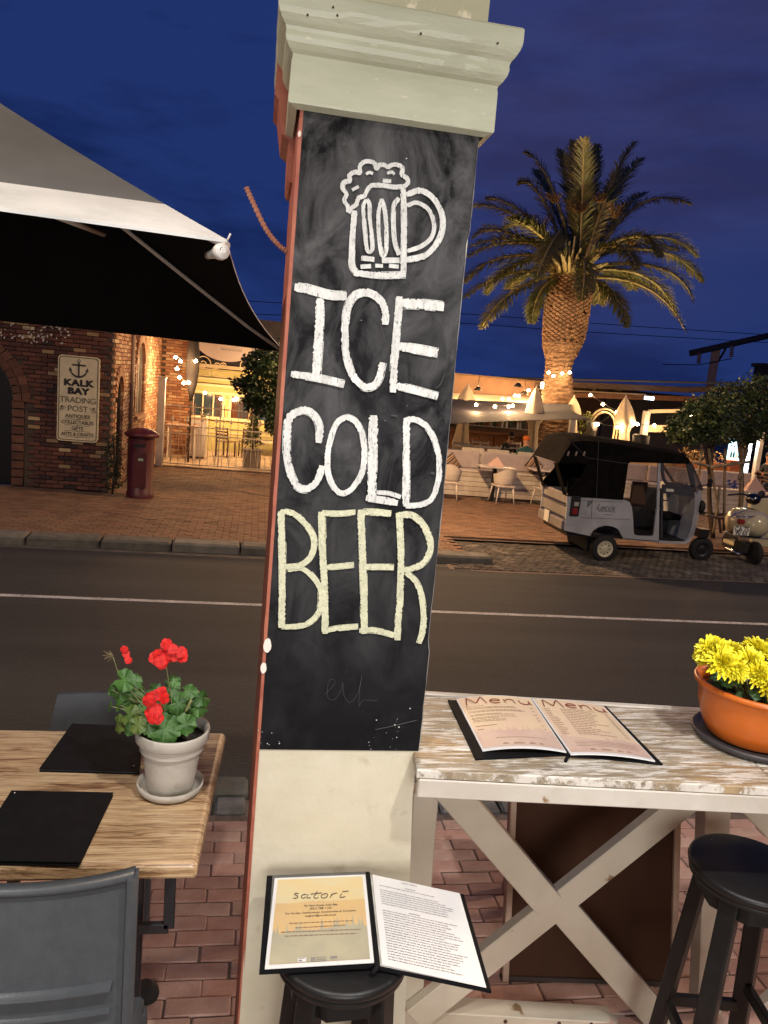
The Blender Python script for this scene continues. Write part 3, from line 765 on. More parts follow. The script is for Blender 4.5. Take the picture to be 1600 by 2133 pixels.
class Page:
    """bilinear sheet between four corners: u across, v from bottom to top"""
    def __init__(s, bl, br, tr, tl, bulge=.0): s.c = [Vector(q) for q in (bl, br, tr, tl)]; s.b = bulge; s.n = (s.c[1]-s.c[0]).cross(s.c[3]-s.c[0]).normalized()
    def at(s, u, v, h=0):
        a = s.c[0].lerp(s.c[1], u); b = s.c[3].lerp(s.c[2], u)
        return a.lerp(b, v)+s.n*(h+s.b*4*u*(1-u))
    def rect(s, g, u0, v0, u1, v1, h, nu=6):
        for i in range(nu):
            a = u0+(u1-u0)*i/nu; b = u0+(u1-u0)*(i+1)/nu
            g.quad(s.at(a, v0, h), s.at(b, v0, h), s.at(b, v1, h), s.at(a, v1, h), True)
    def slab(s, g, u0, v0, u1, v1, h0, h1, nu=6):
        s.rect(g, u0, v0, u1, v1, h1, nu)
        for (a, b, c, d) in ((u0, v0, u1, v0), (u1, v1, u0, v1)):
            for i in range(nu):
                p = a+(c-a)*i/nu; q = a+(c-a)*(i+1)/nu
                g.quad(s.at(p, b, h0), s.at(q, b, h0), s.at(q, b, h1), s.at(p, b, h1))
        for (u, va, vb) in ((u0, v1, v0), (u1, v0, v1)):
            g.quad(s.at(u, va, h0), s.at(u, vb, h0), s.at(u, vb, h1), s.at(u, va, h1))
    def poly(s, g, pts, h):
        g.add([s.at(u, v, h) for u, v in pts], [range(len(pts))])
def lines(pg, g, rows, h, u0=.1, u1=.9, th=.006, ragged=True, word=True):
    for v in rows:
        a = u0+(rnd(0, .03) if ragged else 0); b = u1-(rnd(0, .28) if ragged else 0)
        while a < b:
            L = rnd(.02, .07) if word else b-a
            pg.rect(g, a, v-th/2, min(a+L, b), v+th/2*rnd(.6, 1), h, 1); a += L+.010
def skyline(pg, gr, base, amp, h, u0=.06, u1=.94, v0=.06):
    pts = [(u0, v0)]
    n = 60; ups = []
    for i in range(n+1):
        u = u0+(u1-u0)*i/n
        v = base+amp*.5*noise.noise(Vector((u*3, base*9, 1)))+ (amp*.9*(.4+.6*abs(noise.noise(Vector((i*1.3, 2, base))))) if noise.noise(Vector((i*.37, base*30, 4))) > .12 and i % 2 else 0)
        ups.append((u, v))
    for i in range(n):
        pg_ = [(ups[i][0], v0), (ups[i+1][0], v0), ups[i+1], ups[i]]
        pg.poly(gr, pg_, h)
def tx(pg, s, u, v, size, m, par, sx=1.0, shear=0, bold=0, h=.0022, flip=False):
    o = pg.at(u, v, h); x = pg.at(u+.05, v, h)-pg.at(u-.05, v, h); y = pg.at(u, v+.05, h)-pg.at(u, v-.05, h)
    return text(s, size, frame(o, x, y), m, par, ext=.0001, bold=bold, shear=shear, sx=sx)
# --- satori menu on the stool
sm = thing('open_menu', 'open satori menu with a sunset page, lying on the black stool', 'menu', tuple(onZ(780, 2010, 1.447)))
def zl(x, y, z): return onZ(540+x/3.265, 1800+y/3.265, z)
Lc = Page(zl(0, 735, 1.452), zl(800, 690, 1.452), zl(735, 50, 1.452), zl(52, 78, 1.452))
Rc = Page(zl(795, 700, 1.452), zl(1580, 862, 1.452), zl(1392, 205, 1.452), zl(738, 72, 1.452))
g = MB(); Lc.slab(g, 0, 0, 1, 1, -.006, 0); g.build('cover', black_leather, sm)
g = MB(); Rc.slab(g, 0, 0, 1, 1, -.006, 0); g.build('cover', black_leather, sm)
g = MB(); g.tube([zl(765, 745, 1.447), zl(805, 705, 1.455), zl(738, 65, 1.455)], .006, 8); g.build('spine', black_leather, sm)
g = MB(); Lc.slab(g, .055, .02, .985, .985, .0005, .0025); g.build('inner_lining', mat('sleeve_grey', (.10, .10, .10), rough=.35), sm)
g = MB(); Rc.slab(g, .015, .015, .955, .985, .0005, .003); g.build('inner_lining', sleeve, sm)
Lp = Page(zl(38, 712, 1.4565), zl(782, 668, 1.4565), zl(722, 70, 1.4565), zl(106, 95, 1.4565))
Rp = Page(zl(835, 682, 1.457), zl(1545, 838, 1.457), zl(1362, 198, 1.457), zl(770, 70, 1.457))
g = MB(); Lp.slab(g, 0, 0, 1, 1, -.0015, 0); lp = g.build('page', paper, sm); lp['label'] = 'sunset coloured title page'
g = MB(); Rp.slab(g, 0, 0, 1, 1, -.0015, 0); rp_ = g.build('page', paper, sm); rp_['label'] = 'white page of closely printed text'
g = MB(); Lp.rect(g, .035, .035, .965, .975, .0004, 8); g.build('printed_ground', sunset, lp)
g = MB(); skyline(Lp, g, .68, .03, .0007, .035, .965, .035); g.build('printed_hills', mid_p, lp)
g = MB(); skyline(Lp, g, .36, .20, .0010, .035, .965, .035); g.build('printed_trees', haze_p, lp)
# handwritten title
g = MB()
def pen(pg, g, pts, th, h):
    P = catmull([pg.at(u, v, h) for u, v in pts], 6); n = len(P); vs = []
    for i, p in enumerate(P):
        d = (P[min(i+1, n-1)]-P[max(0, i-1)]).normalized(); nn = d.cross(pg.n)
        t = th*(.55+.65*abs(nn.dot((pg.at(0, 1)-pg.at(0, 0)).normalized()))+.0)
        vs += [p+nn*t/2, p-nn*t/2]
    g.add(vs, [(2*i, 2*i+1, 2*i+3, 2*i+2) for i in range(n-1)])
def inv(pg, x, y):
    """page (u,v) of a zoom3-style pixel"""
    t = zl(x, y, 1.4565)
    u, v = .5, .5
    for _ in range(12):
        e = t-pg.at(u, v); du = pg.at(u+.01, v)-pg.at(u-.01, v); dv = pg.at(u, v+.01)-pg.at(u, v-.01)
        u += e.dot(du)/du.length_squared*.02; v += e.dot(dv)/dv.length_squared*.02
    return u, v
for st_ in ([(268, 204), (246, 203), (240, 211), (262, 221), (258, 233), (230, 236)],
            [(322, 210), (300, 211), (286, 226), (298, 236), (320, 227)], [(334, 207), (326, 226), (332, 234), (350, 232)],
            [(396, 188), (378, 216), (372, 230), (384, 236), (404, 230)], [(350, 208), (428, 199)],
            [(448, 205), (425, 214), (424, 231), (446, 233), (466, 217), (458, 204), (444, 206)],
            [(496, 204), (482, 233)], [(487, 220), (506, 205), (530, 200)],
            [(562, 204), (550, 222), (556, 230), (586, 224)], [(566, 191), (608, 186)]):
    pen(Lp, g, [inv(Lp, x, y) for x, y in st_], .0020, .0016)
g.build('title_lettering', ink, lp)
for (s_, x, y, sz) in (('76 Main Road, Kalk Bay', 420, 283, .0072), ('(021) 788 1123', 418, 304, .0072), ('For Parties, Conferences, Ceremonies or Functions', 420, 330, .0068), ('zoghan@mweb.co.za', 418, 352, .0072)):
    u, v = inv(Lp, x, y); tx(Lp, s_, u, v, sz, ink, lp, sx=1.08, h=.0016)
g = MB()
for (y, a, b) in ((400, 205, 635), (430, 245, 590), (460, 150, 690), (487, 175, 660)):
    u0, v0 = inv(Lp, a, y+8); u1, v1 = inv(Lp, b, y-12); u = u0
    while u < u1:
        L_ = rnd(.015, .05); v = v0+(v1-v0)*(u-u0)/(u1-u0); Lp.rect(g, u, v-.0035, min(u1, u+L_), v+.0035, .0018, 1); u += L_+.008
stuff(g.build('small_print', inkb, lp))
g = MB()
for (a, b, y0, y1) in ((262, 320, 638, 670),): u0, v0 = inv(Lp, a, y1); u1, v1 = inv(Lp, b, y0); Lp.rect(g, u0, v0, u1, v1, .0016, 1)
g.build('logo_patch', paper, lp)
g = MB()
for (a, b, y0, y1) in ((268, 312, 642, 650), (268, 292, 656, 666), (352, 358, 640, 664), (352, 455, 638, 641), (352, 455, 662, 665), (362, 376, 644, 660), (388, 448, 648, 656), (452, 455, 638, 665), (484, 530, 630, 646), (470, 540, 652, 657)):
    u0, v0 = inv(Lp, a, y1); u1, v1 = inv(Lp, b, y0); Lp.rect(g, u0, v0, u1, v1, .0020, 1)
stuff(g.build('logo_print', inkg, lp))
g = MB()
rows = [.93-.027*i for i in range(33)]
tx(Rp, 'LIGHT MEALS', .42, .965, .006, inkg, rp_, h=.001)
for i, v in enumerate(rows):
    if i in (1, 12): Rp.rect(g, .36, v-.004, .48, v+.003, .0008, 1); continue
    if i in (0, 3, 11): continue
    a = .07; b = .90-rnd(0, .22)
    while a < b:
        L_ = rnd(.012, .06); Rp.rect(g, a, v-.004, min(a+L_, b), v+.0025, .0008, 1); a += L_+.007
stuff(g.build('small_print', inkg, rp_))
# --- Menu on the counter
cmn = thing('open_menu', 'open peach coloured menu titled Menu, lying on the weathered counter', 'menu', tuple(onZ(1180, 1585, 1.742)))
def zc(x, y, z): return onZ(840+x/2.105, 1380+y/2.105, z)
h0 = CZ+.004
Lc = Page(zc(318, 424, h0), zc(725, 404, h0), zc(555, 178, h0), zc(196, 165, h0))
Rc = Page(zc(722, 404, h0), zc(1138, 446, h0), zc(888, 192, h0), zc(556, 178, h0))
for P_ in (Lc, Rc):
    g = MB(); P_.slab(g, 0, 0, 1, 1, -.0035, .001); g.build('cover', black_leather, cmn)
g = MB(); g.tube([zc(712, 432, h0), zc(725, 404, h0+.003), zc(558, 170, h0+.003)], .0045, 8); g.build('spine', black_leather, cmn)
h1 = CZ+.0085
Lp = Page(zc(348, 386, h1), zc(716, 392, h1+.006), zc(560, 158, h1+.008), zc(232, 160, h1), .010)
Rp = Page(zc(735, 402, h1+.006), zc(1105, 432, h1), zc(880, 192, h1), zc(565, 160, h1+.008), .007)
def zinv(pg, x, y):
    t = zc(x, y, h1+.006); u, v = .5, .5
    for _ in range(14):
        e = t-pg.at(u, v); du = pg.at(u+.01, v)-pg.at(u-.01, v); dv = pg.at(u, v+.01)-pg.at(u, v-.01)
        u += e.dot(du)/du.length_squared*.02; v += e.dot(dv)/dv.length_squared*.02
    return u, v
for P_, tc_ in ((Lp, (412, 180)), (Rp, (740, 195))):
    g = MB(); P_.slab(g, 0, 0, 1, 1, -.003, 0, 10); pgo = g.build('page', paper, cmn)
    g = MB(); P_.rect(g, .02, .03, .985, .985, .0005, 10); g.build('printed_ground', peach, pgo)
    g = MB(); skyline(P_, g, .32 if P_ is Lp else .28, .12, .0009, .02, .985, .03); g.build('printed_trees', haze_r, pgo)
    u, v = zinv(P_, *tc_)
    # the word Menu in thin strokes
    g = MB()
    strokes = [[(0, 0), (.12, 1), (.45, .12), (.78, 1), (.92, 0)], [(1.12, .33), (1.55, .36), (1.48, .56), (1.25, .56), (1.10, .30), (1.25, .02), (1.55, .06)],
               [(1.78, .56), (1.80, 0)], [(1.80, .36), (2.0, .56), (2.2, .48), (2.25, 0)], [(2.5, .56), (2.52, .15), (2.72, .0), (2.92, .12), (2.97, .56)], [(2.97, .56), (3.02, 0)]]
    W_ = .86/3.0; Hh = .145
    for s_ in strokes:
        if s_[0] == (0, 0):
            for i in range(len(s_)-1):
                a, b = s_[i], s_[i+1]
                pen(P_, g, [(.085+q[0]*W_*.98, .825+q[1]*Hh) for q in (a, ((a[0]+b[0])/2, (a[1]+b[1])/2+.02), b)], .0045, .0020)
        else: pen(P_, g, [(.085+q[0]*W_*.98, .825+q[1]*Hh) for q in s_], .0045, .0020)
    g.build('title_lettering', inkr, pgo)
    g = MB()
    if P_ is Lp:
        for i, v in enumerate([.79, .755, .735, .69, .67, .62, .60, .56, .54, .51, .485]):
            b = .30 if i in (0,) else rnd(.4, .78); a = .06
            while a < b: L_ = rnd(.02, .06); P_.rect(g, a, v-.003, min(b, a+L_), v+.004, .0012, 2); a += L_+.008
            if i % 2: P_.rect(g, .88, v-.004, .92, v+.004, .0012, 1)
        P_.rect(g, .06, .40, .32, .408, .0012, 3); P_.rect(g, .06, .34, .14, .348, .0012, 2)
        for v in (.41, .35): P_.rect(g, .88, v, .92, v+.008, .0012, 1)
        P_.rect(g, .22, .17, .84, .176, .0012, 5)
    else:
        for i in range(15):
            v = .79-.033*i; a = .27; b = rnd(.5, .8)
            P_.rect(g, .06, v-.003, .06+rnd(.05, .13), v+.004, .0012, 1)
            while a < b: L_ = rnd(.02, .06); P_.rect(g, a, v-.003, min(b, a+L_), v+.004, .0012, 2); a += L_+.008
            P_.rect(g, .87, v-.004, .91, v+.004, .0012, 1)
        for v in (.20, .175, .15, .125): P_.rect(g, .14, v, .9, v+.005, .0012, 5)
    for (a, b) in ((.26, .34), (.39, .53), (.58, .66), (.70, .76)):
        P_.rect(g, a, .06, b, .068, .0012, 1); P_.rect(g, a+.015, .075, b-.015, .083, .0012, 1)
    stuff(g.build('small_print', inkb, pgo))

# --- closed black menus on the left table
TZ = 1.52
def closed_menu(label, pts, stud):
    t = thing('closed_menu', label, 'menu', tuple(onZ(*pts[0], TZ)), 'closed black menu folders on the wooden table')
    P_ = Page(*[onZ(*q, TZ+.003) for q in pts])
    g = MB(); P_.slab(g, 0, 0, 1, 1, -.0025, 0); g.build('back_cover', black_leather, t)
    g = MB(); P_.slab(g, .012, .01, .985, .98, .0005, .0045); g.build('pages', mat('page_block', (.03, .03, .03), rough=.7), t)
    g = MB(); P_.slab(g, 0, 0, 1, 1, .005, .0075); g.build('front_cover', black_leather, t)
    for (u, v) in stud: MB().lathe(P_.at(u, v, .0080), [(.0032, 0), (.0028, .0012), (.001, .0016)], 12).build('corner_stud', chrome, t)
    return t
closed_menu('far black menu folder on the table, beside the geranium pot', [(82, 1606), (290, 1612), (300, 1518), (150, 1512)], [(.93, .10)])
m2_ = closed_menu('near black menu folder at the table edge, behind the grey chair', [(-70, 1798), (166, 1802), (236, 1656), (24, 1652)], [(.045, .955)])

# ================================================================== left table
def woodgrain(name, cols, rough=.33):
    m = bpy.data.materials.new(name); m.use_nodes = True; t = m.node_tree; b = t.nodes['Principled BSDF']; A = t.nodes.new; K = t.links.new
    tcn = A('ShaderNodeTexCoord'); oi = A('ShaderNodeObjectInfo')
    def noi(sc_, st, det=6, rough=.6, dist=0):
        mpn = A('ShaderNodeMapping'); mpn.inputs['Scale'].default_value = st; K(tcn.outputs['Object'], mpn.inputs[0])
        cx = A('ShaderNodeCombineXYZ'); K(oi.outputs['Random'], cx.inputs[0]); K(oi.outputs['Random'], cx.inputs[2])
        sc3 = A('ShaderNodeVectorMath'); sc3.operation = 'SCALE'; sc3.inputs[3].default_value = 7; K(cx.outputs[0], sc3.inputs[0])
        ad = A('ShaderNodeVectorMath'); K(mpn.outputs[0], ad.inputs[0]); K(sc3.outputs[0], ad.inputs[1])
        n = A('ShaderNodeTexNoise'); n.inputs['Scale'].default_value = sc_; n.inputs['Detail'].default_value = det; n.inputs['Roughness'].default_value = rough; n.inputs['Distortion'].default_value = dist
        K(ad.outputs[0], n.inputs['Vector']); return n.outputs[0]
    def ramp(src, stops):
        r = A('ShaderNodeValToRGB'); e = r.color_ramp.elements
        e[0].position, e[0].color = stops[0][0], (*stops[0][1], 1); e[1].position, e[1].color = stops[1][0], (*stops[1][1], 1)
        for p, c in stops[2:]:
            q = e.new(p); q.color = (*c, 1)
        K(src, r.inputs[0]); return r.outputs[0]
    base = ramp(noi(2.8, (1, 8, 5), 10, .70, 1.3), cols)
    fine = ramp(noi(9, (1, 34, 12), 7, .72, .3), [(.40, (.30, .24, .20)), (.5, (1, 1, 1)), (.75, (1.1, 1.08, 1.02))])
    mm = A('ShaderNodeMix'); mm.data_type = 'RGBA'; mm.blend_type = 'MULTIPLY'; mm.inputs[0].default_value = .85; K(base, mm.inputs[6]); K(fine, mm.inputs[7])
    K(mm.outputs[2], b.inputs['Base Color']); b.inputs['Roughness'].default_value = rough; b.inputs['Coat Weight'].default_value = .1; b.inputs['Coat Roughness'].default_value = .25
    return m
tw = woodgrain('table_wood', [(.30, (.085, .042, .02)), (.39, (.24, .13, .06)), (.46, (.46, .30, .165)), (.58, (.56, .40, .24)), (.66, (.42, .26, .14)), (.74, (.52, .36, .21))])
tb = thing('dining_table', 'light wooden slab table with dark grain, to the left of the pillar', 'table', (-.6, 1.87, .65))
tR0 = onZ(410, 1800, TZ); tR1 = onZ(470, 1525, TZ)
ys_ = [1.566, 1.70, 1.822, 1.935, 2.06, 2.196]
for i in range(5):
    y0, y1 = ys_[i], ys_[i+1]
    def xe(y): return tR0.x + (tR1.x-tR0.x)*(y-tR0.y)/(tR1.y-tR0.y)
    g = MB(); x1 = (xe(y0)+xe(y1))/2; th = .042
    # rounded nose at the right end and along the outer long edges
    pr_ = [(-1.5, 0), (x1-.014, 0), (x1-.006, -.002), (x1, -.008), (x1+.002, -.018), (x1, -.036), (x1-.004, -th), (-1.5, -th)]
    sk = xe(y1)-xe(y0)
    def sect(y, top=0, ins=0):
        out_ = []
        for (x, z) in pr_:
            out_.append((x+(y-(y0+y1)/2)*sk/(y1-y0)-ins*(x > -1.4), y, TZ+(z-top if z > -th/2 else z+top)))
        return out_
    S = []
    if i == 0: S += [sect(y0, .010, .004), sect(y0+.003, .004, .001)]
    S += [sect(y0+(.010 if i == 0 else .0004)), sect(y1-(.010 if i == 4 else .0004))]
    if i == 4: S += [sect(y1-.003, .004), sect(y1, .010)]
    for a in range(len(S)-1):
        n = len(pr_)
        for k in range(n): g.quad(S[a][k], S[a][(k+1) % n], S[a+1][(k+1) % n], S[a+1][k])
    g.add(S[0], [list(range(len(pr_)))]); g.add(S[-1], [list(range(len(pr_)))[::-1]])
    g.build('plank', tw, tb)
# metal frame beneath
fr = mat('table_steel', (.035, .035, .04), rough=.4, metal=.4)
lx = onY(350, 1900, 1.90)
def seg(name, pts, s_=.014):
    g = MB()
    for a, b in zip(pts[:-1], pts[1:]): g.bar(a, b, s_*1.6, s_, up=(0, 1, 0), bev=.002)
    return g.build(name, fr, tb)
seg('bracket', [(lx.x-.0, 1.90, TZ-.042), (lx.x+.004, 1.90, 1.10), (lx.x-.16, 1.90, 1.10)], .018)
for (x, y) in ((-.60, 1.68), (-.60, 2.10), (-1.4, 1.68), (-1.4, 2.10)):
    MB().bar((x, y, TZ-.042), (x, y, .66), .03, .03, up=(0, 1, 0), bev=.003).build('leg', fr, tb)
    MB().lathe((x+.01, y, .65), [(.045, 0), (.045, .02), (.03, .04)], 16).build('foot', rubber, tb)

lg = onY(290, 1850, 1.95)
MB().bar((lg.x, 1.95, TZ-.042), (lg.x, 1.95, .66), .028, .028, up=(0, 1, 0), bev=.003).build('leg', fr, tb)
ft_ = onZ(302, 2066, .67); MB().lathe((ft_.x, ft_.y, .65), [(.040, 0), (.044, .012), (.040, .030), (.02, .05)], 20).build('foot', rubber, tb)

# ================================================================== grey chairs
grey_p = mat('grey_resin', (.050, .056, .064), (.058, .064, .072), rough=.38, ns=30, bump=.12, bs=300, spec=.5)
def chair_near():
    t = thing('dining_chair', 'grey plastic chair in the near left corner, its curved back to the camera', 'chair', (-.42, 1.2, .65), 'grey resin chairs at the wooden table')
    # back: a shell bowed away from the camera; defined by columns from right edge leftwards
    xr = -.172; W = .50
    def P(u, z, off=0):    # u 0 at right edge .. 1 at the left edge
        s_ = (2*u-1); x = xr-W*u; zz = z
        lean = .07*(z-1.1)/.58
        return Vector((x, 1.30+lean-.035*(1-s_*s_)*-1.0-.03+off, zz))
    def ztop(u): s_ = 2*u-1; return 1.664-.052*(1-abs(s_)**2.2)
    n = 24; g = MB()
    rows = [0, .33, .66, 1]
    zb = 1.03
    for i in range(n):
        a, b = i/n, (i+1)/n
        for r_ in range(6):
            v0, v1 = r_/6, (r_+1)/6
            def q(u, v, off): return P(u, zb+(ztop(u)-zb)*v, off)
            for off, fl in ((0, 0), (.012, 1)):
                pts = [q(a, v0, off), q(b, v0, off), q(b, v1, off), q(a, v1, off)]
                g.add(pts, [(0, 1, 2, 3) if fl == 1 else (3, 2, 1, 0)], True)
    g.build('backrest', grey_p, t)
    # rolled rim along the top and down the right side
    g = MB(); pts = [P(i/n, ztop(i/n)-.004, -.004) for i in range(n+1)]
    vs = []; 
    for i, p in enumerate(pts):
        for (dy, dz) in ((-.004, -.012), (-.007, -.003), (-.004, .003), (.006, .005), (.022, .002), (.022, -.006)): vs.append(p+Vector((0, dy, dz)))
    g.add(vs, [(i*6+k, i*6+(k+1) % 6, (i+1)*6+(k+1) % 6, (i+1)*6+k) for i in range(n) for k in range(6)], True)
    g.build('top_rim', grey_p, t)
    for s_ in (0, 1):
        g = MB(); vs = []; m = 12; sg = -1 if s_ == 0 else 1
        for k in range(m+1):
            z = .95+(1.655-.95)*k/m; p = P(s_, z)
            out_ = .012*(1-k/m)
            for (dx, dy) in ((-.014*-sg*-1, -.004), (-.010*-sg*-1, -.014), (.000, -.018), (.008*-sg*-1, -.006), (.006*-sg*-1, .022), (-.012*-sg*-1, .022)):
                vs.append(p+Vector((-dx*1.0*(1 if s_ == 0 else 1)+(out_ if s_ == 0 else -out_), dy, 0)))
        g.add(vs, [(i*6+k, i*6+(k+1) % 6, (i+1)*6+(k+1) % 6, (i+1)*6+k) for i in range(m) for k in range(6)]+[list(range(6)), list(range(m*6, m*6+6))[::-1]], False)
        g.build('side_rail', grey_p, t)
    for (zc_, dz, bulge) in ((1.452, .010, .016), (1.405, .006, .010)):
        g = MB(); vs = []
        for i in range(n+1):
            u = .06+.88*i/n; s_ = 2*u-1; p = P(u, zc_-.050*(1-abs(s_)**2.0))
            for (dy, dz_) in ((0.004, -dz), (-bulge, -dz*.3), (-bulge, dz*.3), (.004, dz)): vs.append(p+Vector((0, dy, dz_)))
        g.add(vs, [(i*4+k, i*4+k+1, (i+1)*4+k+1, (i+1)*4+k) for i in range(n) for k in range(3)], True)
        g.build('back_ridge', grey_p, t)
    MB().bbox((-.41, 1.50-.02, 1.08), (.46, .40, .03), .012).build('seat', grey_p, t)
    for (x, y) in ((-.19, 1.30), (-.63, 1.30), (-.19, 1.66), (-.63, 1.66)):
        MB().bar((x, y, 1.07), (x+(.02 if x > -.4 else -.02), y, .65), .035, .035, up=(0, 1, 0), bev=.006).build('leg', grey_p, t)
chair_near()
def chair_far():
    t = thing('dining_chair', 'grey chair behind the wooden table, only its flat back top showing', 'chair', (-.44, 2.6, .65), 'grey resin chairs at the wooden table')
    a = onY(120, 1447, 2.42); b = onY(300, 1450, 2.42)
    zt = a.z; x0 = a.x; x1 = x0+.38
    g = MB(); n = 12
    for i in range(n):
        u0, u1 = i/n, (i+1)/n
        def q(u, z, o): return Vector((x0+(x1-x0)*u-(.02 if z < zt-.1 else 0)*(1-2*u), 2.42+.02*(1-(2*u-1)**2)+o+(zt-z)*.12*-1, z))
        for z0, z1 in ((zt-.42, zt-.12), (zt-.12, zt)):
            g.add([q(u0, z0, 0), q(u1, z0, 0), q(u1, z1, 0), q(u0, z1, 0)], [(0, 1, 2, 3)], True)
            g.add([q(u0, z0, .014), q(u1, z0, .014), q(u1, z1, .014), q(u0, z1, .014)], [(3, 2, 1, 0)], True)
        g.add([q(u0, zt, 0), q(u1, zt, 0), q(u1, zt, .014), q(u0, zt, .014)], [(0, 1, 2, 3)])
    g.quad(q(0, zt-.12, 0), q(0, zt-.12, .014), q(0, zt, .014), q(0, zt, 0)); g.quad(q(0, zt-.42, 0), q(0, zt-.42, .014), q(0, zt-.12, .014), q(0, zt-.12, 0))
    g.build('backrest', grey_p, t)
    MB().bbox((x0+.15, 2.62, 1.08), (.34, .40, .03), .012).build('seat', grey_p, t)
    for (x, y) in ((x0+.03, 2.46), (x0+.29, 2.46), (x0+.03, 2.78), (x0+.29, 2.78)):
        MB().bar((x, y, 1.07), (x, y, .65), .035, .035, up=(0, 1, 0), bev=.006).build('leg', grey_p, t)
chair_far()

# ================================================================== geranium
clay_w = mat('pale_clay', (.47, .43, .38), (.41, .37, .32), rough=.65, ns=5, bump=.3, bs=60, c3=(.27, .25, .20), ns3=11, lo3=.56, hi3=.70)
earth = mat('potting_soil', (.012, .009, .007), (.035, .025, .018), rough=.95, ns=60, bump=1, bs=120)
gp = onZ(355, 1645, TZ); gp.z = TZ; gx, gy = gp.x-.001, gp.y
ger = thing('potted_geranium', 'red geranium in a pale clay pot and saucer at the corner of the wooden table', 'plant', (gx, gy, TZ))
PS = 1.09
def psc(l): return [(r_*PS, h*PS) for r_, h in l]
MB().lathe((gx, gy, TZ), psc([(.050, .001), (.066, .003), (.0735, .010), (.0765, .024), (.0735, .025), (.069, .012), (.055, .009), (.0, .009)]), 48, cap=False).build('saucer', clay_w, ger)
MB().lathe((gx, gy, TZ+.010), psc([(.0, .001), (.052, .001), (.0545, .004), (.0585, .04), (.0645, .085), (.0700, .119), (.0705, .1205), (.080, .121), (.083, .124), (.0845, .146), (.0835, .149), (.0795, .149), (.0765, .146), (.074, .120), (.073, .100)]), 56, cap=False).build('pot', clay_w, ger)
g = MB(); n = 20
for i in range(n):
    for k in range(24):
        def q(i, k):
            r_ = .080*i/n; a = k*math.pi/12; return Vector((gx+r_*math.cos(a), gy+r_*math.sin(a), TZ+.142+.012*noise.noise(Vector((r_*60*math.cos(a), r_*60*math.sin(a), 2)))))
        g.add([q(i, k), q(i+1, k), q(i+1, k+1), q(i, k+1)], [(0, 1, 2, 3)], True)
g.build('soil', earth, ger)
leaf_m = mat('geranium_leaf', (.028, .078, .014), (.060, .15, .028), rough=.5, ns=30, bump=.4, bs=150, rand=.25, lo=.35, hi=.65, subs=.0)
leaf_y = mat('geranium_leaf_olive', (.085, .12, .018), (.055, .10, .02), rough=.5, ns=30, bump=.4, bs=150)
stem_m = mat('plant_stem', (.14, .16, .05), (.22, .20, .09), rough=.6, ns=30)
def gleaf(c, r_, nrm, m=leaf_m, cup=.25, par=ger, name='leaf', lob=5):
    nrm = Vector(nrm).normalized(); x = nrm.cross(Vector((.2, .3, 1))).normalized(); y = nrm.cross(x)
    n = 40; vs = [Vector(c)-nrm*r_*.0]; ph = rnd(0, 6)
    for ring_ in (.35, .7, 1.0):
        for k in range(n):
            a = 2*math.pi*k/n; d = (a-math.pi) 
            notch = 1-.55*math.exp(-((a if a < math.pi else a-2*math.pi)/.22)**2)
            rr = r_*ring_*(1+(.07*math.cos(lob*2*a/1.0+ph)+.03*math.cos(21*a))*ring_)*(notch if ring_ > .5 else 1)
            h = cup*r_*(ring_**2)*(.8+.7*math.cos(lob*a+ph)) + .05*r_*math.cos(9*a+ph)*ring_
            vs.append(Vector(c)+x*rr*math.cos(a)+y*rr*math.sin(a)-nrm*h)
    fs = [(0, 1+k, 1+(k+1) % n) for k in range(n)]
    for q in range(2):
        for k in range(n): fs.append((1+q*n+k, 1+(q+1)*n+k, 1+(q+1)*n+(k+1) % n, 1+q*n+(k+1) % n))
    g = MB(); g.add(vs, fs, True); o = g.build(name, m, par); return o
def zg(x, y, Y): return onY(200+x/5.615, 1310+y/5.615, Y)
root = Vector((gx, gy, TZ+.135))
stems = MB()
GL = [(800, 1180, -.055, 150, 'g', (.1, -1, .5)), (1045, 1125, -.05, 105, 'g', (.2, -1, .25)), (395, 1010, -.03, 100, 'y', (-.6, -.8, .4)), (490, 1125, -.06, 85, 'y', (-.3, -1, .4)),
      (600, 1120, -.05, 90, 'g', (0, -1, .5)), (250, 1110, -.01, 95, 'y', (-.9, -.5, .1)), (390, 1180, -.05, 60, 'g', (-.3, -1, .2)), (975, 880, 0, 110, 'g', (.1, -1, .3)), (1210, 920, 0, 95, 'g', (.5, -.9, .3)),
      (1235, 800, .01, 95, 'g', (.6, -.5, .8)), (1090, 730, 0, 80, 'g', (0, -.6, .9)), (880, 680, .01, 85, 'g', (0, -1, .5)), (920, 610, .015, 65, 'g', (.2, -.8, .6)), (680, 700, .01, 70, 'g', (-.2, -.6, .8)), (330, 600, 0, 105, 'd', (-.3, -1, .3)),
      (280, 740, .01, 100, 'd', (-.4, -1, .2)), (420, 740, .02, 110, 'd', (-.1, -1, .2)), (400, 860, .02, 95, 'd', (-.2, -1, .3)), (240, 880, .01, 65, 'd', (-.9, -.5, .1)), (155, 900, 0, 55, 'd', (-1, -.3, .1)), (160, 700, .01, 50, 'd', (-.9, -.4, .3)),
      (560, 880, .01, 100, 'g', (-.1, -1, .4)), (700, 900, .015, 110, 'g', (.1, -1, .4)), (820, 850, .02, 105, 'g', (.1, -1, .3)), (1110, 1010, .01, 80, 'g', (.3, -1, .2)), (930, 1020, .01, 75, 'g', (.1, -1, .4)), (640, 1010, .01, 95, 'g', (0, -1, .4)), (500, 980, 0, 75, 'g', (-.2, -1, .5)), (1080, 860, .03, 95, 'g', (0, -1, .3)), (440, 620, .02, 80, 'd', (0, -1, .3)),
      (760, 1080, .01, 100, 'g', (0, -1, .3)), (870, 960, .02, 70, 'g', (.1, -1, .3))]
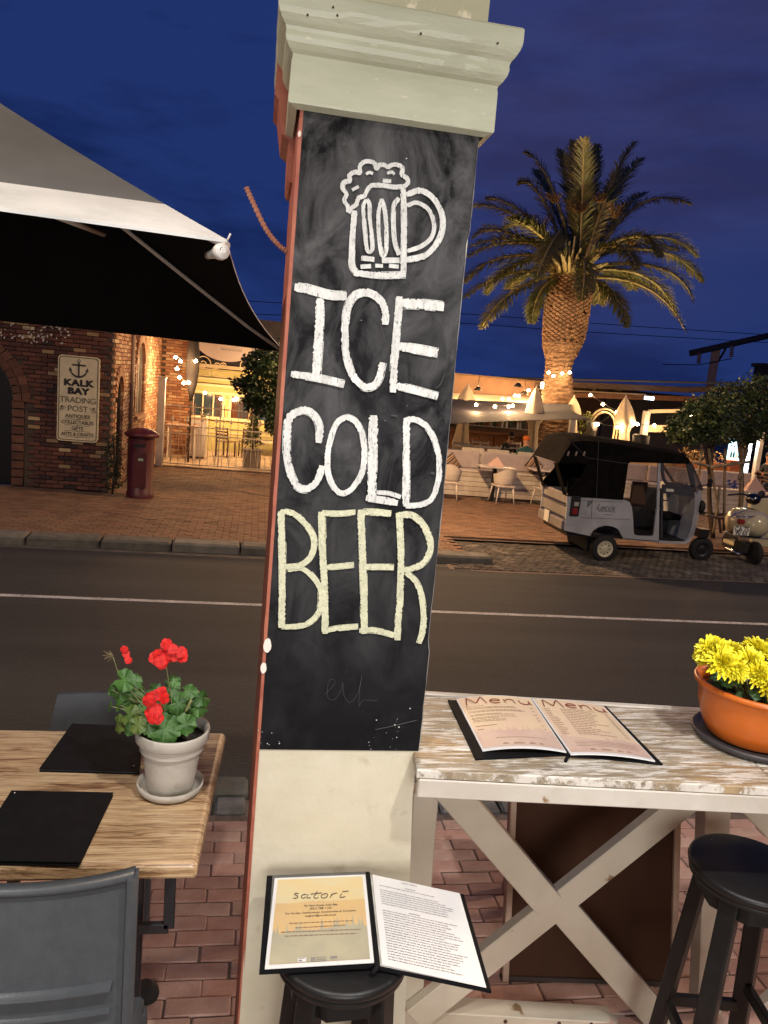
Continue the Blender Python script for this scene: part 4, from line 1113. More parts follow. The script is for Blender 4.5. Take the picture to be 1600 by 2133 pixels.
for (x, y, dy, r_, kx, nn) in GL:
    c = zg(x, y, gy+dy); r_m = r_/5.615/F*(gy+dy)*1.03*.95
    nn = Vector(nn)+Vector((rnd(-.15, .15), rnd(-.1, .1), rnd(-.15, .15)))
    gleaf(c, r_m*1.32, nn, leaf_y if kx == 'y' else leaf_m, rnd(.15, .4))
    mid = root.lerp(c, .5)+Vector((0, .01, .015)); stems.tube(catmull([root+Vector(((c.x-gx)*.25, (c.y-gy)*.25, 0)), mid, c], 4), .0013, 5)
stems.tube([zg(1020, 1010, gy-.02), zg(1070, 930, gy-.02), zg(1100, 860, gy-.02), zg(1120, 830, gy-.018)], [.0035, .0042, .0036, .0042], 8)
b1, b2, b3 = zg(760, 450, gy-.0), zg(850, 300, gy), zg(700, 900, gy-.03)
stems.tube(catmull([root, root.lerp(zg(790, 470, gy), .6)+Vector((.01, 0, 0)), zg(800, 330, gy)], 6), .0011, 5)
stems.tube(catmull([root, zg(330, 620, gy+.01), zg(200, 330, gy+.01)], 6), .0011, 5)
stems.build('stems', stem_m, ger)
petal_m = mat('red_petal', (.62, .018, .012), (.42, .006, .010), rough=.55, ns=90, spec=.25, rand=.12)
def floret(g, c, r_, nrm):
    nrm = Vector(nrm).normalized(); x = nrm.cross(Vector((.1, .2, 1))).normalized(); y = nrm.cross(x); a0 = rnd(0, 6)
    for k in range(5):
        a = a0+k*2*math.pi/5; d = x*math.cos(a)+y*math.sin(a); s_ = nrm.cross(d); P_ = []
        for (t, w_, h) in ((.05, .06, 0), (.45, .42, .06), (.8, .52, .04), (1.05, .34, -.05)):
            P_ += [c+d*r_*t-s_*r_*w_+nrm*r_*h, c+d*r_*t+nrm*r_*(h-.05), c+d*r_*t+s_*r_*w_+nrm*r_*h]
        g.add(P_, [(i*3+j, i*3+j+1, (i+1)*3+j+1, (i+1)*3+j) for i in range(3) for j in range(2)], True)
for (lst, dy) in (([(820, 180), (840, 240), (900, 235), (740, 300), (790, 310), (760, 385), (880, 330), (920, 310), (1000, 270), (1010, 330), (690, 340), (800, 360), (770, 410)], -.01),
                  ([(625, 800), (640, 880), (700, 775), (770, 740), (795, 815), (620, 840), (640, 970), (700, 1010), (660, 1040), (720, 1040), (700, 950)], -.07),
                  ([(335, 240), (350, 290), (380, 360)], .01)):
    g = MB()
    for (x, y) in lst:
        c = zg(x+rnd(-6, 6), y+rnd(-6, 6), gy+dy+rnd(-.008, .008)); floret(g, c, rnd(.0125, .0155) if dy < .005 else .009, (rnd(-.5, .5), -1, rnd(-.2, .7)))
    g.build('flower_head', petal_m, ger)
g = MB()
for _ in range(22):
    a = rnd(2.0, 4.6); c = zg(200, 310, gy+.01); e = c+Vector((math.cos(a)*rnd(.012, .028), rnd(-.01, .01), math.sin(a)*rnd(-.02, .02)))
    g.tube([c, e], [.0006, .0013], 5)
g.build('seed_head', mat('dry_bloom', (.16, .12, .06), rough=.8), ger)

# ================================================================== chrysanthemums in the orange pot
org = mat('orange_plastic', (.62, .145, .015), (.54, .115, .012), rough=.35, ns=5, coat=.2, c3=(.50, .20, .09), ns3=9, lo3=.60, hi3=.75)
sau = mat('charcoal_plastic', (.045, .042, .045), rough=.45)
ox, oy = 1.350, 1.740
chm = thing('potted_chrysanthemum', 'yellow chrysanthemums in a round orange pot on a charcoal saucer, right end of the counter', 'plant', (ox, oy, CZ))
PS = 1.11
MB().lathe((ox, oy, CZ+.0005), psc([(.10, .0), (.122, .002), (.130, .008), (.133, .016), (.131, .020), (.122, .016), (.10, .012), (0, .012)]), 56, cap=False).build('saucer', sau, chm)
MB().lathe((ox, oy, CZ+.014), psc([(0, .001), (.092, .001), (.102, .006), (.116, .035), (.128, .075), (.133, .115), (.137, .119), (.143, .121), (.1455, .127), (.143, .133), (.137, .134), (.130, .127), (.126, .107)]), 64, cap=False).build('pot', org, chm)
g = MB(); 
for i in range(16):
    for k in range(24):
        def q(i, k):
            r_ = .142*i/16; a = k*math.pi/12; return Vector((ox+r_*math.cos(a), oy+r_*math.sin(a), CZ+.120+.014*noise.noise(Vector((r_*50*math.cos(a), r_*50*math.sin(a), 5)))))
        g.add([q(i, k), q(i+1, k), q(i+1, k+1), q(i, k+1)], [(0, 1, 2, 3)], True)
g.build('soil', earth, chm)
yel = mat('yellow_petal', (.90, .84, .05), (.86, .74, .02), rough=.5, ns=40)
cleaf = mat('chrysanthemum_leaf', (.022, .060, .014), (.05, .11, .035), rough=.5, ns=30, rand=.2)
def zo(x, y, Y): return onY(1420+x/7.356, 1310+y/7.356, Y)
def mum(c, R_, nrm, n=150):
    nrm = Vector(nrm).normalized(); x = nrm.cross(Vector((.13, .2, 1))).normalized(); y = nrm.cross(x); g = MB()
    for i in range(n):
        f = (i+.5)/n; th = i*2.39996; el = f**.62*1.75           # angle from the axis
        L = R_*(.50+.55*f)*rnd(.78, 1.12); w_ = R_*rnd(.075, .115); th += rnd(-.2, .2); el += rnd(-.12, .12)
        d = (nrm*math.cos(el)+(x*math.cos(th)+y*math.sin(th))*math.sin(el)).normalized(); s_ = d.cross(nrm).normalized(); u = s_.cross(d)
        b = c; P_ = []
        for (t, ww, h) in ((.25, .55, 0), (.62, 1.0, .07), (.88, .85, .10), (1.0, .25, .09)):
            P_ += [b+d*L*t-s_*w_*ww+u*L*(h+.03), b+d*L*t+u*L*h*.4, b+d*L*t+s_*w_*ww+u*L*(h+.03)]
        g.add(P_, [(k*3+j, k*3+j+1, (k+1)*3+j+1, (k+1)*3+j) for k in range(3) for j in range(2)], True)
    return g.build('flower_head', yel, chm)
for (x, y, dY, r_, nn) in ((470, 320, -.02, 240, (-.5, -.4, .8)), (640, 520, -.065, 270, (-.2, -.8, .8)), (1060, 530, -.05, 260, (.1, -.8, .8)), (1200, 330, .01, 250, (.2, -.3, 1)), (1310, 830, -.085, 250, (.3, -.9, .4)), (780, 350, .03, 220, (0, -.3, 1)), (1450, 520, -.02, 250, (.5, -.5, .9)), (1600, 700, -.02, 260, (.7, -.6, .7)), (1500, 300, .05, 240, (.3, 0, 1)), (350, 400, 0, 180, (-1, -.3, .3)), (850, 620, -.08, 190, (0, -1, .3)), (1180, 700, -.08, 200, (.1, -1, .4))):
    mum(zo(x, y, oy+dY), r_/7.356/F*oy*1.28, nn)
root = Vector((ox, oy, CZ+.12)); g = MB()
def cl(g, c, L, d, nrm):
    d = Vector(d).normalized(); s_ = d.cross(Vector(nrm)).normalized(); nn = s_.cross(d)
    o = [(0, .04), (.18, .20), (.28, .14), (.42, .34), (.52, .22), (.66, .30), (.76, .17), (1, 0)]
    L_ = [c+d*L*t-s_*L*w_-nn*L*.10*t*t for t, w_ in o]; R_ = [c+d*L*t+s_*L*w_-nn*L*.10*t*t for t, w_ in o]; M_ = [c+d*L*t+nn*L*(.04-.10*t*t) for t, w_ in o]
    vs = L_+M_+R_; n = len(o)
    g.add(vs, [(i, i+1, n+i+1, n+i) for i in range(n-1)]+[(n+i, n+i+1, 2*n+i+1, 2*n+i) for i in range(n-1)], True)
k = 0
for _ in range(72):
    a = rnd(0, 2*math.pi); rr = rnd(.02, .105); z = CZ+rnd(.125, .185)
    c = Vector((ox+rr*math.cos(a), oy+rr*math.sin(a), z)); d = Vector((math.cos(a), math.sin(a), rnd(-.7, .3)))
    if _ < 60:
        gg = MB(); cl(gg, c, rnd(.028, .045), d, (rnd(-.4, .4), -.8, 1)); gg.build('leaf', cleaf, chm)
    g.tube([root+Vector((d.x*.02, d.y*.02, -.01)), c], .0012, 5)
for (x, y) in ((640, 520), (1060, 530), (470, 320), (1310, 830)): g.tube([root, zo(x, y, oy-.03)], .002, 6)
g.build('stems', stem_m, chm)

# ================================================================== big umbrella on the left
can_g = mat('grey_canvas', (.120, .125, .125), (.145, .150, .150), rough=.85, ns=3, bump=.2, bs=300)
can_w = mat('white_canvas', (.74, .75, .75), (.58, .59, .59), rough=.8, ns=3.5, st=(1, 1, 2.5), bump=2, bs=9)
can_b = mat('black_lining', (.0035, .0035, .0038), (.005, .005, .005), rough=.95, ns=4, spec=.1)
rib_m = mat('umbrella_rib', (.52, .46, .40), rough=.5)
Ac = onY(474, 500, 1.78); Bc = onY(594, 731, 4.25)
ux = Vector((-1, .0, 0)); 
hl = onY(0, 434, 1.74)          # the near hem at the photo's left side
nd = (hl-Ac); nd.z = 0; nd.normalize()
side = Vector((Bc.x-Ac.x, Bc.y-Ac.y, 0)).length
Dc = Ac+nd*side; Dc.z = Ac.z; Cc = Bc+nd*side; Cc.z = Bc.z
pk = (Ac+Bc+Cc+Dc)/4
# peak height such that the hip passes the outline at the photo's left side
def _px(p): q = MR.transposed() @ (Vector(p)-CAM); return PW/2+F*q.x/q.z, PH/2+F*q.y/q.z
lo_, hi_ = .2, 1.4
for _ in range(30):          # the hip ridge is seen leaving the photo at its left edge; solve the height of the peak for that
    hm_ = (lo_+hi_)/2; x_, y_ = _px((pk.x, pk.y, Ac.z+hm_)); ya = 500+(y_-500)*(474-0)/(474-x_)
    if ya < 203: hi_ = hm_
    else: lo_ = hm_
pk2 = Vector((pk.x, pk.y, Ac.z+hm_))
umb = thing('patio_umbrella', 'large grey square umbrella with a white border and black underside, upper left', 'umbrella', (pk.x, pk.y, 0))
def hip(a, t, sag): p = a.lerp(pk2, t); p.z -= sag*4*t*(1-t)*.25; return p
SAG = .06
def hemp(a, b, u): p = a.lerp(b, u); cen = (a+b)/2; inw = (pk-cen); inw.z = 0; inw.normalize(); k = 4*u*(1-u); return p+inw*.05*k+Vector((0, 0, .012*k))
def panel(g, a, b, t0, t1, off=0, nu=14, nv=10, flip=False):
    for i in range(nu):
        for j in range(nv):
            def q(u, v):
                t = t0+(t1-t0)*v
                h = hemp(a, b, u); pa = hip(a, t, SAG); pb = hip(b, t, SAG)
                e = pa.lerp(pb, u); ho = h-a.lerp(b, u); e = e+ho*(1-t)**3
                e.z -= .03*4*u*(1-u)*t*(1-t)*2
                return e+Vector((0, 0, off))
            u0, u1, v0, v1 = i/nu, (i+1)/nu, j/nv, (j+1)/nv
            g.add([q(u0, v0), q(u1, v0), q(u1, v1), q(u0, v1)], [(3, 2, 1, 0) if flip else (0, 1, 2, 3)], True)
TB = .135
g = MB(); gb = MB(); gl = MB()
for a, b in ((Ac, Dc), (Dc, Cc), (Cc, Bc), (Bc, Ac)):
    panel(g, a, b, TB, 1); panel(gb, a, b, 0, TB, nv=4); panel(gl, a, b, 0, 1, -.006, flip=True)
    for i in range(14):
        p, q = hemp(a, b, i/14), hemp(a, b, (i+1)/14); gb.quad(p-Vector((0, 0, .006)), q-Vector((0, 0, .006)), q, p)
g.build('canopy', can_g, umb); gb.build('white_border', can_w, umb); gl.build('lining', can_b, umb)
hub = Vector((pk.x, pk.y, pk2.z-.30))
for c in (Ac, Bc, Cc, Dc):
    e = c.lerp(hub, .03)-Vector((0, 0, .012)); pts = [hip(c, t, SAG)-Vector((0, 0, .022)) for t in (.0, .15, .35, .6, .95)]
    pts[0] = c-Vector((0, 0, .012))
    MB().tube(pts, .009, 8).build('rib', rib_m, umb)
MB().tube([onY(108, 447, 1.95), onY(216, 488, 2.30)], .007, 8).build('stretcher', rib_m, umb)
MB().tube([(pk.x, pk.y, .5), pk2+Vector((0, 0, .05))], .024, 16).build('pole', rib_m, umb)
MB().bbox((pk.x, pk.y, .69), (.6, .6, .08), .01).build('base_plate', dark_metal, umb)
dd_ = (Ac-pk); dd_.z = 0; dd_.normalize()
capc = onY(461, 524, 1.775)
capm = mat('white_cap', (.70, .69, .66), rough=.35)
ax = Vector((.45, -.85, .05)).normalized()
g = MB(); rot = ax.to_track_quat('Z', 'Y').to_matrix()
g.lathe(capc, [(.005, .014), (.0065, .011), (.0155, .010), (.0172, .005), (.0178, -.003), (.016, -.013), (.012, -.025), (.009, -.05), (.008, -.07)], 24, rot=rot); g.build('corner_cap', capm, umb)
g = MB(); g.lathe(capc+ax*.0112+Vector((-.004, 0, .002)), [(.0055, 0), (.005, .0015)], 12, rot=rot); g.build('cap_bolt', dark_metal, umb)
MB().tube([Ac+Vector((0, 0, .0)), Ac+Vector((.006, -.002, .014))], .0022, 6).build('tie_cord', capm, umb)

# ================================================================== left: brick trading post
def S2(px, py, Y): p = onY(px, py, Y); return p.x, p.z
WY = 15.25
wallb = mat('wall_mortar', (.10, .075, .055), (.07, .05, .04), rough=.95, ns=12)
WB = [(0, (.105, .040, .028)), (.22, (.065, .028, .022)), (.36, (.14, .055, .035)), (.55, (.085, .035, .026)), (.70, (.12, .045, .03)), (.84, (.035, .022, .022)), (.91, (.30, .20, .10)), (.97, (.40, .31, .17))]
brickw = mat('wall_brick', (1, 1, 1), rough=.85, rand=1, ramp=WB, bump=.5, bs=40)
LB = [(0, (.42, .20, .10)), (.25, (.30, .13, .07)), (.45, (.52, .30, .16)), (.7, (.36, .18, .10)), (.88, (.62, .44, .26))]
brickl = mat('lit_brick', (1, 1, 1), rough=.85, rand=1, ramp=LB, bump=.5, bs=40)  # brighter orange copy of the wall brick, lamplight put into its colour
bld = thing('brick_building', 'dark brick trading post with arched openings, left background', 'building', (-4, WY, 0))
CX = -2.72
ax0, az0 = -6.1, 1.60; ar = 1.63            # arched door at the left
hx = CX
def inarch(x, z, pad=0):
    return (abs(x-ax0) < ar-.0+pad and z < az0) or ((x-ax0)**2+((z-az0)*1.35)**2 < (ar+pad)**2 and z >= az0)
# backing wall with arch hole (polygon)
pts = [(-12, 0), (ax0-ar, 0), (ax0-ar, az0)]
for k in range(1, 16):
    a = math.pi-math.pi*k/16; pts.append((ax0+ar*math.cos(a), az0+ar*math.sin(a)/1.35))
pts += [(ax0+ar, az0), (ax0+ar, 0), (hx, 0), (hx, 4.6), (-12, 4.6)]
MB().prism(pts, WY+.012, WY+.40).build('wall', wallb, bld)
MB().quad((ax0-ar, WY+.3, 0), (ax0+ar, WY+.3, 0), (ax0+ar, WY+.3, 3.2), (ax0-ar, WY+.3, 3.2)).build('door', mat('black_door', (.006, .006, .007), rough=.4), bld)
b0 = MB().bbox((0, 0, 0), (.212, .05, .066), .006).build('brick', brickw); b0.parent = bld; b0.location = Vector((-3, WY, .4))-bld.location
g = MB(); bricks = []
r_ = 0; z = .05
while z < 4.3:
    x = -7.2+(.11 if r_ % 2 else 0)
    while x < hx-.06:
        if not inarch(x, z, .34): bricks.append((x, z))
        x += .222
    z += .078; r_ += 1
vis = [b for b in bricks if b[0] > -4.95 and b[1] < 3.3]
vis.sort(key=lambda b: abs(b[1]-1.6)*.6+abs(b[0]+3.6)); big = set(vis[:285])
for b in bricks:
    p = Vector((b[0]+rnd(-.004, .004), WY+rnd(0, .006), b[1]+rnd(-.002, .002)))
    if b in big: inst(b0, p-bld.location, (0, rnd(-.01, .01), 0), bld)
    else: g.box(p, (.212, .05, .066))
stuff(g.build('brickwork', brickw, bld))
g = MB()
for k in range(28):      # arch ring of headers round the door
    a = math.pi*(k+.5)/28
    for rr in (ar+.09, ar+.24):
        c = Vector((ax0+rr*math.cos(a), WY-.012, az0+rr*math.sin(a)/1.35)); g.box(c, (.135, .07, .16), Matrix.Rotation(-a, 3, 'Y'))
for z in [i*.16+.1 for i in range(10)]: g.box((ax0+ar+.10, WY-.012, z), (.2, .07, .13))
g.build('arch_ring', mat('arch_brick', (.10, .042, .028), (.13, .06, .035), rough=.85, ns=6, rand=.3), bld)
g = MB()                  # white flowering creeper / flaking patches near the eave
for _ in range(70):
    px, py = rnd(0, 150), rnd(668, 716)
    if _ > 45: px, py = rnd(60, 145), rnd(678, 705)
    p = onY(px, py, WY-.05); s_ = rnd(.015, .04); a = rnd(0, 3)
    g.add([p+Vector((s_*math.cos(a), rnd(-.02, .02), s_*math.sin(a))), p+Vector((-s_*math.sin(a)*.5, 0, s_*math.cos(a)*.5)), p-Vector((s_*math.cos(a), 0, s_*math.sin(a))), p+Vector((s_*math.sin(a)*.5, 0, -s_*math.cos(a)*.5))], [(0, 1, 2, 3)])
tag(g.build('creeper', mat('white_blossom', (.55, .50, .42), rough=.7)), 'small white flowers of a creeper high on the dark brick wall', 'plant')
# side wall (faces the courtyard), lit brick, with a doorway arch near the corner and an arched window
SX = CX
pts = [(WY+.40, 0), (15.75, 0)]
d0, d1, dz = 15.55, 16.25, 1.75
pts = [(WY+.013, 0), (d0, 0), (d0, dz)]+[((d0+d1)/2-(d1-d0)/2*math.cos(math.pi*k/8), dz+.42*math.sin(math.pi*k/8)) for k in range(1, 8)]+[(d1, dz), (d1, 0), (23, 0), (23, 4.6), (WY+.013, 4.6)]
MB().prism(pts, SX-.30, SX-.012, 'YZ').build('side_wall', wallb, bld)
MB().quad((SX-.22, d0, 0), (SX-.22, d1, 0), (SX-.22, d1, 2.3), (SX-.22, d0, 2.3)).build('side_door', MATS['black_door'], bld)
g = MB(); z = .05; r_ = 0
wy0, wy1, wz0, wz1 = 17.95, 19.0, 1.30, 2.45
def inhole(y, z):
    if d0-.14 < y < d1+.14 and z < dz+.5: return True
    if wy0-.25 < y < wy1+.25 and wz0 < z < wz1+.62: return True
    return False
while z < 4.4:
    y = WY+.1+(.11 if r_ % 2 else 0)
    while y < 23:
        if not inhole(y, z): g.box((SX+rnd(0, .008), y, z), (.05, .21, .064))
        y += .222
    z += .078; r_ += 1
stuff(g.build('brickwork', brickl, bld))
g = MB()
for k in range(15):
    a = math.pi*(k+.5)/15
    g.box((SX+.015, (d0+d1)/2-(.35+.12)*math.cos(a), dz+.04+(.42+.10)*math.sin(a)), (.08, .075, .2), Matrix.Rotation((math.pi/2-a), 3, 'X'))
for z in [i*.1+.06 for i in range(17)]:
    for y in (d0-.07, d1+.07): g.box((SX+.010, y, z), (.07, .13, .08))
for k in range(19):
    a = math.pi*(k+.5)/19
    g.box((SX+.02, (wy0+wy1)/2-(.525+.12)*math.cos(a), wz1+(.5+.10)*math.sin(a)), (.09, .09, .22), Matrix.Rotation((math.pi/2-a), 3, 'X'))
g.bx(SX-.02, SX+.10, wy0-.12, wy1+.12, wz0-.08, wz0)
for i in range(14):
    for y in (wy0-.12, wy1+.12): g.box((SX+.01, y, wz0+.05+i*.085), (.07, .2, .07))
stuff(g.build('arch_ring', brickl, bld))
wf = MB(); t_ = .05
for y in (wy0+.03, (wy0+wy1)/2, wy1-.03): wf.bx(SX-.06, SX-.01, y-t_/2, y+t_/2, wz0, wz1+(.45 if abs(y-18.475) < .1 else .05))
for i in range(5): zz = wz0+.03+i*(wz1-wz0)/4; wf.bx(SX-.055, SX-.015, wy0, wy1, zz-.02, zz+.02)
for k in range(12):
    a0, a1 = math.pi*k/12, math.pi*(k+1)/12
    wf.bar((SX-.035, (wy0+wy1)/2-.52*math.cos(a0), wz1+.48*math.sin(a0)), (SX-.035, (wy0+wy1)/2-.52*math.cos(a1), wz1+.48*math.sin(a1)), .05, .05)
for a in (.8, 1.25, 1.9, 2.35): wf.bar((SX-.035, 18.475, wz1), (SX-.035, 18.475-.5*math.cos(a), wz1+.47*math.sin(a)), .02, .02)
win = wf.build('window', white_paint, bld)
MB().quad((SX-.07, wy0, wz0), (SX-.07, wy1, wz0), (SX-.07, wy1, wz1+.5), (SX-.07, wy0, wz1+.5)).build('pane', mat('night_glass', (.03, .04, .06), rough=.08, spec=.8), win)
MB().tube([(SX+.06, 17.15, .05), (SX+.06, 17.15, 4.4)], .04, 8).build('downpipe', mat('downpipe_paint', (.30, .22, .16), rough=.5), bld)

xe_ = onY(404, 800, 22.3).x
MB().bx(SX-.1, xe_, 22.33, 22.6, 0, 4.6).build('wing_wall', wallb, bld)
g = MB(); z = .05; r_ = 0
while z < 4.4:
    x = SX+.13+(.11 if r_ % 2 else 0)
    while x < xe_-.05: g.box((x, 22.32+rnd(-.006, .004), z), (.21, .05, .064)); x += .222
    z += .078; r_ += 1
stuff(g.build('brickwork', brickl, bld))
# trading post sign
sg_m = mat('cream_sign', (.66, .60, .40), (.56, .50, .33), rough=.6, ns=5, c3=(.25, .18, .1), ns3=16, lo3=.70, hi3=.78)
sg_d = mat('sign_ink', (.012, .010, .010), rough=.7); sg_b = mat('sign_ink_brown', (.09, .065, .035), rough=.7)
SYp = WY-.075
a = onY(122, 738, SYp); b = onY(208, 745, SYp); c_ = onY(204, 924, SYp); d_ = onY(117, 916, SYp)
sx0, sx1 = (a.x+d_.x)/2, (b.x+c_.x)/2; sz0, sz1 = (d_.z+c_.z)/2, (a.z+b.z)/2
sgn = thing('shop_sign', 'tall cream KALK BAY TRADING POST sign with an anchor, on the dark brick wall', 'sign', ((sx0+sx1)/2, SYp, sz0))
def rr_pts(x0, x1, z0, z1, r_):
    o = []
    for (cx, cz, a0) in ((x1-r_, z1-r_, 0), (x0+r_, z1-r_, 90), (x0+r_, z0+r_, 180), (x1-r_, z0+r_, 270)):
        for k in range(5): a = R(a0+k*22.5); o.append((cx+r_*math.cos(a), cz+r_*math.sin(a)))
    return o
MB().prism(rr_pts(sx0, sx1, sz0, sz1, .07), SYp, SYp+.05).build('sign_board', sg_m, sgn)
g = MB(); po = rr_pts(sx0+.022, sx1-.022, sz0+.022, sz1-.022, .06); pi_ = rr_pts(sx0+.036, sx1-.036, sz0+.036, sz1-.036, .05); n = len(po)
for i in range(n):
    j_ = (i+1) % n
    g.quad((po[i][0], SYp-.002, po[i][1]), (pi_[i][0], SYp-.002, pi_[i][1]), (pi_[j_][0], SYp-.002, pi_[j_][1]), (po[j_][0], SYp-.002, po[j_][1]))
g.build('border_line', sg_b, sgn)
SW, SH = sx1-sx0, sz1-sz0; scx = (sx0+sx1)/2
def st(s_, v, size, m, bold=0, sx=1.0, sp=1.0, dx=0):
    return text(s_, size, frame((scx+dx, SYp-.003, sz0+SH*v), (1, 0, 0), (0, 0, 1)), m, sgn, ext=.001, bold=bold, sx=sx, space=sp)
st('KALK', .685, .155, sg_d, .010, 1.25, 1.12); st('BAY', .590, .155, sg_d, .010, 1.25, 1.08)
st('TRADING', .485, .150, sg_b, .000, 1.02, .95); st('POST', .385, .150, sg_b, .000, 1.02, 1.0)
st('ANTIQUES', .297, .092, sg_b, .002, 1.0, 1.0); st('COLLECTABLES', .225, .092, sg_b, .002, .95, .92); st('GIFTS', .155, .092, sg_b, .002, .95, .95); st('ARTS & CRAFTS', .085, .092, sg_b, .002, .93, .95)
g = MB()
for (v, w_) in ((.262, .62), (.190, .62), (.122, .62), (.052, .62)):
    g.bx(scx-SW*w_/2, scx+SW*w_/2, SYp-.0035, SYp-.001, sz0+SH*v, sz0+SH*v+.006); g.lathe((scx, SYp-.004, sz0+SH*v+.003), [(.012, 0), (.012, .002)], 8, 'Y')
for s_ in (-1, 1):        # small shell flourishes beside POST
    for k in range(4):
        a = R(20+k*28); c = Vector((scx+s_*SW*.40, SYp-.003, sz0+SH*.415))
        g.bar(c, c+Vector((-s_*math.cos(a)*.09, 0, -math.sin(a)*.10)), .010, .003, up=(0, 1, 0))
g.build('rule_lines', sg_b, sgn)
g = MB(); ac = Vector((scx, SYp-.003, sz0+SH*.84))        # anchor
g.bar(ac+Vector((0, 0, -.13)), ac+Vector((0, 0, .14)), .030, .003, up=(0, 1, 0))
g.bar(ac+Vector((-.12, 0, .085)), ac+Vector((.12, 0, .085)), .032, .003, up=(0, 1, 0))
for k in range(10):
    a0, a1 = R(195+k*15), R(195+(k+1)*15); w_ = .018+.022*math.sin(math.pi*(k+.5)/10)
    g.bar(ac+Vector((.15*math.cos(a0), 0, .15*math.sin(a0)+.02)), ac+Vector((.15*math.cos(a1), 0, .15*math.sin(a1)+.02)), w_, .003, up=(0, 1, 0))
for s_ in (-1, 1): g.add([ac+Vector((s_*.155, 0, .05)), ac+Vector((s_*.175, 0, -.03)), ac+Vector((s_*.115, 0, -.02))], [(0, 1, 2)])
for k in range(10):
    a0, a1 = R(k*36), R((k+1)*36); g.bar(ac+Vector((.025*math.cos(a0), 0, .165+.025*math.sin(a0))), ac+Vector((.025*math.cos(a1), 0, .165+.025*math.sin(a1))), .01, .003, up=(0, 1, 0))
g.build('anchor_emblem', mat('anchor_ink', (.05, .045, .04), rough=.7), sgn)

# red post box
pbm = mat('post_box_red', (.085, .010, .012), (.06, .008, .010), rough=.45, ns=4, bump=.15, bs=30, c3=(.10, .04, .03), ns3=12, lo3=.68, hi3=.75)
pbx, pby = -2.10, 14.92
pb_ = thing('post_box', 'old red pillar post box with domed cap at the corner of the brick building', 'post box', (pbx, pby, 0))
MB().lathe((pbx, pby, 0), [(.25, 0), (.25, .10), (.235, .12), (.235, 1.14)], 32, cap=False).build('body', pbm, pb_)
MB().lathe((pbx, pby, 1.14), [(.235, 0), (.30, .01), (.315, .03), (.315, .07), (.29, .09), (.22, .135), (.12, .165), (0, .175)], 32).build('cap', pbm, pb_)
g = MB(); g.bx(pbx-.11, pbx+.10, pby-.252, pby-.20, .98, 1.02); g.build('letter_slot', sg_d, pb_)
g = MB(); g.bx(pbx-.13, pbx+.12, pby-.25, pby-.19, 1.03, 1.055); g.build('slot_hood', pbm, pb_)
g = MB(); g.bx(pbx-.11, pbx+.13, pby-.2435, pby-.19, .22, .86); g.build('door', pbm, pb_)
g = MB(); g.bx(pbx-.02, pbx+.07, pby-.2485, pby-.20, .72, .765); g.build('plate', mat('enamel_plate', (.30, .42, .30), rough=.4), pb_)
# creeper by the corner
lf_d = mat('dark_leaf', (.018, .032, .010), (.035, .05, .016), rough=.6, ns=4, rand=.4)
def leafcloud(g, c, r_, n, size, m=None):
    for _ in range(n):
        while True:
            d = Vector((rnd(-1, 1), rnd(-1, 1), rnd(-1, 1)))
            if d.length < 1: break
        d = d*(d.length**-.35 if d.length > .1 else 1)
        p = Vector((c[0]+d.x*r_[0], c[1]+d.y*r_[1], c[2]+d.z*r_[2])); s_ = rnd(.6, 1.3)*size
        a = Vector((rnd(-1, 1), rnd(-1, 1), rnd(-1, .4))).normalized(); b = a.cross(Vector((rnd(-1, 1), rnd(-1, 1), rnd(-1, 1)))).normalized()
        g.add([p, p+a*s_*.5+b*s_*.25, p+a*s_, p+a*s_*.5-b*s_*.25], [(0, 1, 2, 3)])
g = MB()
for z in (.25, .5, .75, .95): leafcloud(g, (-2.62, 15.05, z), (.16, .12, .22), 110, .07)
vn = thing('creeper_bush', 'narrow dark creeper between the brick corner and the post box', 'plant', (-2.62, 15.05, 0))
g.build('foliage', lf_d, vn); MB().tube([(-2.62, 15.05, 0), (-2.60, 15.05, .6), (-2.63, 15.04, 1.0)], .02, 6).build('stem', mat('bark', (.09, .06, .04), (.05, .035, .025), rough=.9, ns=20, bump=.6), vn)
bark = MATS['bark']

# ---------------- courtyard
cy_floor = mat('courtyard_stone', (.50, .38, .24), (.40, .29, .18), rough=.8, ns=2.5, bump=.4, bs=15)
struct(MB().bx(-2.70, 4.2, 19.75, 29, -.1, .0).build('courtyard_floor', mortar))
g = MB(); y = 19.95; r_ = 0
while y < 24.2:
    x = -2.6+(.2 if r_ % 2 else 0)
    while x < 2.2: g.box((x, y, -.012+rnd(-.004, .006)), (.40, .235, .04)); x += .415
    y += .245; r_ += 1
tag(stuff(g.build('courtyard_slabs', cy_floor)), 'pale lamplit stone slabs of the courtyard behind the gate', 'paving')
# white gate
gw = mat('gate_paint', (.52, .44, .34), (.42, .34, .25), rough=.5, ns=10)
GY = 19.6
gt = thing('iron_gate', 'white wrought iron gate with spear finials across the courtyard entrance', 'gate', (-1.0, GY, 0))
gp0, gp1 = onY(336, 965, GY), onY(577, 985, GY)
for k_, (x, w_, h, nm) in enumerate(((gp0.x-.06, .17, 2.15, 'gate_post'), (gp1.x, .30, 1.42, 'gate_post'))):
    g = MB(); g.bbox((x, GY, h/2), (w_, w_, h), .01); g.bbox((x, GY, h+.02), (w_+.05, w_+.05, .04), .01); g.build(nm, white_paint, gt)
x0, x1 = gp0.x+.04, gp1.x-.15; nb = 15
zs = [onY(450, 852, GY).z, onY(450, 893, GY).z, onY(450, 909, GY).z, .09]
for z, h in zip(zs, (.025, .028, .028, .025)): MB().bar((x0, GY, z), (x1, GY, z), .02, h).build('rail', gw, gt)
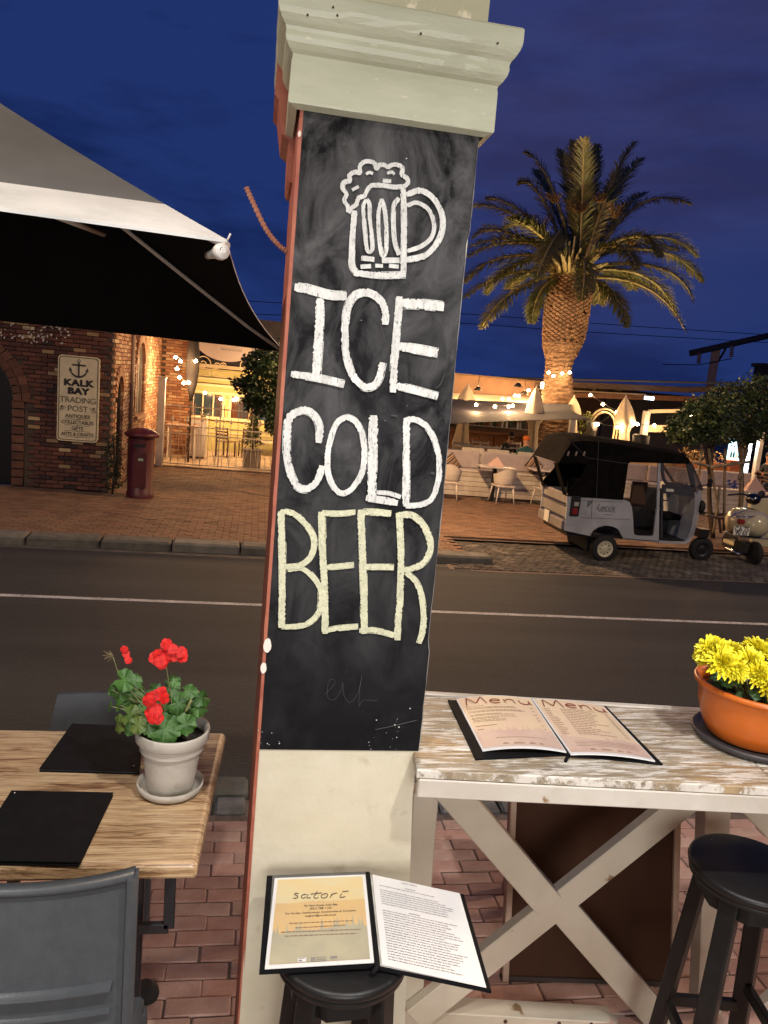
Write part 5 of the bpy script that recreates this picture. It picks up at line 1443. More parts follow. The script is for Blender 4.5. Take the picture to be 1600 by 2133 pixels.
for i in range(nb+1):
    x = x0+(x1-x0)*i/nb; tall = i % 2 == 0
    top = zs[0]+.12*math.sin(math.pi*i/nb) if tall else zs[1]+.17
    MB().bar((x, GY, .05), (x, GY, top), .015, .015, up=(0, 1, 0)).build('bar', gw, gt)
    if not tall:
        g = MB(); g.lathe((x, GY, top), [(.045, -.0), (.0, .10)], 4, smooth=False); g.lathe((x, GY, top-.02), [(.05, 0), (.012, .03)], 6, smooth=False); g.build('finial', gw, gt)
        for s_ in (-1, 1):
            MB().bar((x, GY-.003, .12), (x+s_*.13, GY-.003, zs[2]-.02), .012, .012, up=(0, 1, 0)).build('lattice', gw, gt)
MB().bar(((x0+x1)/2, GY, .05), ((x0+x1)/2, GY, zs[0]+.2), .03, .03, up=(0, 1, 0)).build('centre_stile', gw, gt)

# shopfront at the back
ol = mat('olive_cream_wall', (.42, .37, .13), (.46, .40, .16), rough=.6, ns=3)
tr = mat('cream_trim', (.62, .50, .30), rough=.5)
dk = mat('dark_timber', (.05, .03, .02), rough=.6)
FYs = 24.0
def X(px, py, Y=FYs): return onY(px, py, Y)
sh = thing('shopfront', 'low olive shopfront with cream mouldings and wide windows at the back of the courtyard', 'building', (-.5, FYs, 0))
x0, x1 = SX+.05, 5.0
z_top, z_m1, z_m2, z_w1, z_w0 = X(460, 770).z, X(460, 792).z, X(460, 810).z, X(460, 823).z, X(460, 870).z
z_sill = z_w0-.07
g = MB(); wins = []
xw = [(X(400, 850).x, X(466, 850).x), (X(479, 850).x, X(575, 850).x+.4)]
g.bx(x0, x1, FYs, FYs+.2, 0, z_w0); g.bx(x0, x1, FYs, FYs+.2, z_w1, z_top); g.bx(x0, xw[0][0], FYs, FYs+.2, z_w0, z_w1); g.bx(xw[0][1], xw[1][0], FYs, FYs+.2, z_w0, z_w1); g.bx(xw[1][1], x1, FYs, FYs+.2, z_w0, z_w1)
g.build('wall', ol, sh)
for (z, h, p) in ((z_top+.03, .10, .18), (z_top-.32, .05, .10), (z_m2+.05, .07, .12), (z_w1+.03, .06, .06), (z_sill, .09, .10), (.55, .04, .03)):
    MB().bx(x0, x1, FYs-p, FYs-.001, z, z+h).build('moulding', tr, sh)
for (a, b) in ((X(405, 770).x, X(437, 770).x), (X(446, 770).x, X(520, 770).x), (X(530, 770).x, X(600, 770).x)):
    g = MB()
    for zz in (z_top-.08, z_top-.22): g.bx(a, b, FYs-.03, FYs-.001, zz, zz+.02)
    for xx in (a, b): g.bx(xx-.01, xx+.01, FYs-.03, FYs-.001, z_top-.22, z_top-.06)
    g.build('panel_moulding', tr, sh)
for (a, b) in xw:
    g = MB()
    for xx in (a, b): g.bx(xx-.04, xx+.04, FYs-.05, FYs+.05, z_w0, z_w1)
    n = 3
    for i in range(1, n): xx = a+(b-a)*i/n; g.bx(xx-.02, xx+.02, FYs-.02, FYs+.04, z_w0, z_w1)
    wd = g.build('window', tr, sh)
    MB().bx(a, b, FYs+.06, FYs+.07, z_w0, z_w1).build('pane', mat('shop_glass', (.10, .035, .015), (.03, .05, .07), rough=.12, ns=2.2, st=(1, 1, .2), lo=.45, hi=.52, spec=.8, emit=.0), wd)
MB().prism([(x0, z_top+.13), (x1, z_top+.13), (x1, z_top+1.6), (x0, z_top+1.6)], FYs+.3, FYs+.5).build('roof', mat('dark_roof', (.04, .035, .04), (.06, .055, .055), rough=.8, ns=3), sh)
# oval hanging sign with scrolls
og = thing('hanging_sign', 'pale oval sign in a scrolled iron bracket above the courtyard', 'sign', tuple(onY(475, 710, 21.5)))
oc = onY(474, 706, 21.5)
g = MB(); pts = [(oc.x+.88*math.cos(2*math.pi*k/40), oc.z+.60*math.sin(2*math.pi*k/40)) for k in range(40)]
g.prism(pts, 21.5, 21.55); g.build('sign_board', mat('oval_board', (.42, .34, .30), rough=.6), og)
text('BERGHOUSE', .085, frame((oc.x+.12, 21.495, oc.z-.28), (1, 0, 0), (0, 0, 1)), mat('sign_grey', (.16, .12, .11), rough=.7), og, sx=1.2)
iron = mat('scroll_iron', (.55, .42, .25), rough=.5)
def spiral(g, c, r_, a0, turns, sgn_=1, rr=.014, Y=21.5):
    n = 22; pts = []
    for i in range(n+1):
        t = i/n; a = a0+sgn_*turns*2*math.pi*t; q = r_*(1-.8*t); pts.append((c[0]+q*math.cos(a), Y, c[1]+q*math.sin(a)))
    g.tube(pts, rr, 6)
g = MB()
for (px, py, r_, a0, sg_) in ((422, 757, .22, 0, 1), (530, 738, .26, math.pi, -1), (555, 752, .18, math.pi, 1), (512, 760, .20, 0, -1), (452, 762, .09, 0, 1), (466, 762, .09, math.pi, -1), (553, 735, .14, 0, 1)):
    p = onY(px, py, 21.5); spiral(g, (p.x, p.z), r_, a0, 1.4, sg_)
g.tube(catmull([onY(*q, 21.5) for q in ((405, 745), (425, 768), (470, 766), (505, 768), (525, 750), (545, 728))], 5), .014, 6)
g.build('scrollwork', iron, og)
# closed dark parasol in the courtyard
cp = thing('closed_parasol', 'closed dark parasol hanging narrow in front of the courtyard lights', 'umbrella', tuple(onY(395, 920, 20.6)))
c = onY(395, 860, 20.6); top = onY(402, 690, 20.6)
g = MB(); prof_ = []
for (py, r_) in ((835, .03), (800, .13), (770, .17), (735, .16), (700, .12), (680, .06)):
    p = onY(398, py, 20.6); prof_.append((r_, p.z))
g.lathe((c.x+.02, 20.6, 0), prof_, 10, smooth=True); g.build('canopy', mat('dark_canvas', (.022, .016, .014), rough=.9), cp)
MB().tube([(c.x+.02, 20.6, .02), (c.x+.03, 20.6, 3.1)], .025, 8).build('pole', dk, cp)
# courtyard furniture
cab = thing('serving_cabinet', 'white cabinet with a small plant on top, behind the gate', 'cabinet', tuple(onY(412, 945, 21.6)))
p0, p1 = onY(392, 940, 21.6), onY(427, 940, 21.6); zt = onY(410, 872, 21.6).z
MB().bbox(((p0.x+p1.x)/2, 21.85, .06+(zt-.06)/2), (p1.x-p0.x, .5, zt-.06), .01).build('body', white_paint, cab)
MB().bbox(((p0.x+p1.x)/2, 21.85, zt+.02), (p1.x-p0.x+.08, .56, .035), .006).build('top', tr, cab)
MB().bx(p0.x+.05, p1.x-.05, 21.65, 22.05, .0, .058).build('plinth', dk, cab)
g = MB(); leafcloud(g, ((p0.x+p1.x)/2+.1, 21.85, zt+.20), (.14, .1, .14), 60, .09); 
pp_ = thing('pot_plant', 'little leafy plant in a pot on the white courtyard cabinet', 'plant', ((p0.x+p1.x)/2+.1, 21.85, zt+.04)); g.build('foliage', lf_d, pp_)
MB().lathe(((p0.x+p1.x)/2+.1, 21.85, zt+.04), [(.05, 0), (.075, .12)], 12).build('pot', clay_w, pp_)
def simple_table(name, label, c, w_, d_, h, m, legm, grp=None):
    t = thing(name, label, 'table', (c[0], c[1], c[2] if len(c) > 2 else 0), grp); z0 = c[2] if len(c) > 2 else 0
    MB().bbox((c[0], c[1], z0+h-.015), (w_, d_, .03), .006).build('tabletop', m, t)
    for sx_ in (-1, 1):
        for sy_ in (-1, 1): MB().bar((c[0]+sx_*(w_/2-.06), c[1]+sy_*(d_/2-.06), z0), (c[0]+sx_*(w_/2-.06), c[1]+sy_*(d_/2-.06), z0+h-.03), .04, .04, up=(0, 1, 0)).build('leg', legm, t)
    return t
simple_table('courtyard_table', 'pinkish wooden table beside the white cabinet behind the gate', (-1.95, 21.2), .8, .6, .95, mat('pink_wood', (.40, .24, .16), rough=.6), white_paint)
def slat_chair(label, c, rz, m, name='wooden_chair', grp=None, seat=.44, top=.86, w_=.42):
    t = thing(name, label, 'chair', (0, 0, 0), grp)
    for sx_ in (-1, 1):
        MB().bar((sx_*(w_/2-.02), -.2, 0), (sx_*(w_/2-.02), -.18, seat), .035, .035, up=(0, 1, 0)).build('leg', m, t)
        MB().bar((sx_*(w_/2-.02), .20, 0), (sx_*(w_/2-.02), .18, seat), .035, .035, up=(0, 1, 0)).build('leg', m, t)
        MB().bar((sx_*(w_/2-.02), .18, seat), (sx_*(w_/2-.02), .26, top), .035, .03, up=(0, 1, 0)).build('back_post', m, t)
    MB().bbox((0, 0, seat+.012), (w_, .42, .024), .004).build('seat', m, t)
    for k in range(4):
        f = .25+k*.22; MB().bbox((0, .18+.08*f, seat+(top-seat)*f), (w_-.05, .015, .045), .003).build('slat', m, t)
    t.location = c; t.rotation_euler = (0, 0, rz); return t
brw = mat('brown_wood', (.12, .06, .03), (.09, .045, .025), rough=.6, ns=12)
slat_chair('brown wooden chair behind the gate, beside the white cabinet', (-.85, 22.6, 0), 2.6, brw)
slat_chair('brown wooden chair behind the gate, near the olive shopfront wall', (-.25, 22.9, 0), 3.4, brw)
bench_c = thing('courtyard_bench', 'cream bench along the olive shopfront wall', 'bench', (.8, 23.5, 0))
MB().bbox((.75, 23.55, .42), (2.3, .4, .06), .01).build('seat', tr, bench_c)
for x in (-.3, 1.8): MB().bx(x-.05, x+.05, 23.4, 23.7, 0, .39).build('leg', tr, bench_c)
pl = thing('planter_box', 'square stone planter with a small conifer at the right side of the gate', 'planter', tuple(onY(525, 980, 20.1)))
p0, p1 = onY(505, 975, 20.1), onY(542, 975, 20.1); cx_ = (p0.x+p1.x)/2; w_ = p1.x-p0.x
g = MB(); g.bbox((cx_, 20.25, .26), (w_, .42, .46), .02); g.bbox((cx_, 20.25, .50), (w_+.05, .48, .05), .01); g.build('box', mat('stone_planter', (.22, .18, .14), (.15, .12, .09), rough=.9, ns=10), pl)
g = MB()
for k in range(6): leafcloud(g, (cx_, 20.25, .68+k*.14), (.26-.03*k, .22-.025*k, .12), 90, .10)
g.build('foliage', mat('olive_leaf', (.07, .09, .03), (.12, .13, .05), rough=.6, ns=5), pl)
MB().tube([(cx_, 20.25, .5), (cx_, 20.25, 1.4)], .02, 6).build('stem', bark, pl)

# ---------------- string lights
bulb_m = mat('lit_bulb', (1, .85, .6), emit=60, ecol=(1, .74, .42))
wire_m = mat('black_cable', (.02, .018, .016), rough=.7)
def bulbs(label, pts, Ys, pw_, wires=None, r_=.048, every=1, col_=WARM):
    P = [onY(px, py, Y if not hasattr(Ys, '__len__') else Ys[i]) for i, (px, py) in enumerate(pts) for Y in [Ys if not hasattr(Ys, '__len__') else Ys[i]]]
    power = pw_*3.0
    t = thing('string_lights', label, 'string lights', tuple(P[0]))
    path = []
    for i in range(len(P)-1):
        a, b = P[i], P[i+1]
        for k in range(6): u = k/6; q = a.lerp(b, u); q.z += .07-.10*4*u*(1-u)*min(1, (b-a).length); path.append(q)
    path.append(P[-1]+Vector((0, 0, .07)))
    MB().tube(path, .008, 5).build('cable', wire_m, t)
    for i, p in enumerate(P):
        b = MB().lathe(p, [(.008, .05), (.018, .035), (r_, .0), (r_*.8, -.025), (.006, -.038)], 12).build('bulb', bulb_m, t)
        MB().lathe(p, [(.016, .035), (.016, .085)], 8).build('socket', wire_m, t)
        if i % every == 0: light('POINT', p+Vector((0, -.06, -.05)), power, col_, .05, t)
    return t
bulbs('cluster of lit bulbs wound down beside the dark closed parasol', [(366, 744), (376, 752), (408, 752), (369, 768), (374, 786), (383, 798), (393, 797)], [20.3, 20.2, 20.2, 20.2, 20.2, 20.2, 20.2], 15, every=2)
bulbs('row of lit bulbs hanging along the olive shopfront windows', [(427, 818), (460, 831), (487, 833), (519, 831), (572, 835)], 22.8, 19)
bulbs('two lit bulbs beside the iron scroll of the oval sign', [(540, 750), (553, 767)], 20.8, 10)

# ---------------- left street tree (crown cuts across the courtyard, trunk behind the pillar)
def tree(label, base, top, crown, trunk_r, m, size, n, seed, group=None, name='street_tree', lean=None):
    random.seed(seed)
    t = thing(name, label, 'tree', base, group)
    tp = Vector(top); b = Vector(base); mid = b.lerp(tp, .5)+Vector((rnd(-.08, .08), 0, 0))
    path = catmull([b, mid, tp], 6)
    g = MB(); g.tube(path, [trunk_r*(1.25-.5*i/len(path)) for i in range(len(path))], 9)
    for (c, r_, k) in crown:
        e = Vector(c); g.tube(catmull([path[int(len(path)*.65)], tp.lerp(e, .4)+Vector((0, 0, .05)), e], 4), [trunk_r*.5]*4+[trunk_r*.3]*4+[trunk_r*.15], 5)
    g.build('trunk', bark, t)
    g = MB()
    for (c, r_, k) in crown:
        leafcloud(g, c, r_, int(n*k), size)
        for _ in range(int(9*k)):    # outlying tufts break up the outline
            a = rnd(0, 6.28); z = rnd(-1, 1); d = Vector((math.cos(a)*math.sqrt(1-z*z), math.sin(a)*math.sqrt(1-z*z), z))
            q = Vector(c)+Vector((d.x*r_[0], d.y*r_[1], d.z*r_[2]))*rnd(.95, 1.22)
            leafcloud(g, q, (.13, .13, .12), 26, size)
    g.build('crown', m, t); random.seed(seed+1)
    return t
lf_t = mat('tree_leaf', (.020, .042, .012), (.045, .075, .022), rough=.45, ns=2.5, rand=.5)
TYl = 15.6
def tc3(px, py, Y, rx, ry, rz, k=1): p = onY(px, py, Y); return (tuple(p), (rx, ry, rz), k)
tree('small dark leafy street tree partly hidden behind the chalkboard pillar', (.95, TYl, 0), tuple(onY(598, 850, TYl)),
     [tc3(548, 790, TYl, .45, .5, .45, 1.2), tc3(575, 760, TYl, .5, .6, .45, 1.2), tc3(520, 800, TYl, .26, .3, .18, .5), tc3(560, 840, TYl, .38, .4, .28, 1), tc3(530, 835, TYl, .22, .25, .16, .4), tc3(572, 880, TYl, .18, .25, .22, .5), tc3(630, 800, TYl, .6, .6, .6, 1), tc3(545, 745, TYl, .25, .3, .2, .5)],
     .05, lf_t, .10, 650, 11)

# ================================================================== right: palm
PYm = 22.8
pc = onY(1163, 1000, PYm)
def pxr(px0, px1, py, Y=PYm): a = onY(px0, py, Y); b = onY(px1, py, Y); return (a+b)/2, (b.x-a.x)/2
palm = thing('palm_tree', 'tall date palm with a diamond patterned trunk rising from the lamplit terrace', 'palm tree', (pc.x, PYm, 0))
trunk_m = mat('palm_trunk', (.11, .060, .032), (.26, .155, .085), rough=.9, ns=6, st=(1, 1, 4), bump=1, bs=20)
levels = [(1085, 1200, 1010), (1112, 1198, 960), (1122, 1197, 900), (1128, 1196, 840), (1134, 1192, 790), (1137, 1190, 762), (1136, 1196, 745), (1131, 1207, 725), (1129, 1219, 700), (1131, 1226, 660), (1135, 1232, 620), (1142, 1233, 590), (1150, 1225, 570)]
cen = []
for a, b, y in levels:
    c, r_ = pxr(a, b, y); cen.append((c, r_))
cen[0] = (cen[0][0], cen[0][1]*.8)
g = MB(); SEG = 40; vs = []; rows = []
zmin = 0; zmax = cen[-1][0].z
def prad(z):
    z = max(cen[0][0].z, min(zmax, z))
    for i in range(len(cen)-1):
        a, b = cen[i], cen[i+1]
        if a[0].z <= z <= b[0].z+1e-6:
            t = (z-a[0].z)/(b[0].z-a[0].z); return a[0].x+(b[0].x-a[0].x)*t, a[1]+(b[1]-a[1])*t
    return cen[-1][0].x, cen[-1][1]
nr = 150; random.seed(5)
for i in range(nr+1):
    z = zmax*i/nr; cx_, rr = prad(z)
    for k in range(SEG):
        a = 2*math.pi*k/SEG; zz = z
        ridge = .045*abs(((z*7.5+.6*noise.noise(Vector((math.cos(a)*2, math.sin(a)*2, z*1.5)))) % 1)-.5)*2+.05*noise.noise(Vector((math.cos(a)*4, math.sin(a)*4, z*9)))
        if z > 4.2: ridge = -.12
        q = rr*.97+ridge*.8-.02
        vs.append((cx_+q*math.cos(a), PYm+q*math.sin(a), zz))
g.add(vs, [(i*SEG+k, i*SEG+(k+1) % SEG, (i+1)*SEG+(k+1) % SEG, (i+1)*SEG+k) for i in range(nr) for k in range(SEG)], False)
g.build('trunk', trunk_m, palm)
# cut leaf bases: diamonds spiralling round the bulb
scar = mat('cut_leaf_base', (.34, .19, .095), (.15, .075, .04), rough=.8, ns=3, rand=.3)
sd_ = MB(); sd_.add([(-.125, 0, 0), (0, 0, -.062), (.125, 0, 0), (0, 0, .062), (-.098, -.055, .008), (0, -.06, -.040), (.098, -.055, .008), (0, -.055, .054)],
                    [(0, 1, 5, 4), (1, 2, 6, 5), (2, 3, 7, 6), (3, 0, 4, 7), (4, 5, 6, 7)])
sc0 = sd_.build('leaf_base', scar); sc0.parent = palm
z = prad(0)[0]; zb = onY(1170, 738, PYm).z; zz = zb; row = 0; rest = MB(); first = True; nsc = 0
while zz < zmax-.05:
    cx_, rr = prad(zz); n = 19
    for k in range(n):
        a = 2*math.pi*(k+(row % 2)*.5)/n
        tilt = .12
        p = Vector((cx_+rr*.87*math.cos(a), PYm+rr*.87*math.sin(a), zz)); s_ = 2*math.pi*rr*.90/n/.25*.96
        s3 = s_*rnd(.82, .95)
        if random.random() < .07: continue
        vis_ = math.sin(a) < .15
        if vis_ and nsc < 280:
            nsc += 1
            o = sc0 if first else bpy.data.objects.new('leaf_base', sc0.data)
            if not first: col.objects.link(o); o.parent = palm
            first = False
            o.location = p-palm.location; o.rotation_euler = (tilt, 0, a+math.pi/2); o.scale = (s3, rnd(.8, 1.5), rnd(.84, .95))
        else:
            M_ = Matrix.Rotation(a+math.pi/2, 3, 'Z') @ Matrix.Rotation(tilt, 3, 'X')
            rest.add([M_ @ Vector((v.x*s3, v.y, v.z*s3))+p for v in sd_.v], sd_.f)
    zz += .062; row += 1
stuff(rest.build('leaf_bases', scar, palm))
fr_m = mat('palm_frond', (.085, .095, .030), (.17, .145, .050), rough=.5, ns=1.2, rand=.35)
fr_d = mat('palm_frond_tip', (.12, .07, .03), (.16, .10, .05), rough=.6, ns=2)
rach = mat('palm_rachis', (.38, .32, .12), (.30, .22, .09), rough=.5, ns=3)
def zp(x, y, Y): return onY(950+x/3.019, 270+y/3.019, Y)
def frond(b, c, t, dY, wd=1.0, dens=58):
    B = zp(*b, PYm+dY*.15); C_ = zp(*c, PYm+dY*.6); T = zp(*t, PYm+dY)
    n = dens; g = MB(); gr = MB(); pts = []
    for i in range(n+1):
        u = i/n; pts.append(B*(1-u)**2+C_*2*u*(1-u)+T*u*u)
    gr.tube([pts[i] for i in range(0, n+1, 4)], [.055*(1-i/n)+.008 for i in range(0, n+1, 4)], 5)
    for i in range(3, n+1):
        u = i/n; d = (pts[min(n, i+1)]-pts[i-1]).normalized()
        side = d.cross(Vector((0, 0, 1)))
        if side.length < .25: side = d.cross(Vector((0, -1, .3)))
        side.normalize(); upv = side.cross(d).normalized()
        L_ = wd*.60*math.sin(math.pi*min(1, .12+u*.88))**.55*(1-.25*u)+.05
        for s_ in (-1, 1):
            for vj in (0, 1):
                dirv = (side*s_*rnd(.5, .9)+d*rnd(.75, 1.1)+upv*(rnd(.15, .6) if vj else rnd(-.35, .15))).normalized()
                e = pts[i]+dirv*L_*rnd(.8, 1.1); e.z -= L_*L_*.28; m_ = pts[i].lerp(e, .5)+Vector((0, 0, L_*.05))
                w_ = dirv.cross(upv).normalized()*.019
                g.add([pts[i]-w_*.6, pts[i]+w_*.6, m_+w_, m_-w_, e], [(0, 1, 2, 3), (3, 2, 4)])
    o = g.build('frond', fr_m, palm); r2 = gr.build('midrib', rach, o)
    return o
random.seed(21)
FR = [((745, 860), (600, 180), (430, 145), 1), ((752, 860), (700, 250), (650, 130), 1.5), ((763, 860), (745, 250), (735, 75), .8), ((770, 860), (810, 250), (800, 60), -.8), ((784, 860), (870, 250), (885, 100), 1.5), ((798, 860), (1000, 200), (1130, 85), 0), ((808, 860), (1040, 250), (1175, 185), 1.2),
      ((705, 850), (530, 270), (395, 335), .6), ((691, 850), (400, 400), (185, 435), 1.5), ((700, 850), (380, 440), (110, 480), .8), ((682, 850), (230, 520), (105, 680), 0), ((680, 760), (350, 620), (80, 740), -.5), ((640, 740), (250, 660), (75, 800), -1), ((640, 800), (200, 740), (55, 960), -.8), ((620, 890), (260, 860), (50, 1060), -1.5), ((620, 800), (300, 800), (190, 1030), 1.0), ((620, 920), (320, 960), (160, 1250), -2), ((640, 930), (500, 980), (475, 1215), -1.5), ((640, 800), (400, 780), (275, 930), -1.2),
      ((900, 760), (1150, 310), (1480, 470), .3), ((860, 800), (1300, 540), (1515, 800), -.6), ((1000, 760), (1380, 700), (1550, 960), .6), ((860, 860), (1420, 780), (1490, 1085), -.9), ((840, 930), (1280, 900), (1445, 1275), -1.5), ((840, 950), (1010, 950), (1070, 1240), -2), ((860, 880), (1280, 840), (1380, 1170), 0), ((820, 940), (920, 940), (895, 1090), .8), ((900, 750), (1240, 570), (1280, 800), -1.8), ((880, 760), (1100, 680), (1130, 880), -3), ((790, 800), (830, 830), (790, 1070), -3.2), ((660, 640), (590, 700), (505, 930), -3), ((860, 860), (1100, 860), (1110, 1000), .8),
      ((795, 850), (1180, 640), (1400, 760), 1.6), ((759, 860), (560, 330), (500, 260), 2), ((794, 860), (960, 330), (1060, 250), 2), ((727, 850), (480, 500), (300, 620), 1.8), ((799, 850), (1060, 430), (1200, 400), 1.8), ((727, 850), (450, 560), (330, 560), -1.5), ((820, 880), (1100, 900), (1260, 1000), 2), ((700, 880), (420, 860), (330, 1000), 2)]
for b, c, t, dY in FR: frond(b, c, t, dY, rnd(.95, 1.2), 78)
g = MB()        # orange flower stalks among the crown
for (cx_, cy_, rx, ry) in ((540, 590, 70, 60), (760, 480, 90, 50), (1000, 510, 70, 60), (470, 560, 60, 40), (900, 430, 60, 40), (620, 430, 60, 40), (1100, 700, 60, 35)):
    for _ in range(70):
        b = zp(cx_+rnd(-.3, .3)*rx, cy_+ry*.8, PYm-.6); e = zp(cx_+rnd(-1, 1)*rx, cy_+rnd(-1, .6)*ry, PYm-rnd(.4, 1.0)); g.tube([b, b.lerp(e, .6)+Vector((0, 0, .05)), e], .007, 3, cap=False)
stuff(g.build('flower_stalks', mat('orange_stalk', (.20, .11, .035), (.14, .075, .03), rough=.8, ns=4), palm))
g = MB()        # short yellow petioles at the crown base
for _ in range(46):
    a = rnd(math.pi, 2*math.pi); cx_, rr = prad(zmax); q = rnd(.3, .95)
    b = Vector((cx_+rr*.75*math.cos(a), PYm+rr*.75*math.sin(a), zmax-.15)); e = b+Vector((math.cos(a)*.8*q, math.sin(a)*.8*q, 1.3*(1.2-q)))
    g.tube([b, b.lerp(e, .5)+Vector((0, 0, .08)), e], [.07, .05, .03], 5)
g.build('leaf_stems', rach, palm)
def floodlight(label, p, target, power, color, spot=70, size=.12):  # unseen lamps added to light the palm trunk and crown
    t = thing('added_floodlight', label, 'lamp', p)
    d = (Vector(target)-Vector(p)).normalized(); q = d.to_track_quat('Y', 'Z').to_matrix()
    MB().bbox(Vector(p)-d*.05, (.22, .08, .16), .01, q).build('housing', dark_metal, t)
    MB().bar(Vector(p)-Vector((0, 0, .02)), (p[0], p[1], 0), .03, .03, up=(0, 1, 0)).build('stake', dark_metal, t)
    light('SPOT', Vector(p)+d*.03, power, color, size, t, target=target, spot=spot)
floodlight('small added floodlight on the terrace floor aimed up the palm trunk', (9.9, 20.9, .5), (pc.x+.1, PYm, 6.6), 190, WARM, 70)
floodlight('added floodlight left of the palm aimed into its crown', (4.7, 19.9, 3.0), (pc.x-.3, PYm, 9.0), 1500, (1, .74, .42), 90)
floodlight('added floodlight right of the palm aimed into its crown', (12.6, 20.4, 2.9), (pc.x+.5, PYm, 8.4), 900, (1, .74, .42), 90)

# ================================================================== terrace restaurant
wp_w = mat('white_plank', (.60, .55, .47), (.50, .45, .38), rough=.55, ns=5, bump=.2, bs=30, rand=.08)
cushion = mat('mauve_cushion', (.42, .36, .34), (.36, .31, .30), rough=.85, ns=5, bump=.3, bs=60)
struct(MB().bx(3.9, 40, 18.2, 40, -.12, -.0).build('terrace_floor', mat('terrace_boards', (.30, .19, .11), (.22, .14, .08), rough=.6, ns=3, st=(1, 6, 1))))
BY = 17.9
def wallline(x): return BY - .14*(x-4.6)*0 - .0
bw = thing('terrace_bench_wall', 'long white planked bench wall at the street edge of the terrace', 'bench', (6, BY, 0))
za, zb_ = 0.02, .62
for i in range(5):
    z0 = .03+i*.118
    MB().bbox((8.4, BY-.016, z0+.055), (8.9, .03, .110), .006).build('plank', wp_w, bw)
MB().bx(3.96, 12.84, BY+.0, BY+.35, .0, .61).build('core', mortar, bw)
MB().bbox((8.4, BY+.20, .635), (9.0, .50, .045), .008).build('seat_board', wp_w, bw)
for i in range(6):
    x0 = 4.0+i*1.48; MB().bbox((x0+.73, BY+.40, .87), (1.44, .10, .42), .03).build('back_cushion', cushion, bw)
MB().bbox((8.4, BY+.50, .99), (9.0, .06, .05), .008).build('back_rail', wp_w, bw)
# striped cushions
stripe = bpy.data.materials.new('striped_fabric'); stripe.use_nodes = True
t_ = stripe.node_tree; bs_ = t_.nodes['Principled BSDF']; tcx = t_.nodes.new('ShaderNodeTexCoord'); wv = t_.nodes.new('ShaderNodeTexWave'); wv.inputs['Scale'].default_value = 3.2; wv.bands_direction = 'X'
rpx = t_.nodes.new('ShaderNodeValToRGB'); rpx.color_ramp.interpolation = 'CONSTANT'
rpx.color_ramp.elements[0].color = (.05, .03, .025, 1); rpx.color_ramp.elements[1].position = .35; rpx.color_ramp.elements[1].color = (.5, .38, .26, 1)
e_ = rpx.color_ramp.elements.new(.7); e_.color = (.22, .12, .07, 1)
t_.links.new(tcx.outputs['Object'], wv.inputs[0]); t_.links.new(wv.outputs[0], rpx.inputs[0]); t_.links.new(rpx.outputs[0], bs_.inputs['Base Color']); bs_.inputs['Roughness'].default_value = .9
def cushion_ob(label, p, rz, tilt):
    g = MB(); n = 8; S_ = .42
    for sg in (1, -1):
        for i in range(n):
            for j in range(n):
                def q(a, b): u, v = 2*a/n-1, 2*b/n-1; h = .09*((1-u**4)*(1-v**4))**.5; k = 1-.06*(1-abs(u*v)); return Vector((u*S_/2*k, sg*h, v*S_/2*k))
                g.add([q(i, j), q(i+1, j), q(i+1, j+1), q(i, j+1)], [(0, 1, 2, 3) if sg < 0 else (3, 2, 1, 0)], True)
    o = g.build('cushion', stripe); o.location = p; o.rotation_euler = (tilt, rz, .15); tag(o, label, 'cushion', 'striped cushions on the bench wall'); return o
cushion_ob('brown striped cushion tipped on its corner on the bench, beside the pillar', onY(940, 966, BY+.2), R(52), -.25)
cushion_ob('brown striped cushion on its corner on the bench, nearest the three wheeler', onY(1112, 970, BY+.2), R(42), -.25)
# white resin chairs along the outside of the bench
rs = mat('white_resin', (.62, .56, .48), (.55, .50, .43), rough=.4, ns=8)
def tub_chair(label):
    t = thing('terrace_chair', label, 'chair', (0, 0, 0), 'white tub chairs on the brick paving')
    g = MB(); n = 18; S_ = []
    for i in range(n+1):
        a = math.pi*(i/n)+math.pi; a = -math.pi*(.0)-math.pi*(i/n)   # half shell open to +y
        x, y = .27*math.cos(a), .25*math.sin(a); h = .86-.16*abs(math.cos(a))**2
        S_.append([(x*.80, y*.72, .42), (x*.92, y*.9, .50), (x*1.0, y, .62), (x*1.04, y*1.08, h-.02), (x*1.06, y*1.1, h), (x*1.02, y*1.04, h-.01), (x*.97, y*.96, .62), (x*.76, y*.7, .46)])
    for i in range(n):
        for k in range(7): g.quad(S_[i][k], S_[i+1][k], S_[i+1][k+1], S_[i][k+1], True)
    g.build('back_shell', rs, t)
    MB().bbox((0, .02, .425), (.44, .44, .035), .015).build('seat', rs, t)
    for (x, y) in ((-.20, -.18), (.20, -.18), (-.20, .22), (.20, .22)): MB().tube([(x*.9, y*.9, .42), (x*1.15, y*1.15, 0)], [.022, .014], 8).build('leg', rs, t)
    return t
c0 = tub_chair('white tub chair on the paving at the middle of the bench')
p = onZ(1062, 1046, 0); q = onZ(1040, 1038, 0); c0.location = (5.95, 17.15, 0)
def placex(px, py, Y, z=0): p = onY(px, py, Y); return (p.x, Y, z)
c0.location = placex(1045, 1040, 17.15); c0.rotation_euler = (0, 0, .12)
dup(c0, placex(932, 1030, 17.2), -.25, 'white tub chair half hidden by the chalkboard pillar')
dup(c0, placex(1136, 1045, 17.2), .45, 'white tub chair behind the tail of the grey three wheeler')
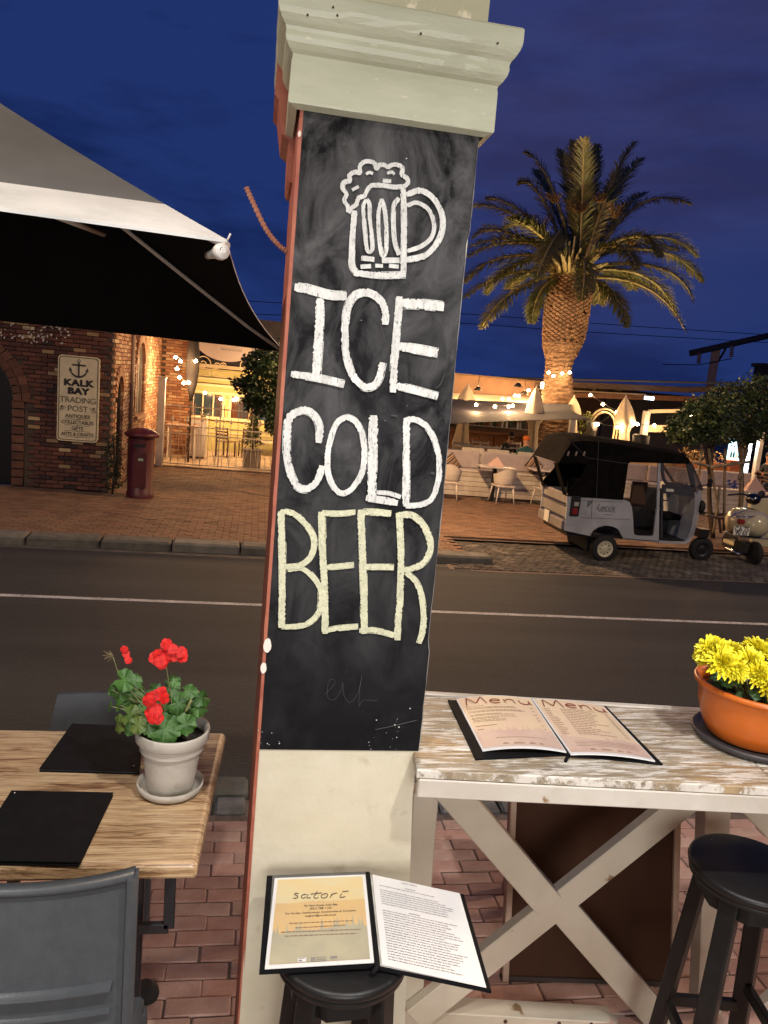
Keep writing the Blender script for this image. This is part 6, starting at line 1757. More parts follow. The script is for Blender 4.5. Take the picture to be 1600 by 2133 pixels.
# tables with folded napkin menus by the bench
for k_, (px, Y, lb) in enumerate(((1030, 17.55, 'pale table with a folded card, behind the middle tub chair'), (1140, 17.6, 'pale table with small glasses behind the grey three wheeler'))):
    c = onY(px, 985, Y)
    t = thing('terrace_table', lb, 'table', (c.x, Y, 0), 'pale tables along the bench wall')
    zt = .82; MB().bbox((c.x, Y, zt), (.86, .6, .03), .008).build('tabletop', rs, t)
    MB().bbox((c.x, Y, .41), (.09, .09, .78), .01).build('pedestal', dark_metal, t); MB().bbox((c.x, Y, .012), (.42, .42, .024), .006).build('foot', dark_metal, t)
    if k_ == 0:
        g = MB(); s_ = .20
        g.add([(c.x-s_, Y-.1, zt+.017), (c.x+s_, Y-.1, zt+.017), (c.x+.03, Y, zt+.24), (c.x+s_*.9, Y+.12, zt+.017), (c.x-s_*.9, Y+.12, zt+.017)], [(0, 1, 2), (1, 3, 2), (3, 4, 2), (4, 0, 2)])
        tag(g.build('folded_napkin', mat('pink_napkin', (.62, .42, .34), rough=.8)), 'pinkish folded napkin standing on the pale table beside the bench', 'napkin')
    else:
        for dx, gn in ((-.1, 'leftmost'), (-.02, 'middle'), (.06, 'rightmost')):
            gl_ = MB().lathe((c.x+dx-.1, Y-.05, zt+.016), [(.022, 0), (.03, .09), (.028, .09), (.02, .006)], 12, cap=False).build('tumbler', mat('glass_dim', (.3, .26, .22), rough=.1, spec=.8))
            tag(gl_, gn+' of three small glasses on the pale table behind the grey three wheeler', 'glass', 'glasses on the pale terrace table')
# long dining table on the terrace and director chairs
ly = 19.6
lt = thing('long_table', 'long white table on the terrace where two people sit', 'table', (6.4, ly, 0))
MB().bbox((6.15, ly, .96), (4.1, .8, .04), .008).build('tabletop', rs, lt)
for x in (4.3, 6.2, 8.0):
    for y in (ly-.3, ly+.3): MB().bar((x, y, 0), (x, y, .94), .06, .06, up=(0, 1, 0)).build('leg', rs, lt)
canvas_c = mat('cream_canvas', (.58, .52, .43), (.50, .44, .36), rough=.85, ns=6)
def director(label, c, grp='canvas chairs along the long terrace table', rz=0):
    t = thing('canvas_chair', label, 'chair', (0, 0, 0), grp)
    MB().bbox((0, -.22, .90), (.52, .02, .46), .008).build('backrest', canvas_c, t)
    MB().bbox((0, 0, .60), (.50, .42, .03), .01).build('seat', canvas_c, t)
    for sx_ in (-1, 1):
        MB().bar((sx_*.27, -.22, 0), (sx_*.27, -.22, 1.12), .035, .03, up=(0, 1, 0)).build('back_post', rs, t)
        MB().bar((sx_*.27, .2, 0), (sx_*.27, .2, .78), .035, .03, up=(0, 1, 0)).build('leg', rs, t)
        MB().bar((sx_*.27, -.22, .78), (sx_*.27, .22, .78), .05, .025).build('armrest', rs, t)
    t.location = c; t.rotation_euler = (0, 0, rz); return t
d0_ = director('cream canvas chair at the long table, nearest the chalkboard pillar', placex(978, 960, 19.0))
dup(d0_, placex(1030, 960, 19.0), 0, 'cream canvas chair at the long table, next to the person in teal')
dup(d0_, placex(1093, 962, 18.9), 0, 'cream canvas chair that the person in teal sits on')
wchair = slat_chair('white slatted chair on the far side of the long table, left of the bearded man', placex(1013, 940, 20.2), math.pi-.1, rs, 'slatted_chair', 'white slatted chairs on the terrace', .5, 1.15, .5)
dup(wchair, placex(1160, 950, 19.3), 0.1, 'white slatted chair between the person in teal and the three wheeler roof')
dup(wchair, placex(955, 935, 20.6), math.pi, 'white slatted chair on the far side of the long table, nearest the pillar')
dup(wchair, placex(1195, 945, 19.9), .3, 'white slatted chair just above the rear of the three wheeler roof')

dup(wchair, placex(1000, 930, 21.6), math.pi-.3, 'white slatted chair well back on the terrace, in front of the bar')
dup(wchair, placex(1078, 935, 21.9), .2, 'white slatted chair in front of the bar, between the two seated people')
dup(wchair, placex(1275, 950, 20.2), -.3, 'white slatted chair beyond the three wheeler roof, below the arch')
dup(d0_, placex(1150, 962, 18.9), .1, 'cream canvas chair right of the person in teal')
simple_table('terrace_table', 'white table in front of the bar, behind the bearded man', (onY(1010, 930, 21.0).x, 21.3), 1.4, .7, .98, rs, rs)
# bar counter with bottles
bar_w = mat('bar_timber', (.36, .17, .075), (.26, .12, .05), rough=.5, ns=3, st=(1, 1, 4), bump=.2)
bry = 24.0
br = thing('bar_counter', 'brown timber bar with lit bottle shelves at the back of the terrace', 'bar', (7, bry, 0))
xa, xb = onY(905, 900, bry).x, onY(1122, 900, bry).x; zb0 = 1.22
n = 7
for i in range(n):
    x0 = xa+(xb-xa)*i/n; MB().bbox((x0+(xb-xa)/n/2, bry, zb0/2), ((xb-xa)/n-.02, .08, zb0-.04), .01).build('front_panel', bar_w, br)
MB().bbox(((xa+xb)/2, bry-.05, zb0+.02), (xb-xa, .5, .06), .01).build('bar_top', bar_w, br)
shm = mat('shelf_board', (.55, .48, .38), rough=.6)
MB().bx(xa, xb, bry+.9, bry+.95, 1.2, 3.0).build('back_wall', mat('bar_back', (.24, .13, .07), (.18, .10, .06), rough=.7, ns=2), br)
for z in (1.42, 1.74): MB().bx(xa+.3, xb-.1, bry+.66, bry+.9, z-.03, z).build('shelf', shm, br)
bcs = [mat('bottle_clear', (.65, .60, .52), rough=.15), mat('bottle_green', (.03, .08, .03), rough=.15), mat('bottle_amber', (.30, .12, .03), rough=.15), mat('bottle_dark', (.02, .02, .02), rough=.15), mat('bottle_white', (.8, .76, .7), rough=.3)]
protos = [MB().lathe((0, 0, 0), [(.036, 0), (.038, .02), (.038, .16), (.014, .21), (.013, .27)], 8).build('bottle', m) for m in bcs]
bl_names = ['clear', 'dark green', 'amber', 'black', 'white']
for k, pr2 in enumerate(protos):
    pr2.location = (xa+.4+k*.11, bry+.75, 1.42); tag(pr2, f'{bl_names[k]} bottle on the lower lit shelf behind the terrace bar', 'bottle', f'{bl_names[k]} bottles, lower bar shelf')
for z in (1.42, 1.74):
    x = xa+(.95 if z < 1.5 else .4)
    while x < xb-.2:
        k = random.randrange(5); o = protos[k].copy(); col.objects.link(o); s_ = rnd(.8, 1.1); o.location = (x, bry+rnd(.72, .82), z); o['label'] = f"{bl_names[k]} bottle on the {'lower' if z < 1.5 else 'upper'} lit shelf behind the terrace bar"; o['group'] = f"{bl_names[k]} bottles, {'lower' if z < 1.5 else 'upper'} bar shelf"; o.scale = (s_, s_, s_); x += rnd(.095, .15)
# roof beams of the terrace
fas = mat('fascia_timber', (.13, .075, .042), (.08, .048, .028), rough=.6, ns=3, st=(1, 1, 5))
FYr = 25.2
rf = thing('terrace_roof', 'long low timber roof edge over the back of the terrace', 'roof', (12, FYr, 0))
z0a, z0b = onY(950, 800, FYr).z, onY(1600, 826, FYr).z
for (py0, py1, dy, nm) in ((788, 800, 0, 'fascia'), (803, 806, .10, 'gutter')):
    pass
def beam(name, p, q, h, t, m, par): return MB().bar(p, q, t, h, bev=.01).build(name, m, par)
a, b = onY(880, 787, FYr), onY(1430, 812, FYr); c_ = onY(1640, 806, FYr)
beam('fascia', a, b, .20, .10, fas, rf); beam('fascia', b+Vector((0, .003, 0)), c_, .20, .10, fas, rf)
a2, b2 = onY(880, 798, FYr+.1), onY(1345, 822, FYr+.1); beam('gutter_strip', a2, b2, .05, .12, mat('gutter_cream', (.36, .26, .15), rough=.5), rf)
MB().prism([(a.x, a.z+.02), (c_.x, c_.z+.05), (c_.x, c_.z+.10), (a.x, a.z+.09)], FYr-.05, FYr+6).build('roof_sheet', mat('roof_sheet', (.10, .09, .085), rough=.7), rf)
for px in range(900, 1640, 52):
    p = onY(px, 812, FYr+1.2); beam('rafter', (p.x, FYr+.12, p.z+.06), (p.x, FYr+4.5, p.z-.05), .14, .08, fas, rf)
a3, b3 = onY(880, 812, FYr+1.0), onY(1640, 838, FYr+1.0); beam('purlin', a3, b3, .18, .10, bar_w, rf)
MB().bx(a.x-1, xa+8.2, FYr+4.6, FYr+4.8, 0, 3.1).build('back_wall', mat('terrace_back_wall', (.13, .065, .035), (.08, .04, .022), rough=.8, ns=1.4), rf)
MB().bx(xa+8.3, c_.x, FYr+4.6, FYr+4.8, 0, 3.1).build('back_wall', mat('terrace_dark_wall', (.05, .045, .05), (.07, .06, .06), rough=.8, ns=1), rf)
MB().bx(a.x, xb+.4, FYr-.6, FYr+4.5, 3.0, 3.04).build('ceiling', mat('ceiling_boards', (.11, .06, .03), (.07, .038, .02), rough=.6, ns=3, st=(6, 1, 1)), rf)
# white posts
def wpost(label, px0, py0, px1, py1, Y, w_=.16):
    a = onY(px0, py0, Y); b = onY(px1, py1, Y); x = (a.x+b.x)/2
    o = MB().bbox((x, Y, a.z/2), (w_, w_, a.z), .01).build('post', white_paint); return tag(o, label, 'post', 'white posts of the terrace')
wpost('white terrace post right of the closed parasol, rising behind the three wheeler roof', 1348, 856, 1336, 935, 21.2, .17)
wpost('white terrace post under the right tip of the shade sail', 1195, 872, 1183, 945, 20.6, .15)
wpost('white terrace post at the right edge, beside the lit fridge', 1588, 900, 1570, 1000, 20.0, .14)
hb = MB().bar(onY(1352, 857, 21.2), onY(1640, 850, 21.2), .12, .10).build('header_beam', mat('cream_beam', (.60, .48, .30), rough=.5)); tag(hb, 'cream header beam running right from the white post', 'beam')
hb = MB().bar(onY(1345, 893, 21.3), onY(1405, 892, 21.3), .10, .20).build('cross_board', MATS['cream_beam']); tag(hb, 'short cream cross board fixed to the white post', 'board')
# shade sails
def sail(label, corners, m, sag=.2, name='shade_sail'):
    P = [onY(*c) for c in corners]; g = MB(); n = 14
    def q(u, v):
        a = P[0].lerp(P[1], u); b = P[3].lerp(P[2], u); p = a.lerp(b, v)
        cu = 4*u*(1-u); cv = 4*v*(1-v); cen = (P[0]+P[1]+P[2]+P[3])/4
        p = p.lerp(cen, .10*cu*(1-cv)+.10*cv*(1-cu)); p.z -= sag*cu*cv; return p
    for i in range(n):
        for j in range(n):
            g.add([q(i/n, j/n), q((i+1)/n, j/n), q((i+1)/n, (j+1)/n), q(i/n, (j+1)/n)], [(0, 1, 2, 3)], True)
            d = Vector((0, 0, .012)); g.add([q(i/n, j/n)+d, q((i+1)/n, j/n)+d, q((i+1)/n, (j+1)/n)+d, q(i/n, (j+1)/n)+d], [(3, 2, 1, 0)], True)
    return tag(g.build(name, m), label, 'shade sail', 'shade sails over the terrace')
sail('big grey shade sail stretched over the terrace seating', [(860, 888, 17.9), (1232, 874, 18.3), (1192, 843, 22.0), (860, 826, 22.0)], mat('grey_sail', (.045, .040, .055), (.028, .026, .038), rough=.8, ns=1.2), .12)
sail('cream shade sail above and behind the grey one', [(870, 842, 22.4), (1190, 852, 22.4), (1130, 828, 24.5), (870, 815, 24.4)], mat('cream_sail', (.50, .42, .30), (.44, .36, .25), rough=.8, ns=1.2), .1)
# closed cream parasols
cpm = mat('cream_parasol', (.56, .46, .32), (.46, .37, .26), rough=.8, ns=8, st=(3, 3, 1))
def closed_parasol(label, px, py0, py1, pxb, Y, w_=.20, ground=0):
    a = onY(px, py0, Y); b = onY(pxb, py1, Y); t = thing('closed_parasol', label, 'umbrella', (b.x, Y, 0), 'closed cream parasols on the terrace')
    H_ = a.z-b.z; ax_ = a-b; n = 16; vs = []; prof_ = [(.04, 1), (.35, .93), (.75, .80), (1.0, .66), (1.05, .60), (.62, .52), (.50, .45), (.62, .25), (.8, .05), (.7, 0)]
    g = MB()
    for (r_, h) in prof_:
        for k in range(n):
            aa = 2*math.pi*k/n; rr = w_*.80*r_*(1+.22*math.cos(aa*4+h*2)); vs.append(b+ax_*h+Vector((rr*math.cos(aa), rr*math.sin(aa), 0)))
    g.add(vs, [(i*n+k, i*n+(k+1) % n, (i+1)*n+(k+1) % n, (i+1)*n+k)[::-1] for i in range(len(prof_)-1) for k in range(n)], True)
    g.build('canopy', cpm, t); MB().tube([(b.x-.0, Y, 0), a+Vector((0, 0, .04))], .022, 8).build('pole', rs, t); return t
closed_parasol('tall closed cream parasol just left of the palm trunk', 1118, 805, 965, 1106, 20.4, .28)
closed_parasol('closed cream parasol right of the palm trunk behind the sail tip', 1196, 826, 915, 1193, 22.0, .23)
closed_parasol('tall closed cream parasol beside the white arch', 1304, 826, 960, 1298, 20.6, .30)
closed_parasol('closed cream parasol close to the chalkboard pillar', 976, 802, 932, 958, 22.0, .34)
# arch trellis with creeper
art = thing('garden_arch', 'white arched trellis with a leafy climber between the parasols', 'arch', tuple(onY(1257, 960, 21.0)))
for r_, dz in ((0, 0), (-.09, -.02)):
    c = onY(1257, 888, 21.0); rx, rz_ = .44+r_, .50+r_
    pts = [(c.x-rx+.02, 21.0, .1)]+[(c.x-rx*math.cos(math.pi*k/16), 21.0, c.z+rz_*math.sin(math.pi*k/16)) for k in range(17)]+[(c.x+rx-.02, 21.0, .1)]
    MB().tube(pts, .028, 6).build('hoop', tr, art)
g = MB(); iv = mat('lit_ivy', (.20, .24, .04), (.32, .34, .07), rough=.6, ns=6)
for (px, py, r_) in ((1212, 905, .18), (1218, 880, .16), (1205, 925, .2), (1226, 866, .1), (1300, 900, .1), (1297, 925, .14), (1305, 940, .14)):
    p = onY(px, py, 20.9); leafcloud(g, p, (r_, .12, r_), 70, .09)
g.build('climber', iv, art)
# grey bucket, dark urn
p = onY(1233, 893, 20.8); tag(MB().lathe((p.x, 20.8, p.z-.24), [(.13, 0), (.16, .42), (.175, .43), (.17, .45)], 16).build('ice_bucket', mat('grey_tin', (.28, .29, .30), rough=.4, metal=.4)), 'grey metal bucket standing by the leafy arch', 'bucket')
tag(MB().bbox((p.x, 20.9, (p.z-.24)/2), (.5, .4, p.z-.26), .02).build('side_stand', dk), 'dark stand under the grey bucket by the arch', 'stand')
p = onY(1330, 950, 19.6); ut = onY(1330, 905, 19.6).z
tag(MB().lathe((p.x, 19.6, 0), [(.14, 0), (.18, .04), (.12, .12), (.15, ut*.6), (.22, ut*.85), (.23, ut*.98), (.20, ut)], 20).build('tall_urn', mat('black_pot', (.012, .012, .013), rough=.6)), 'tall black urn behind the front of the three wheeler roof', 'urn')
# right hand kiosk: orange pillar, lit fridge, shelves
km = mat('terracotta_paint', (.42, .13, .04), (.34, .10, .03), rough=.6, ns=3)
p0, p1 = onY(1513, 1000, 18.6), onY(1543, 1000, 18.6)
kz = onY(1535, 960, 18.6).z
tag(MB().bbox(((p0.x+p1.x)/2, 18.7, kz/2), (p1.x-p0.x, .3, kz), .01).build('orange_pillar', km), 'terracotta painted block between the tree guard poles', 'pillar')
p0, p1 = onY(1520, 955, 20.5), onY(1562, 955, 20.5); z0, z1 = onY(1540, 975, 20.5).z, onY(1540, 915, 20.5).z
fgd = thing('display_fridge', 'bluish lit glass display fridge at the right of the terrace', 'fridge', ((p0.x+p1.x)/2, 20.6, 0))
MB().bbox(((p0.x+p1.x)/2, 20.9, z0/2), (p1.x-p0.x+.1, .6, z0), .01).build('body', dark_metal, fgd)
MB().bx(p0.x, p1.x, 20.62, 20.66, z0, z1).build('lit_back', mat('fridge_glow', (.45, .75, .85), (.15, .45, .60), ns=5, emit=2.2, ecol=(.45, .80, .95)), fgd)
g = MB()
for k in range(3): g.bx(p0.x, p1.x, 20.45, 20.6, z0+(z1-z0)*k/3, z0+(z1-z0)*k/3+.02)
g.build('shelf', white_metal, fgd)
for k in range(2):
    x = p0.x+.04
    while x < p1.x-.03:
        MB().lathe((x, 20.52, z0+(z1-z0)*k/3+.021), [(.03, 0), (.03, .12), (.012, .16), (.012, .2)], 6).build('bottle', bcs[random.randrange(4)], fgd); x += .085
pq = onY(1559, 945, 20.4); tube_l = MB().bx(pq.x-.045, pq.x+.045, 20.36, 20.42, onY(1556, 985, 20.4).z, onY(1562, 918, 20.4).z).build('light_tube', mat('tube_glow', (.9, 1, 1), emit=6, ecol=(.85, .97, 1)), fgd)
light('POINT', (pq.x-.2, 20.0, 1.7), 10, (.7, .9, 1), .1, fgd)
# shelves of the kiosk seen between the tree poles (warm)
for (pa, pb2, Y, lb, m) in (((1370, 975), (1520, 985), 19.2, 'low warm lit wall with ledges behind the three wheeler windows', mat('warm_ledge', (.58, .40, .22), (.48, .32, .17), rough=.6, ns=3)),):
    a = onY(*pa, Y); b = onY(*pb2, Y); t = thing('ledge_wall', lb, 'wall', (a.x, Y, 0))
    for k, (z0, z1) in enumerate(((.05, .62), (.66, .92), (.97, 1.18))): MB().bx(a.x-2.2, b.x, Y+k*.12, Y+k*.12+.1, z0, z1).build('ledge', m, t)
nap = onY(1572, 1013, 18.0); g = MB()
g.add([(nap.x-.30, 17.9, nap.z-.16), (nap.x+.34, 17.9, nap.z-.16), (nap.x-.02, 18.0, nap.z+.27), (nap.x+.3, 18.2, nap.z-.16), (nap.x-.25, 18.2, nap.z-.16)], [(0, 1, 2), (1, 3, 2), (3, 4, 2), (4, 0, 2)])
tag(g.build('folded_napkin', MATS['pink_napkin']), 'large pinkish folded cloth standing behind the cream scooter', 'napkin')
simple_table('kiosk_table', 'white table carrying the pinkish cloth behind the scooter', (nap.x+.3, 18.15), 1.3, .7, nap.z-.17, rs, rs)
bt = onY(1586, 995, 18.3); tag(MB().lathe((bt.x, 18.3, nap.z-.17), [(.035, 0), (.035, .18), (.012, .24), (.012, .30)], 10).build('bottle', bcs[2]), 'amber bottle on the white table at the right edge', 'bottle')
# amber glass/warm foliage seen between poles
g = MB(); p = onY(1462, 950, 19.4)
for dx in (-.5, -.2, .1, .4): leafcloud(g, (p.x+dx, 19.4, p.z), (.22, .15, .2), 70, .09)
ft = thing('lit_shrub', 'warmly lit brownish shrub in a trough behind the tree guard', 'plant', (p.x, 19.4, 0))
g.build('foliage', mat('brown_leaf', (.26, .17, .06), (.36, .24, .09), rough=.7, ns=6), ft); MB().bx(p.x-.8, p.x+.7, 19.3, 19.6, 1.0, p.z-.15).build('trough', bar_w, ft)

# terrace string lights
bulbs('ring of lit bulbs tied round the palm trunk', [(1143, 776), (1153, 783), (1171, 778), (1187, 776)], [22.2, 22.05, 22.05, 22.2], 3.5)
bulbs('string of lit bulbs sloping down from the palm over the terrace', [(1130, 799), (1129, 806), (1101, 813), (1081, 825), (1073, 824), (1060, 831), (1047, 831)], [21.8, 21.8, 22.4, 22.8, 22.9, 23.2, 23.4], 9, every=2)
bulbs('lit bulbs hung along the grey shade sail', [(992, 843), (1031, 847), (1060, 847), (1068, 845)], [20.4, 20.4, 20.6, 20.6], 14, every=2)
bulbs('lit bulbs looping over the arch and the closed parasols', [(1230, 823), (1256, 842), (1285, 858), (1245, 884), (1286, 890), (1317, 874), (1328, 884), (1363, 886)], [21.6, 21.2, 20.8, 20.6, 20.5, 20.5, 20.5, 20.9], 5.5)
bulbs('lit bulbs glimpsed through the trees at the right', [(1440, 868), (1505, 900), (1570, 862)], 19.8, 14)
# pendants added to brighten the bar and terrace
def pendant(label, p, power, color=WARM):
    power *= 2.3
    t = thing('added_pendant_lamp', label, 'lamp', p, 'added pendant lamps under the terrace roof')
    MB().lathe(p, [(.02, .12), (.05, .10), (.14, 0), (.13, 0), (.045, .09)], 16, cap=False).build('added_pendant_shade', dark_metal, t); MB().tube([(p[0], p[1], p[2]+.12), (p[0], p[1], 3.0)], .008, 5).build('added_pendant_cord', wire_m, t)
    light('POINT', (p[0], p[1], p[2]-.05), power, color, .12, t)
for x, lb in ((xa+1.1, 'added pendant lamp over the left end of the bar'), (xa+2.6, 'added pendant lamp over the middle of the bar'), (xb-.3, 'added pendant lamp over the bar beside the palm')):
    pendant(lb, (x, 23.4, 2.55), 75)
pendant('added pendant lamp hanging by the kiosk wall', (12.4, 18.9, 2.6), 70)
pendant('added pendant lamp above the long table', (7.0, 20.6, 2.75), 60)
# the bench front is lit by the street lamps and the added lantern below
# small white light on roof
p = onY(1345, 829, 24.6); tag(MB().bx(p.x-.05, p.x+.28, 24.55, 24.6, p.z-.05, p.z+.06).build('roof_floodlight', mat('blue_white_glow', (.8, .9, 1), emit=7, ecol=(.75, .88, 1))), 'small bluish white lamp fixed under the terrace roof edge', 'lamp')

# ================================================================== people on the terrace
skin = mat('skin', (.45, .23, .14), (.40, .20, .12), rough=.55, ns=30)
def person(label, root_, joints, edges, classes, mats, group=None, name='person', sub=2):
    """one skin-grown body; classes gives a material index per joint"""
    me = bpy.data.meshes.new('body_skel'); vs = [j[0] for j in joints]
    me.from_pydata(vs, edges, []); o = bpy.data.objects.new('body_skel', me); col.objects.link(o)
    sk = o.modifiers.new('skin', 'SKIN'); sk.use_smooth_shade = True
    for i, j in enumerate(joints):
        r_ = j[1]; d = me.skin_vertices[0].data[i]; d.radius = r_ if hasattr(r_, '__len__') else (r_, r_); d.use_root = (i == 0)
    ss = o.modifiers.new('sub', 'SUBSURF'); ss.levels = sub; ss.render_levels = sub
    bpy.context.view_layer.update()
    m2 = bpy.data.meshes.new_from_object(o.evaluated_get(bpy.context.evaluated_depsgraph_get())); m2.name = 'body'
    bpy.data.objects.remove(o)
    m2.materials.clear()
    for m in mats: m2.materials.append(m)
    for p_ in m2.polygons:
        c = p_.center; best = min(range(len(joints)), key=lambda i: (Vector(vs[i])-c).length-.3*(joints[i][1] if not hasattr(joints[i][1], '__len__') else joints[i][1][0])); p_.material_index = classes[best]; p_.use_smooth = True
    t = thing(name, label, 'person', root_, group)
    b = bpy.data.objects.new('body', m2); col.objects.link(b); b.parent = t
    return t
def seated(label, root_, rz, top_m, leg_m, seat=.60, head_turn=0, lean=.10, cap=None, hair=None, beard=None, group=None, arms='table'):
    s = seat; f = 1   # faces +y in local space
    J = [((0, 0, s+.10), (.15, .12)), ((0, .01, s+.28), (.14, .10)), ((0, .02+lean*.4, s+.46), (.17, .105)), ((0, .02+lean*.7, s+.56), (.10, .075)), ((0, .04+lean*.9, s+.64), (.052, .055)), ((0, .06+lean, s+.74), (.078, .092)), ((0, .06+lean, s+.84), (.074, .088)),
         ((-.17, .03+lean*.5, s+.53), .062), ((-.235, .06+lean*.5, s+.30), .048), ((-.16, .30+lean, s+.31), .036), ((-.09, .40+lean, s+.33), (.035, .022)),
         ((.17, .03+lean*.5, s+.53), .062), ((.235, .06+lean*.5, s+.30), .048), ((.16, .30+lean, s+.31), .036), ((.09, .40+lean, s+.33), (.035, .022)),
         ((-.10, .05, s+.07), .088), ((-.14, .40, s+.05), .066), ((-.14, .40, s-.35), .046), ((-.14, .50, s-.44), .038),
         ((.10, .05, s+.07), .088), ((.14, .40, s+.05), .066), ((.14, .40, s-.35), .046), ((.14, .50, s-.44), .038)]
    E = [(0, 1), (1, 2), (2, 3), (3, 4), (4, 5), (5, 6), (3, 7), (7, 8), (8, 9), (9, 10), (3, 11), (11, 12), (12, 13), (13, 14), (0, 15), (15, 16), (16, 17), (17, 18), (0, 19), (19, 20), (20, 21), (21, 22)]
    cl_ = [1, 1, 1, 1, 0, 0, 0, 1, 1, 1, 0, 1, 1, 1, 0, 2, 2, 2, 3, 2, 2, 2, 3]
    t = person(label, (0, 0, 0), J, E, cl_, [skin, top_m, leg_m, dark_metal], group)
    hc = Vector((0, .06+lean, s+.80))
    Rh = Matrix.Rotation(head_turn, 3, 'Z')
    def H_(x, y, z): return hc+Rh @ Vector((x, y, z))
    MB().lathe(H_(0, .088, -.012), [(.004, .03), (.012, .0), (.016, -.018), (.006, -.026)], 8).build('nose', skin, t)
    for sx_ in (-1, 1):
        MB().lathe(H_(sx_*.030, .080, .022), [(0, .008), (.008, .006), (.011, 0), (.008, -.006), (0, -.008)], 8, cap=False).build('eye', mat('eye_dark', (.03, .02, .015), rough=.2), t)
        MB().bbox(H_(sx_*.080, 0, 0), (.014, .035, .055), .005, Rh).build('ear', skin, t)
    MB().bbox(H_(0, .086, -.052), (.045, .01, .010), .003, Rh).build('mouth', mat('lips', (.30, .10, .08), rough=.5), t)
    if hair is not None or cap is not None:
        g = MB(); m = cap or hair
        g.lathe(hc+Vector((0, -.004, .010)), [(.088, -.02), (.093, .02), (.088, .055), (.066, .088), (.03, .104), (0, .107)], 20, sc=(1, 1.12)); g.build('cap' if cap else 'hair', m, t)
    if beard: MB().lathe(H_(0, .035, -.055), [(.02, -.055), (.05, -.035), (.062, 0), (.058, .02)], 14, sc=(1, .95)).build('beard', beard, t)
    t.location = root_; t.rotation_euler = (0, 0, rz)
    return t
teal = mat('teal_jacket', (.018, .085, .095), (.014, .065, .075), rough=.8, ns=9)
olive = mat('dark_olive_shirt', (.055, .052, .028), (.04, .04, .02), rough=.85, ns=9)
denim = mat('dark_trousers', (.03, .032, .045), rough=.85)
orange_k = mat('orange_knit', (.62, .16, .03), (.5, .12, .02), rough=.9, ns=40)
capm2 = mat('dark_cap', (.03, .02, .018), rough=.8); brd = mat('dark_beard', (.05, .03, .02), rough=.9)
pt = placex(1097, 950, 18.95)
p1_ = seated('person in an orange knit hat and teal jacket, seen from behind at the long table', (pt[0], 18.95, .0), .05, teal, denim, seat=.62, cap=orange_k)
pt = placex(1056, 940, 20.35)
p2_ = seated('bearded person in a dark cap and dark shirt facing the street across the long table', (pt[0], 20.35, .0), math.pi+.15, olive, denim, seat=.62, cap=capm2, beard=brd, head_turn=-.2)
tag(wchair, wchair['label'], 'chair', wchair['group'])
dup(wchair, (pt[0], 20.45, 0), math.pi, 'white slatted chair that the bearded man sits on')
pt = placex(1604, 985, 18.7)
p3_ = seated('person in dark clothes cut off by the right edge, seated by the kiosk', (pt[0]+.05, 18.75, .12), 1.9, mat('navy_shirt', (.02, .022, .035), rough=.8), denim, seat=.62, hair=mat('brown_hair', (.05, .025, .015), rough=.8), head_turn=.2)
stl = slat_chair('dark chair under the person at the right edge', (pt[0]+.05, 18.75, .12), 1.9, brw, 'terrace_chair', None, .56, 1.0, .45)

# ================================================================== the three wheeler
TY0, TY1 = 11.93, 13.12
body_m = mat('grey_body_paint', (.43, .45, .47), (.34, .36, .38), rough=.32, ns=3, coat=.5, c3=(.20, .18, .16), ns3=9, lo3=.60, hi3=.78)
hood_m = mat('black_hood_canvas', (.0045, .004, .004), (.009, .008, .0075), rough=.9, ns=5, bump=1, bs=9, spec=.04)
tk = thing('auto_rickshaw', 'grey three wheeled taxi with a black canvas hood, parked facing right', 'auto rickshaw', (6.9, 12.5, -.1))
def zt_(x, y, Y=TY0): p = onY(1120+x/3.333, 850+y/3.333, Y); return (p.x, p.z)
def sidep(pts): return [zt_(*p) for p in pts]
low = sidep([(205, 612), (400, 622), (600, 636), (640, 652), (655, 690), (664, 780), (668, 872), (690, 886), (795, 890), (808, 880), (826, 700), (838, 700), (832, 932), (600, 912), (582, 880), (560, 840), (520, 822), (470, 815), (420, 828), (385, 850), (365, 888), (300, 875), (185, 850), (195, 760), (205, 680)])
MB().prism(low, TY0, TY0+.04).build('side_panel', body_m, tk)
MB().prism(low, TY1-.04, TY1).build('side_panel', body_m, tk)
# engine bay box between the sides (inset), rear face
rearx = [zt_(205, 612), zt_(188, 700), zt_(190, 780), zt_(185, 850)]
g = MB()
x_r = zt_(205, 612)[0]; zt0, zt1 = zt_(190, 850)[1], zt_(205, 612)[1]
tanm = mat('lamplit_cream_panel', (.24, .22, .20), (.18, .165, .15), rough=.35, ns=3, coat=.3)
rx = x_r+.06
zs_ = [zt0, zt0+.17, zt0+.20, zt0+.40, zt0+.43, zt0+.60, zt1+.02]
for i in range(0, 6, 2):
    MB().bbox((rx-(.05 if i == 0 else 0), (TY0+TY1)/2, (zs_[i]+zs_[i+1])/2), (.05, TY1-TY0-.06, zs_[i+1]-zs_[i]), .015).build('rear_panel', tanm, tk)
MB().bbox((rx+.03, (TY0+TY1)/2, (zt0+zt1)/2), (.04, TY1-TY0-.1, zt1-zt0), .005).build('rear_core', dark_metal, tk)
for z in (zs_[1]+.015, zs_[3]+.015): MB().bbox((rx-.02, (TY0+TY1)/2, z), (.05, TY1-TY0-.02, .018), .004).build('trim_strip', chrome, tk)
MB().bbox((rx-.085, (TY0+TY1)/2+.12, zt0+.12), (.012, .22, .20), .003).build('number_plate', mat('plate_white', (.6, .58, .5), rough=.5), tk)
MB().bbox((rx+.10, TY0-.006, zt_(255, 680)[1]), (.16, .03, .34), .012).build('tail_light_housing', rubber, tk)
MB().bbox((rx+.10, TY0-.024, zt_(255, 715)[1]), (.09, .02, .10), .01).build('tail_light', mat('red_lens', (.25, .02, .02), rough=.2), tk)
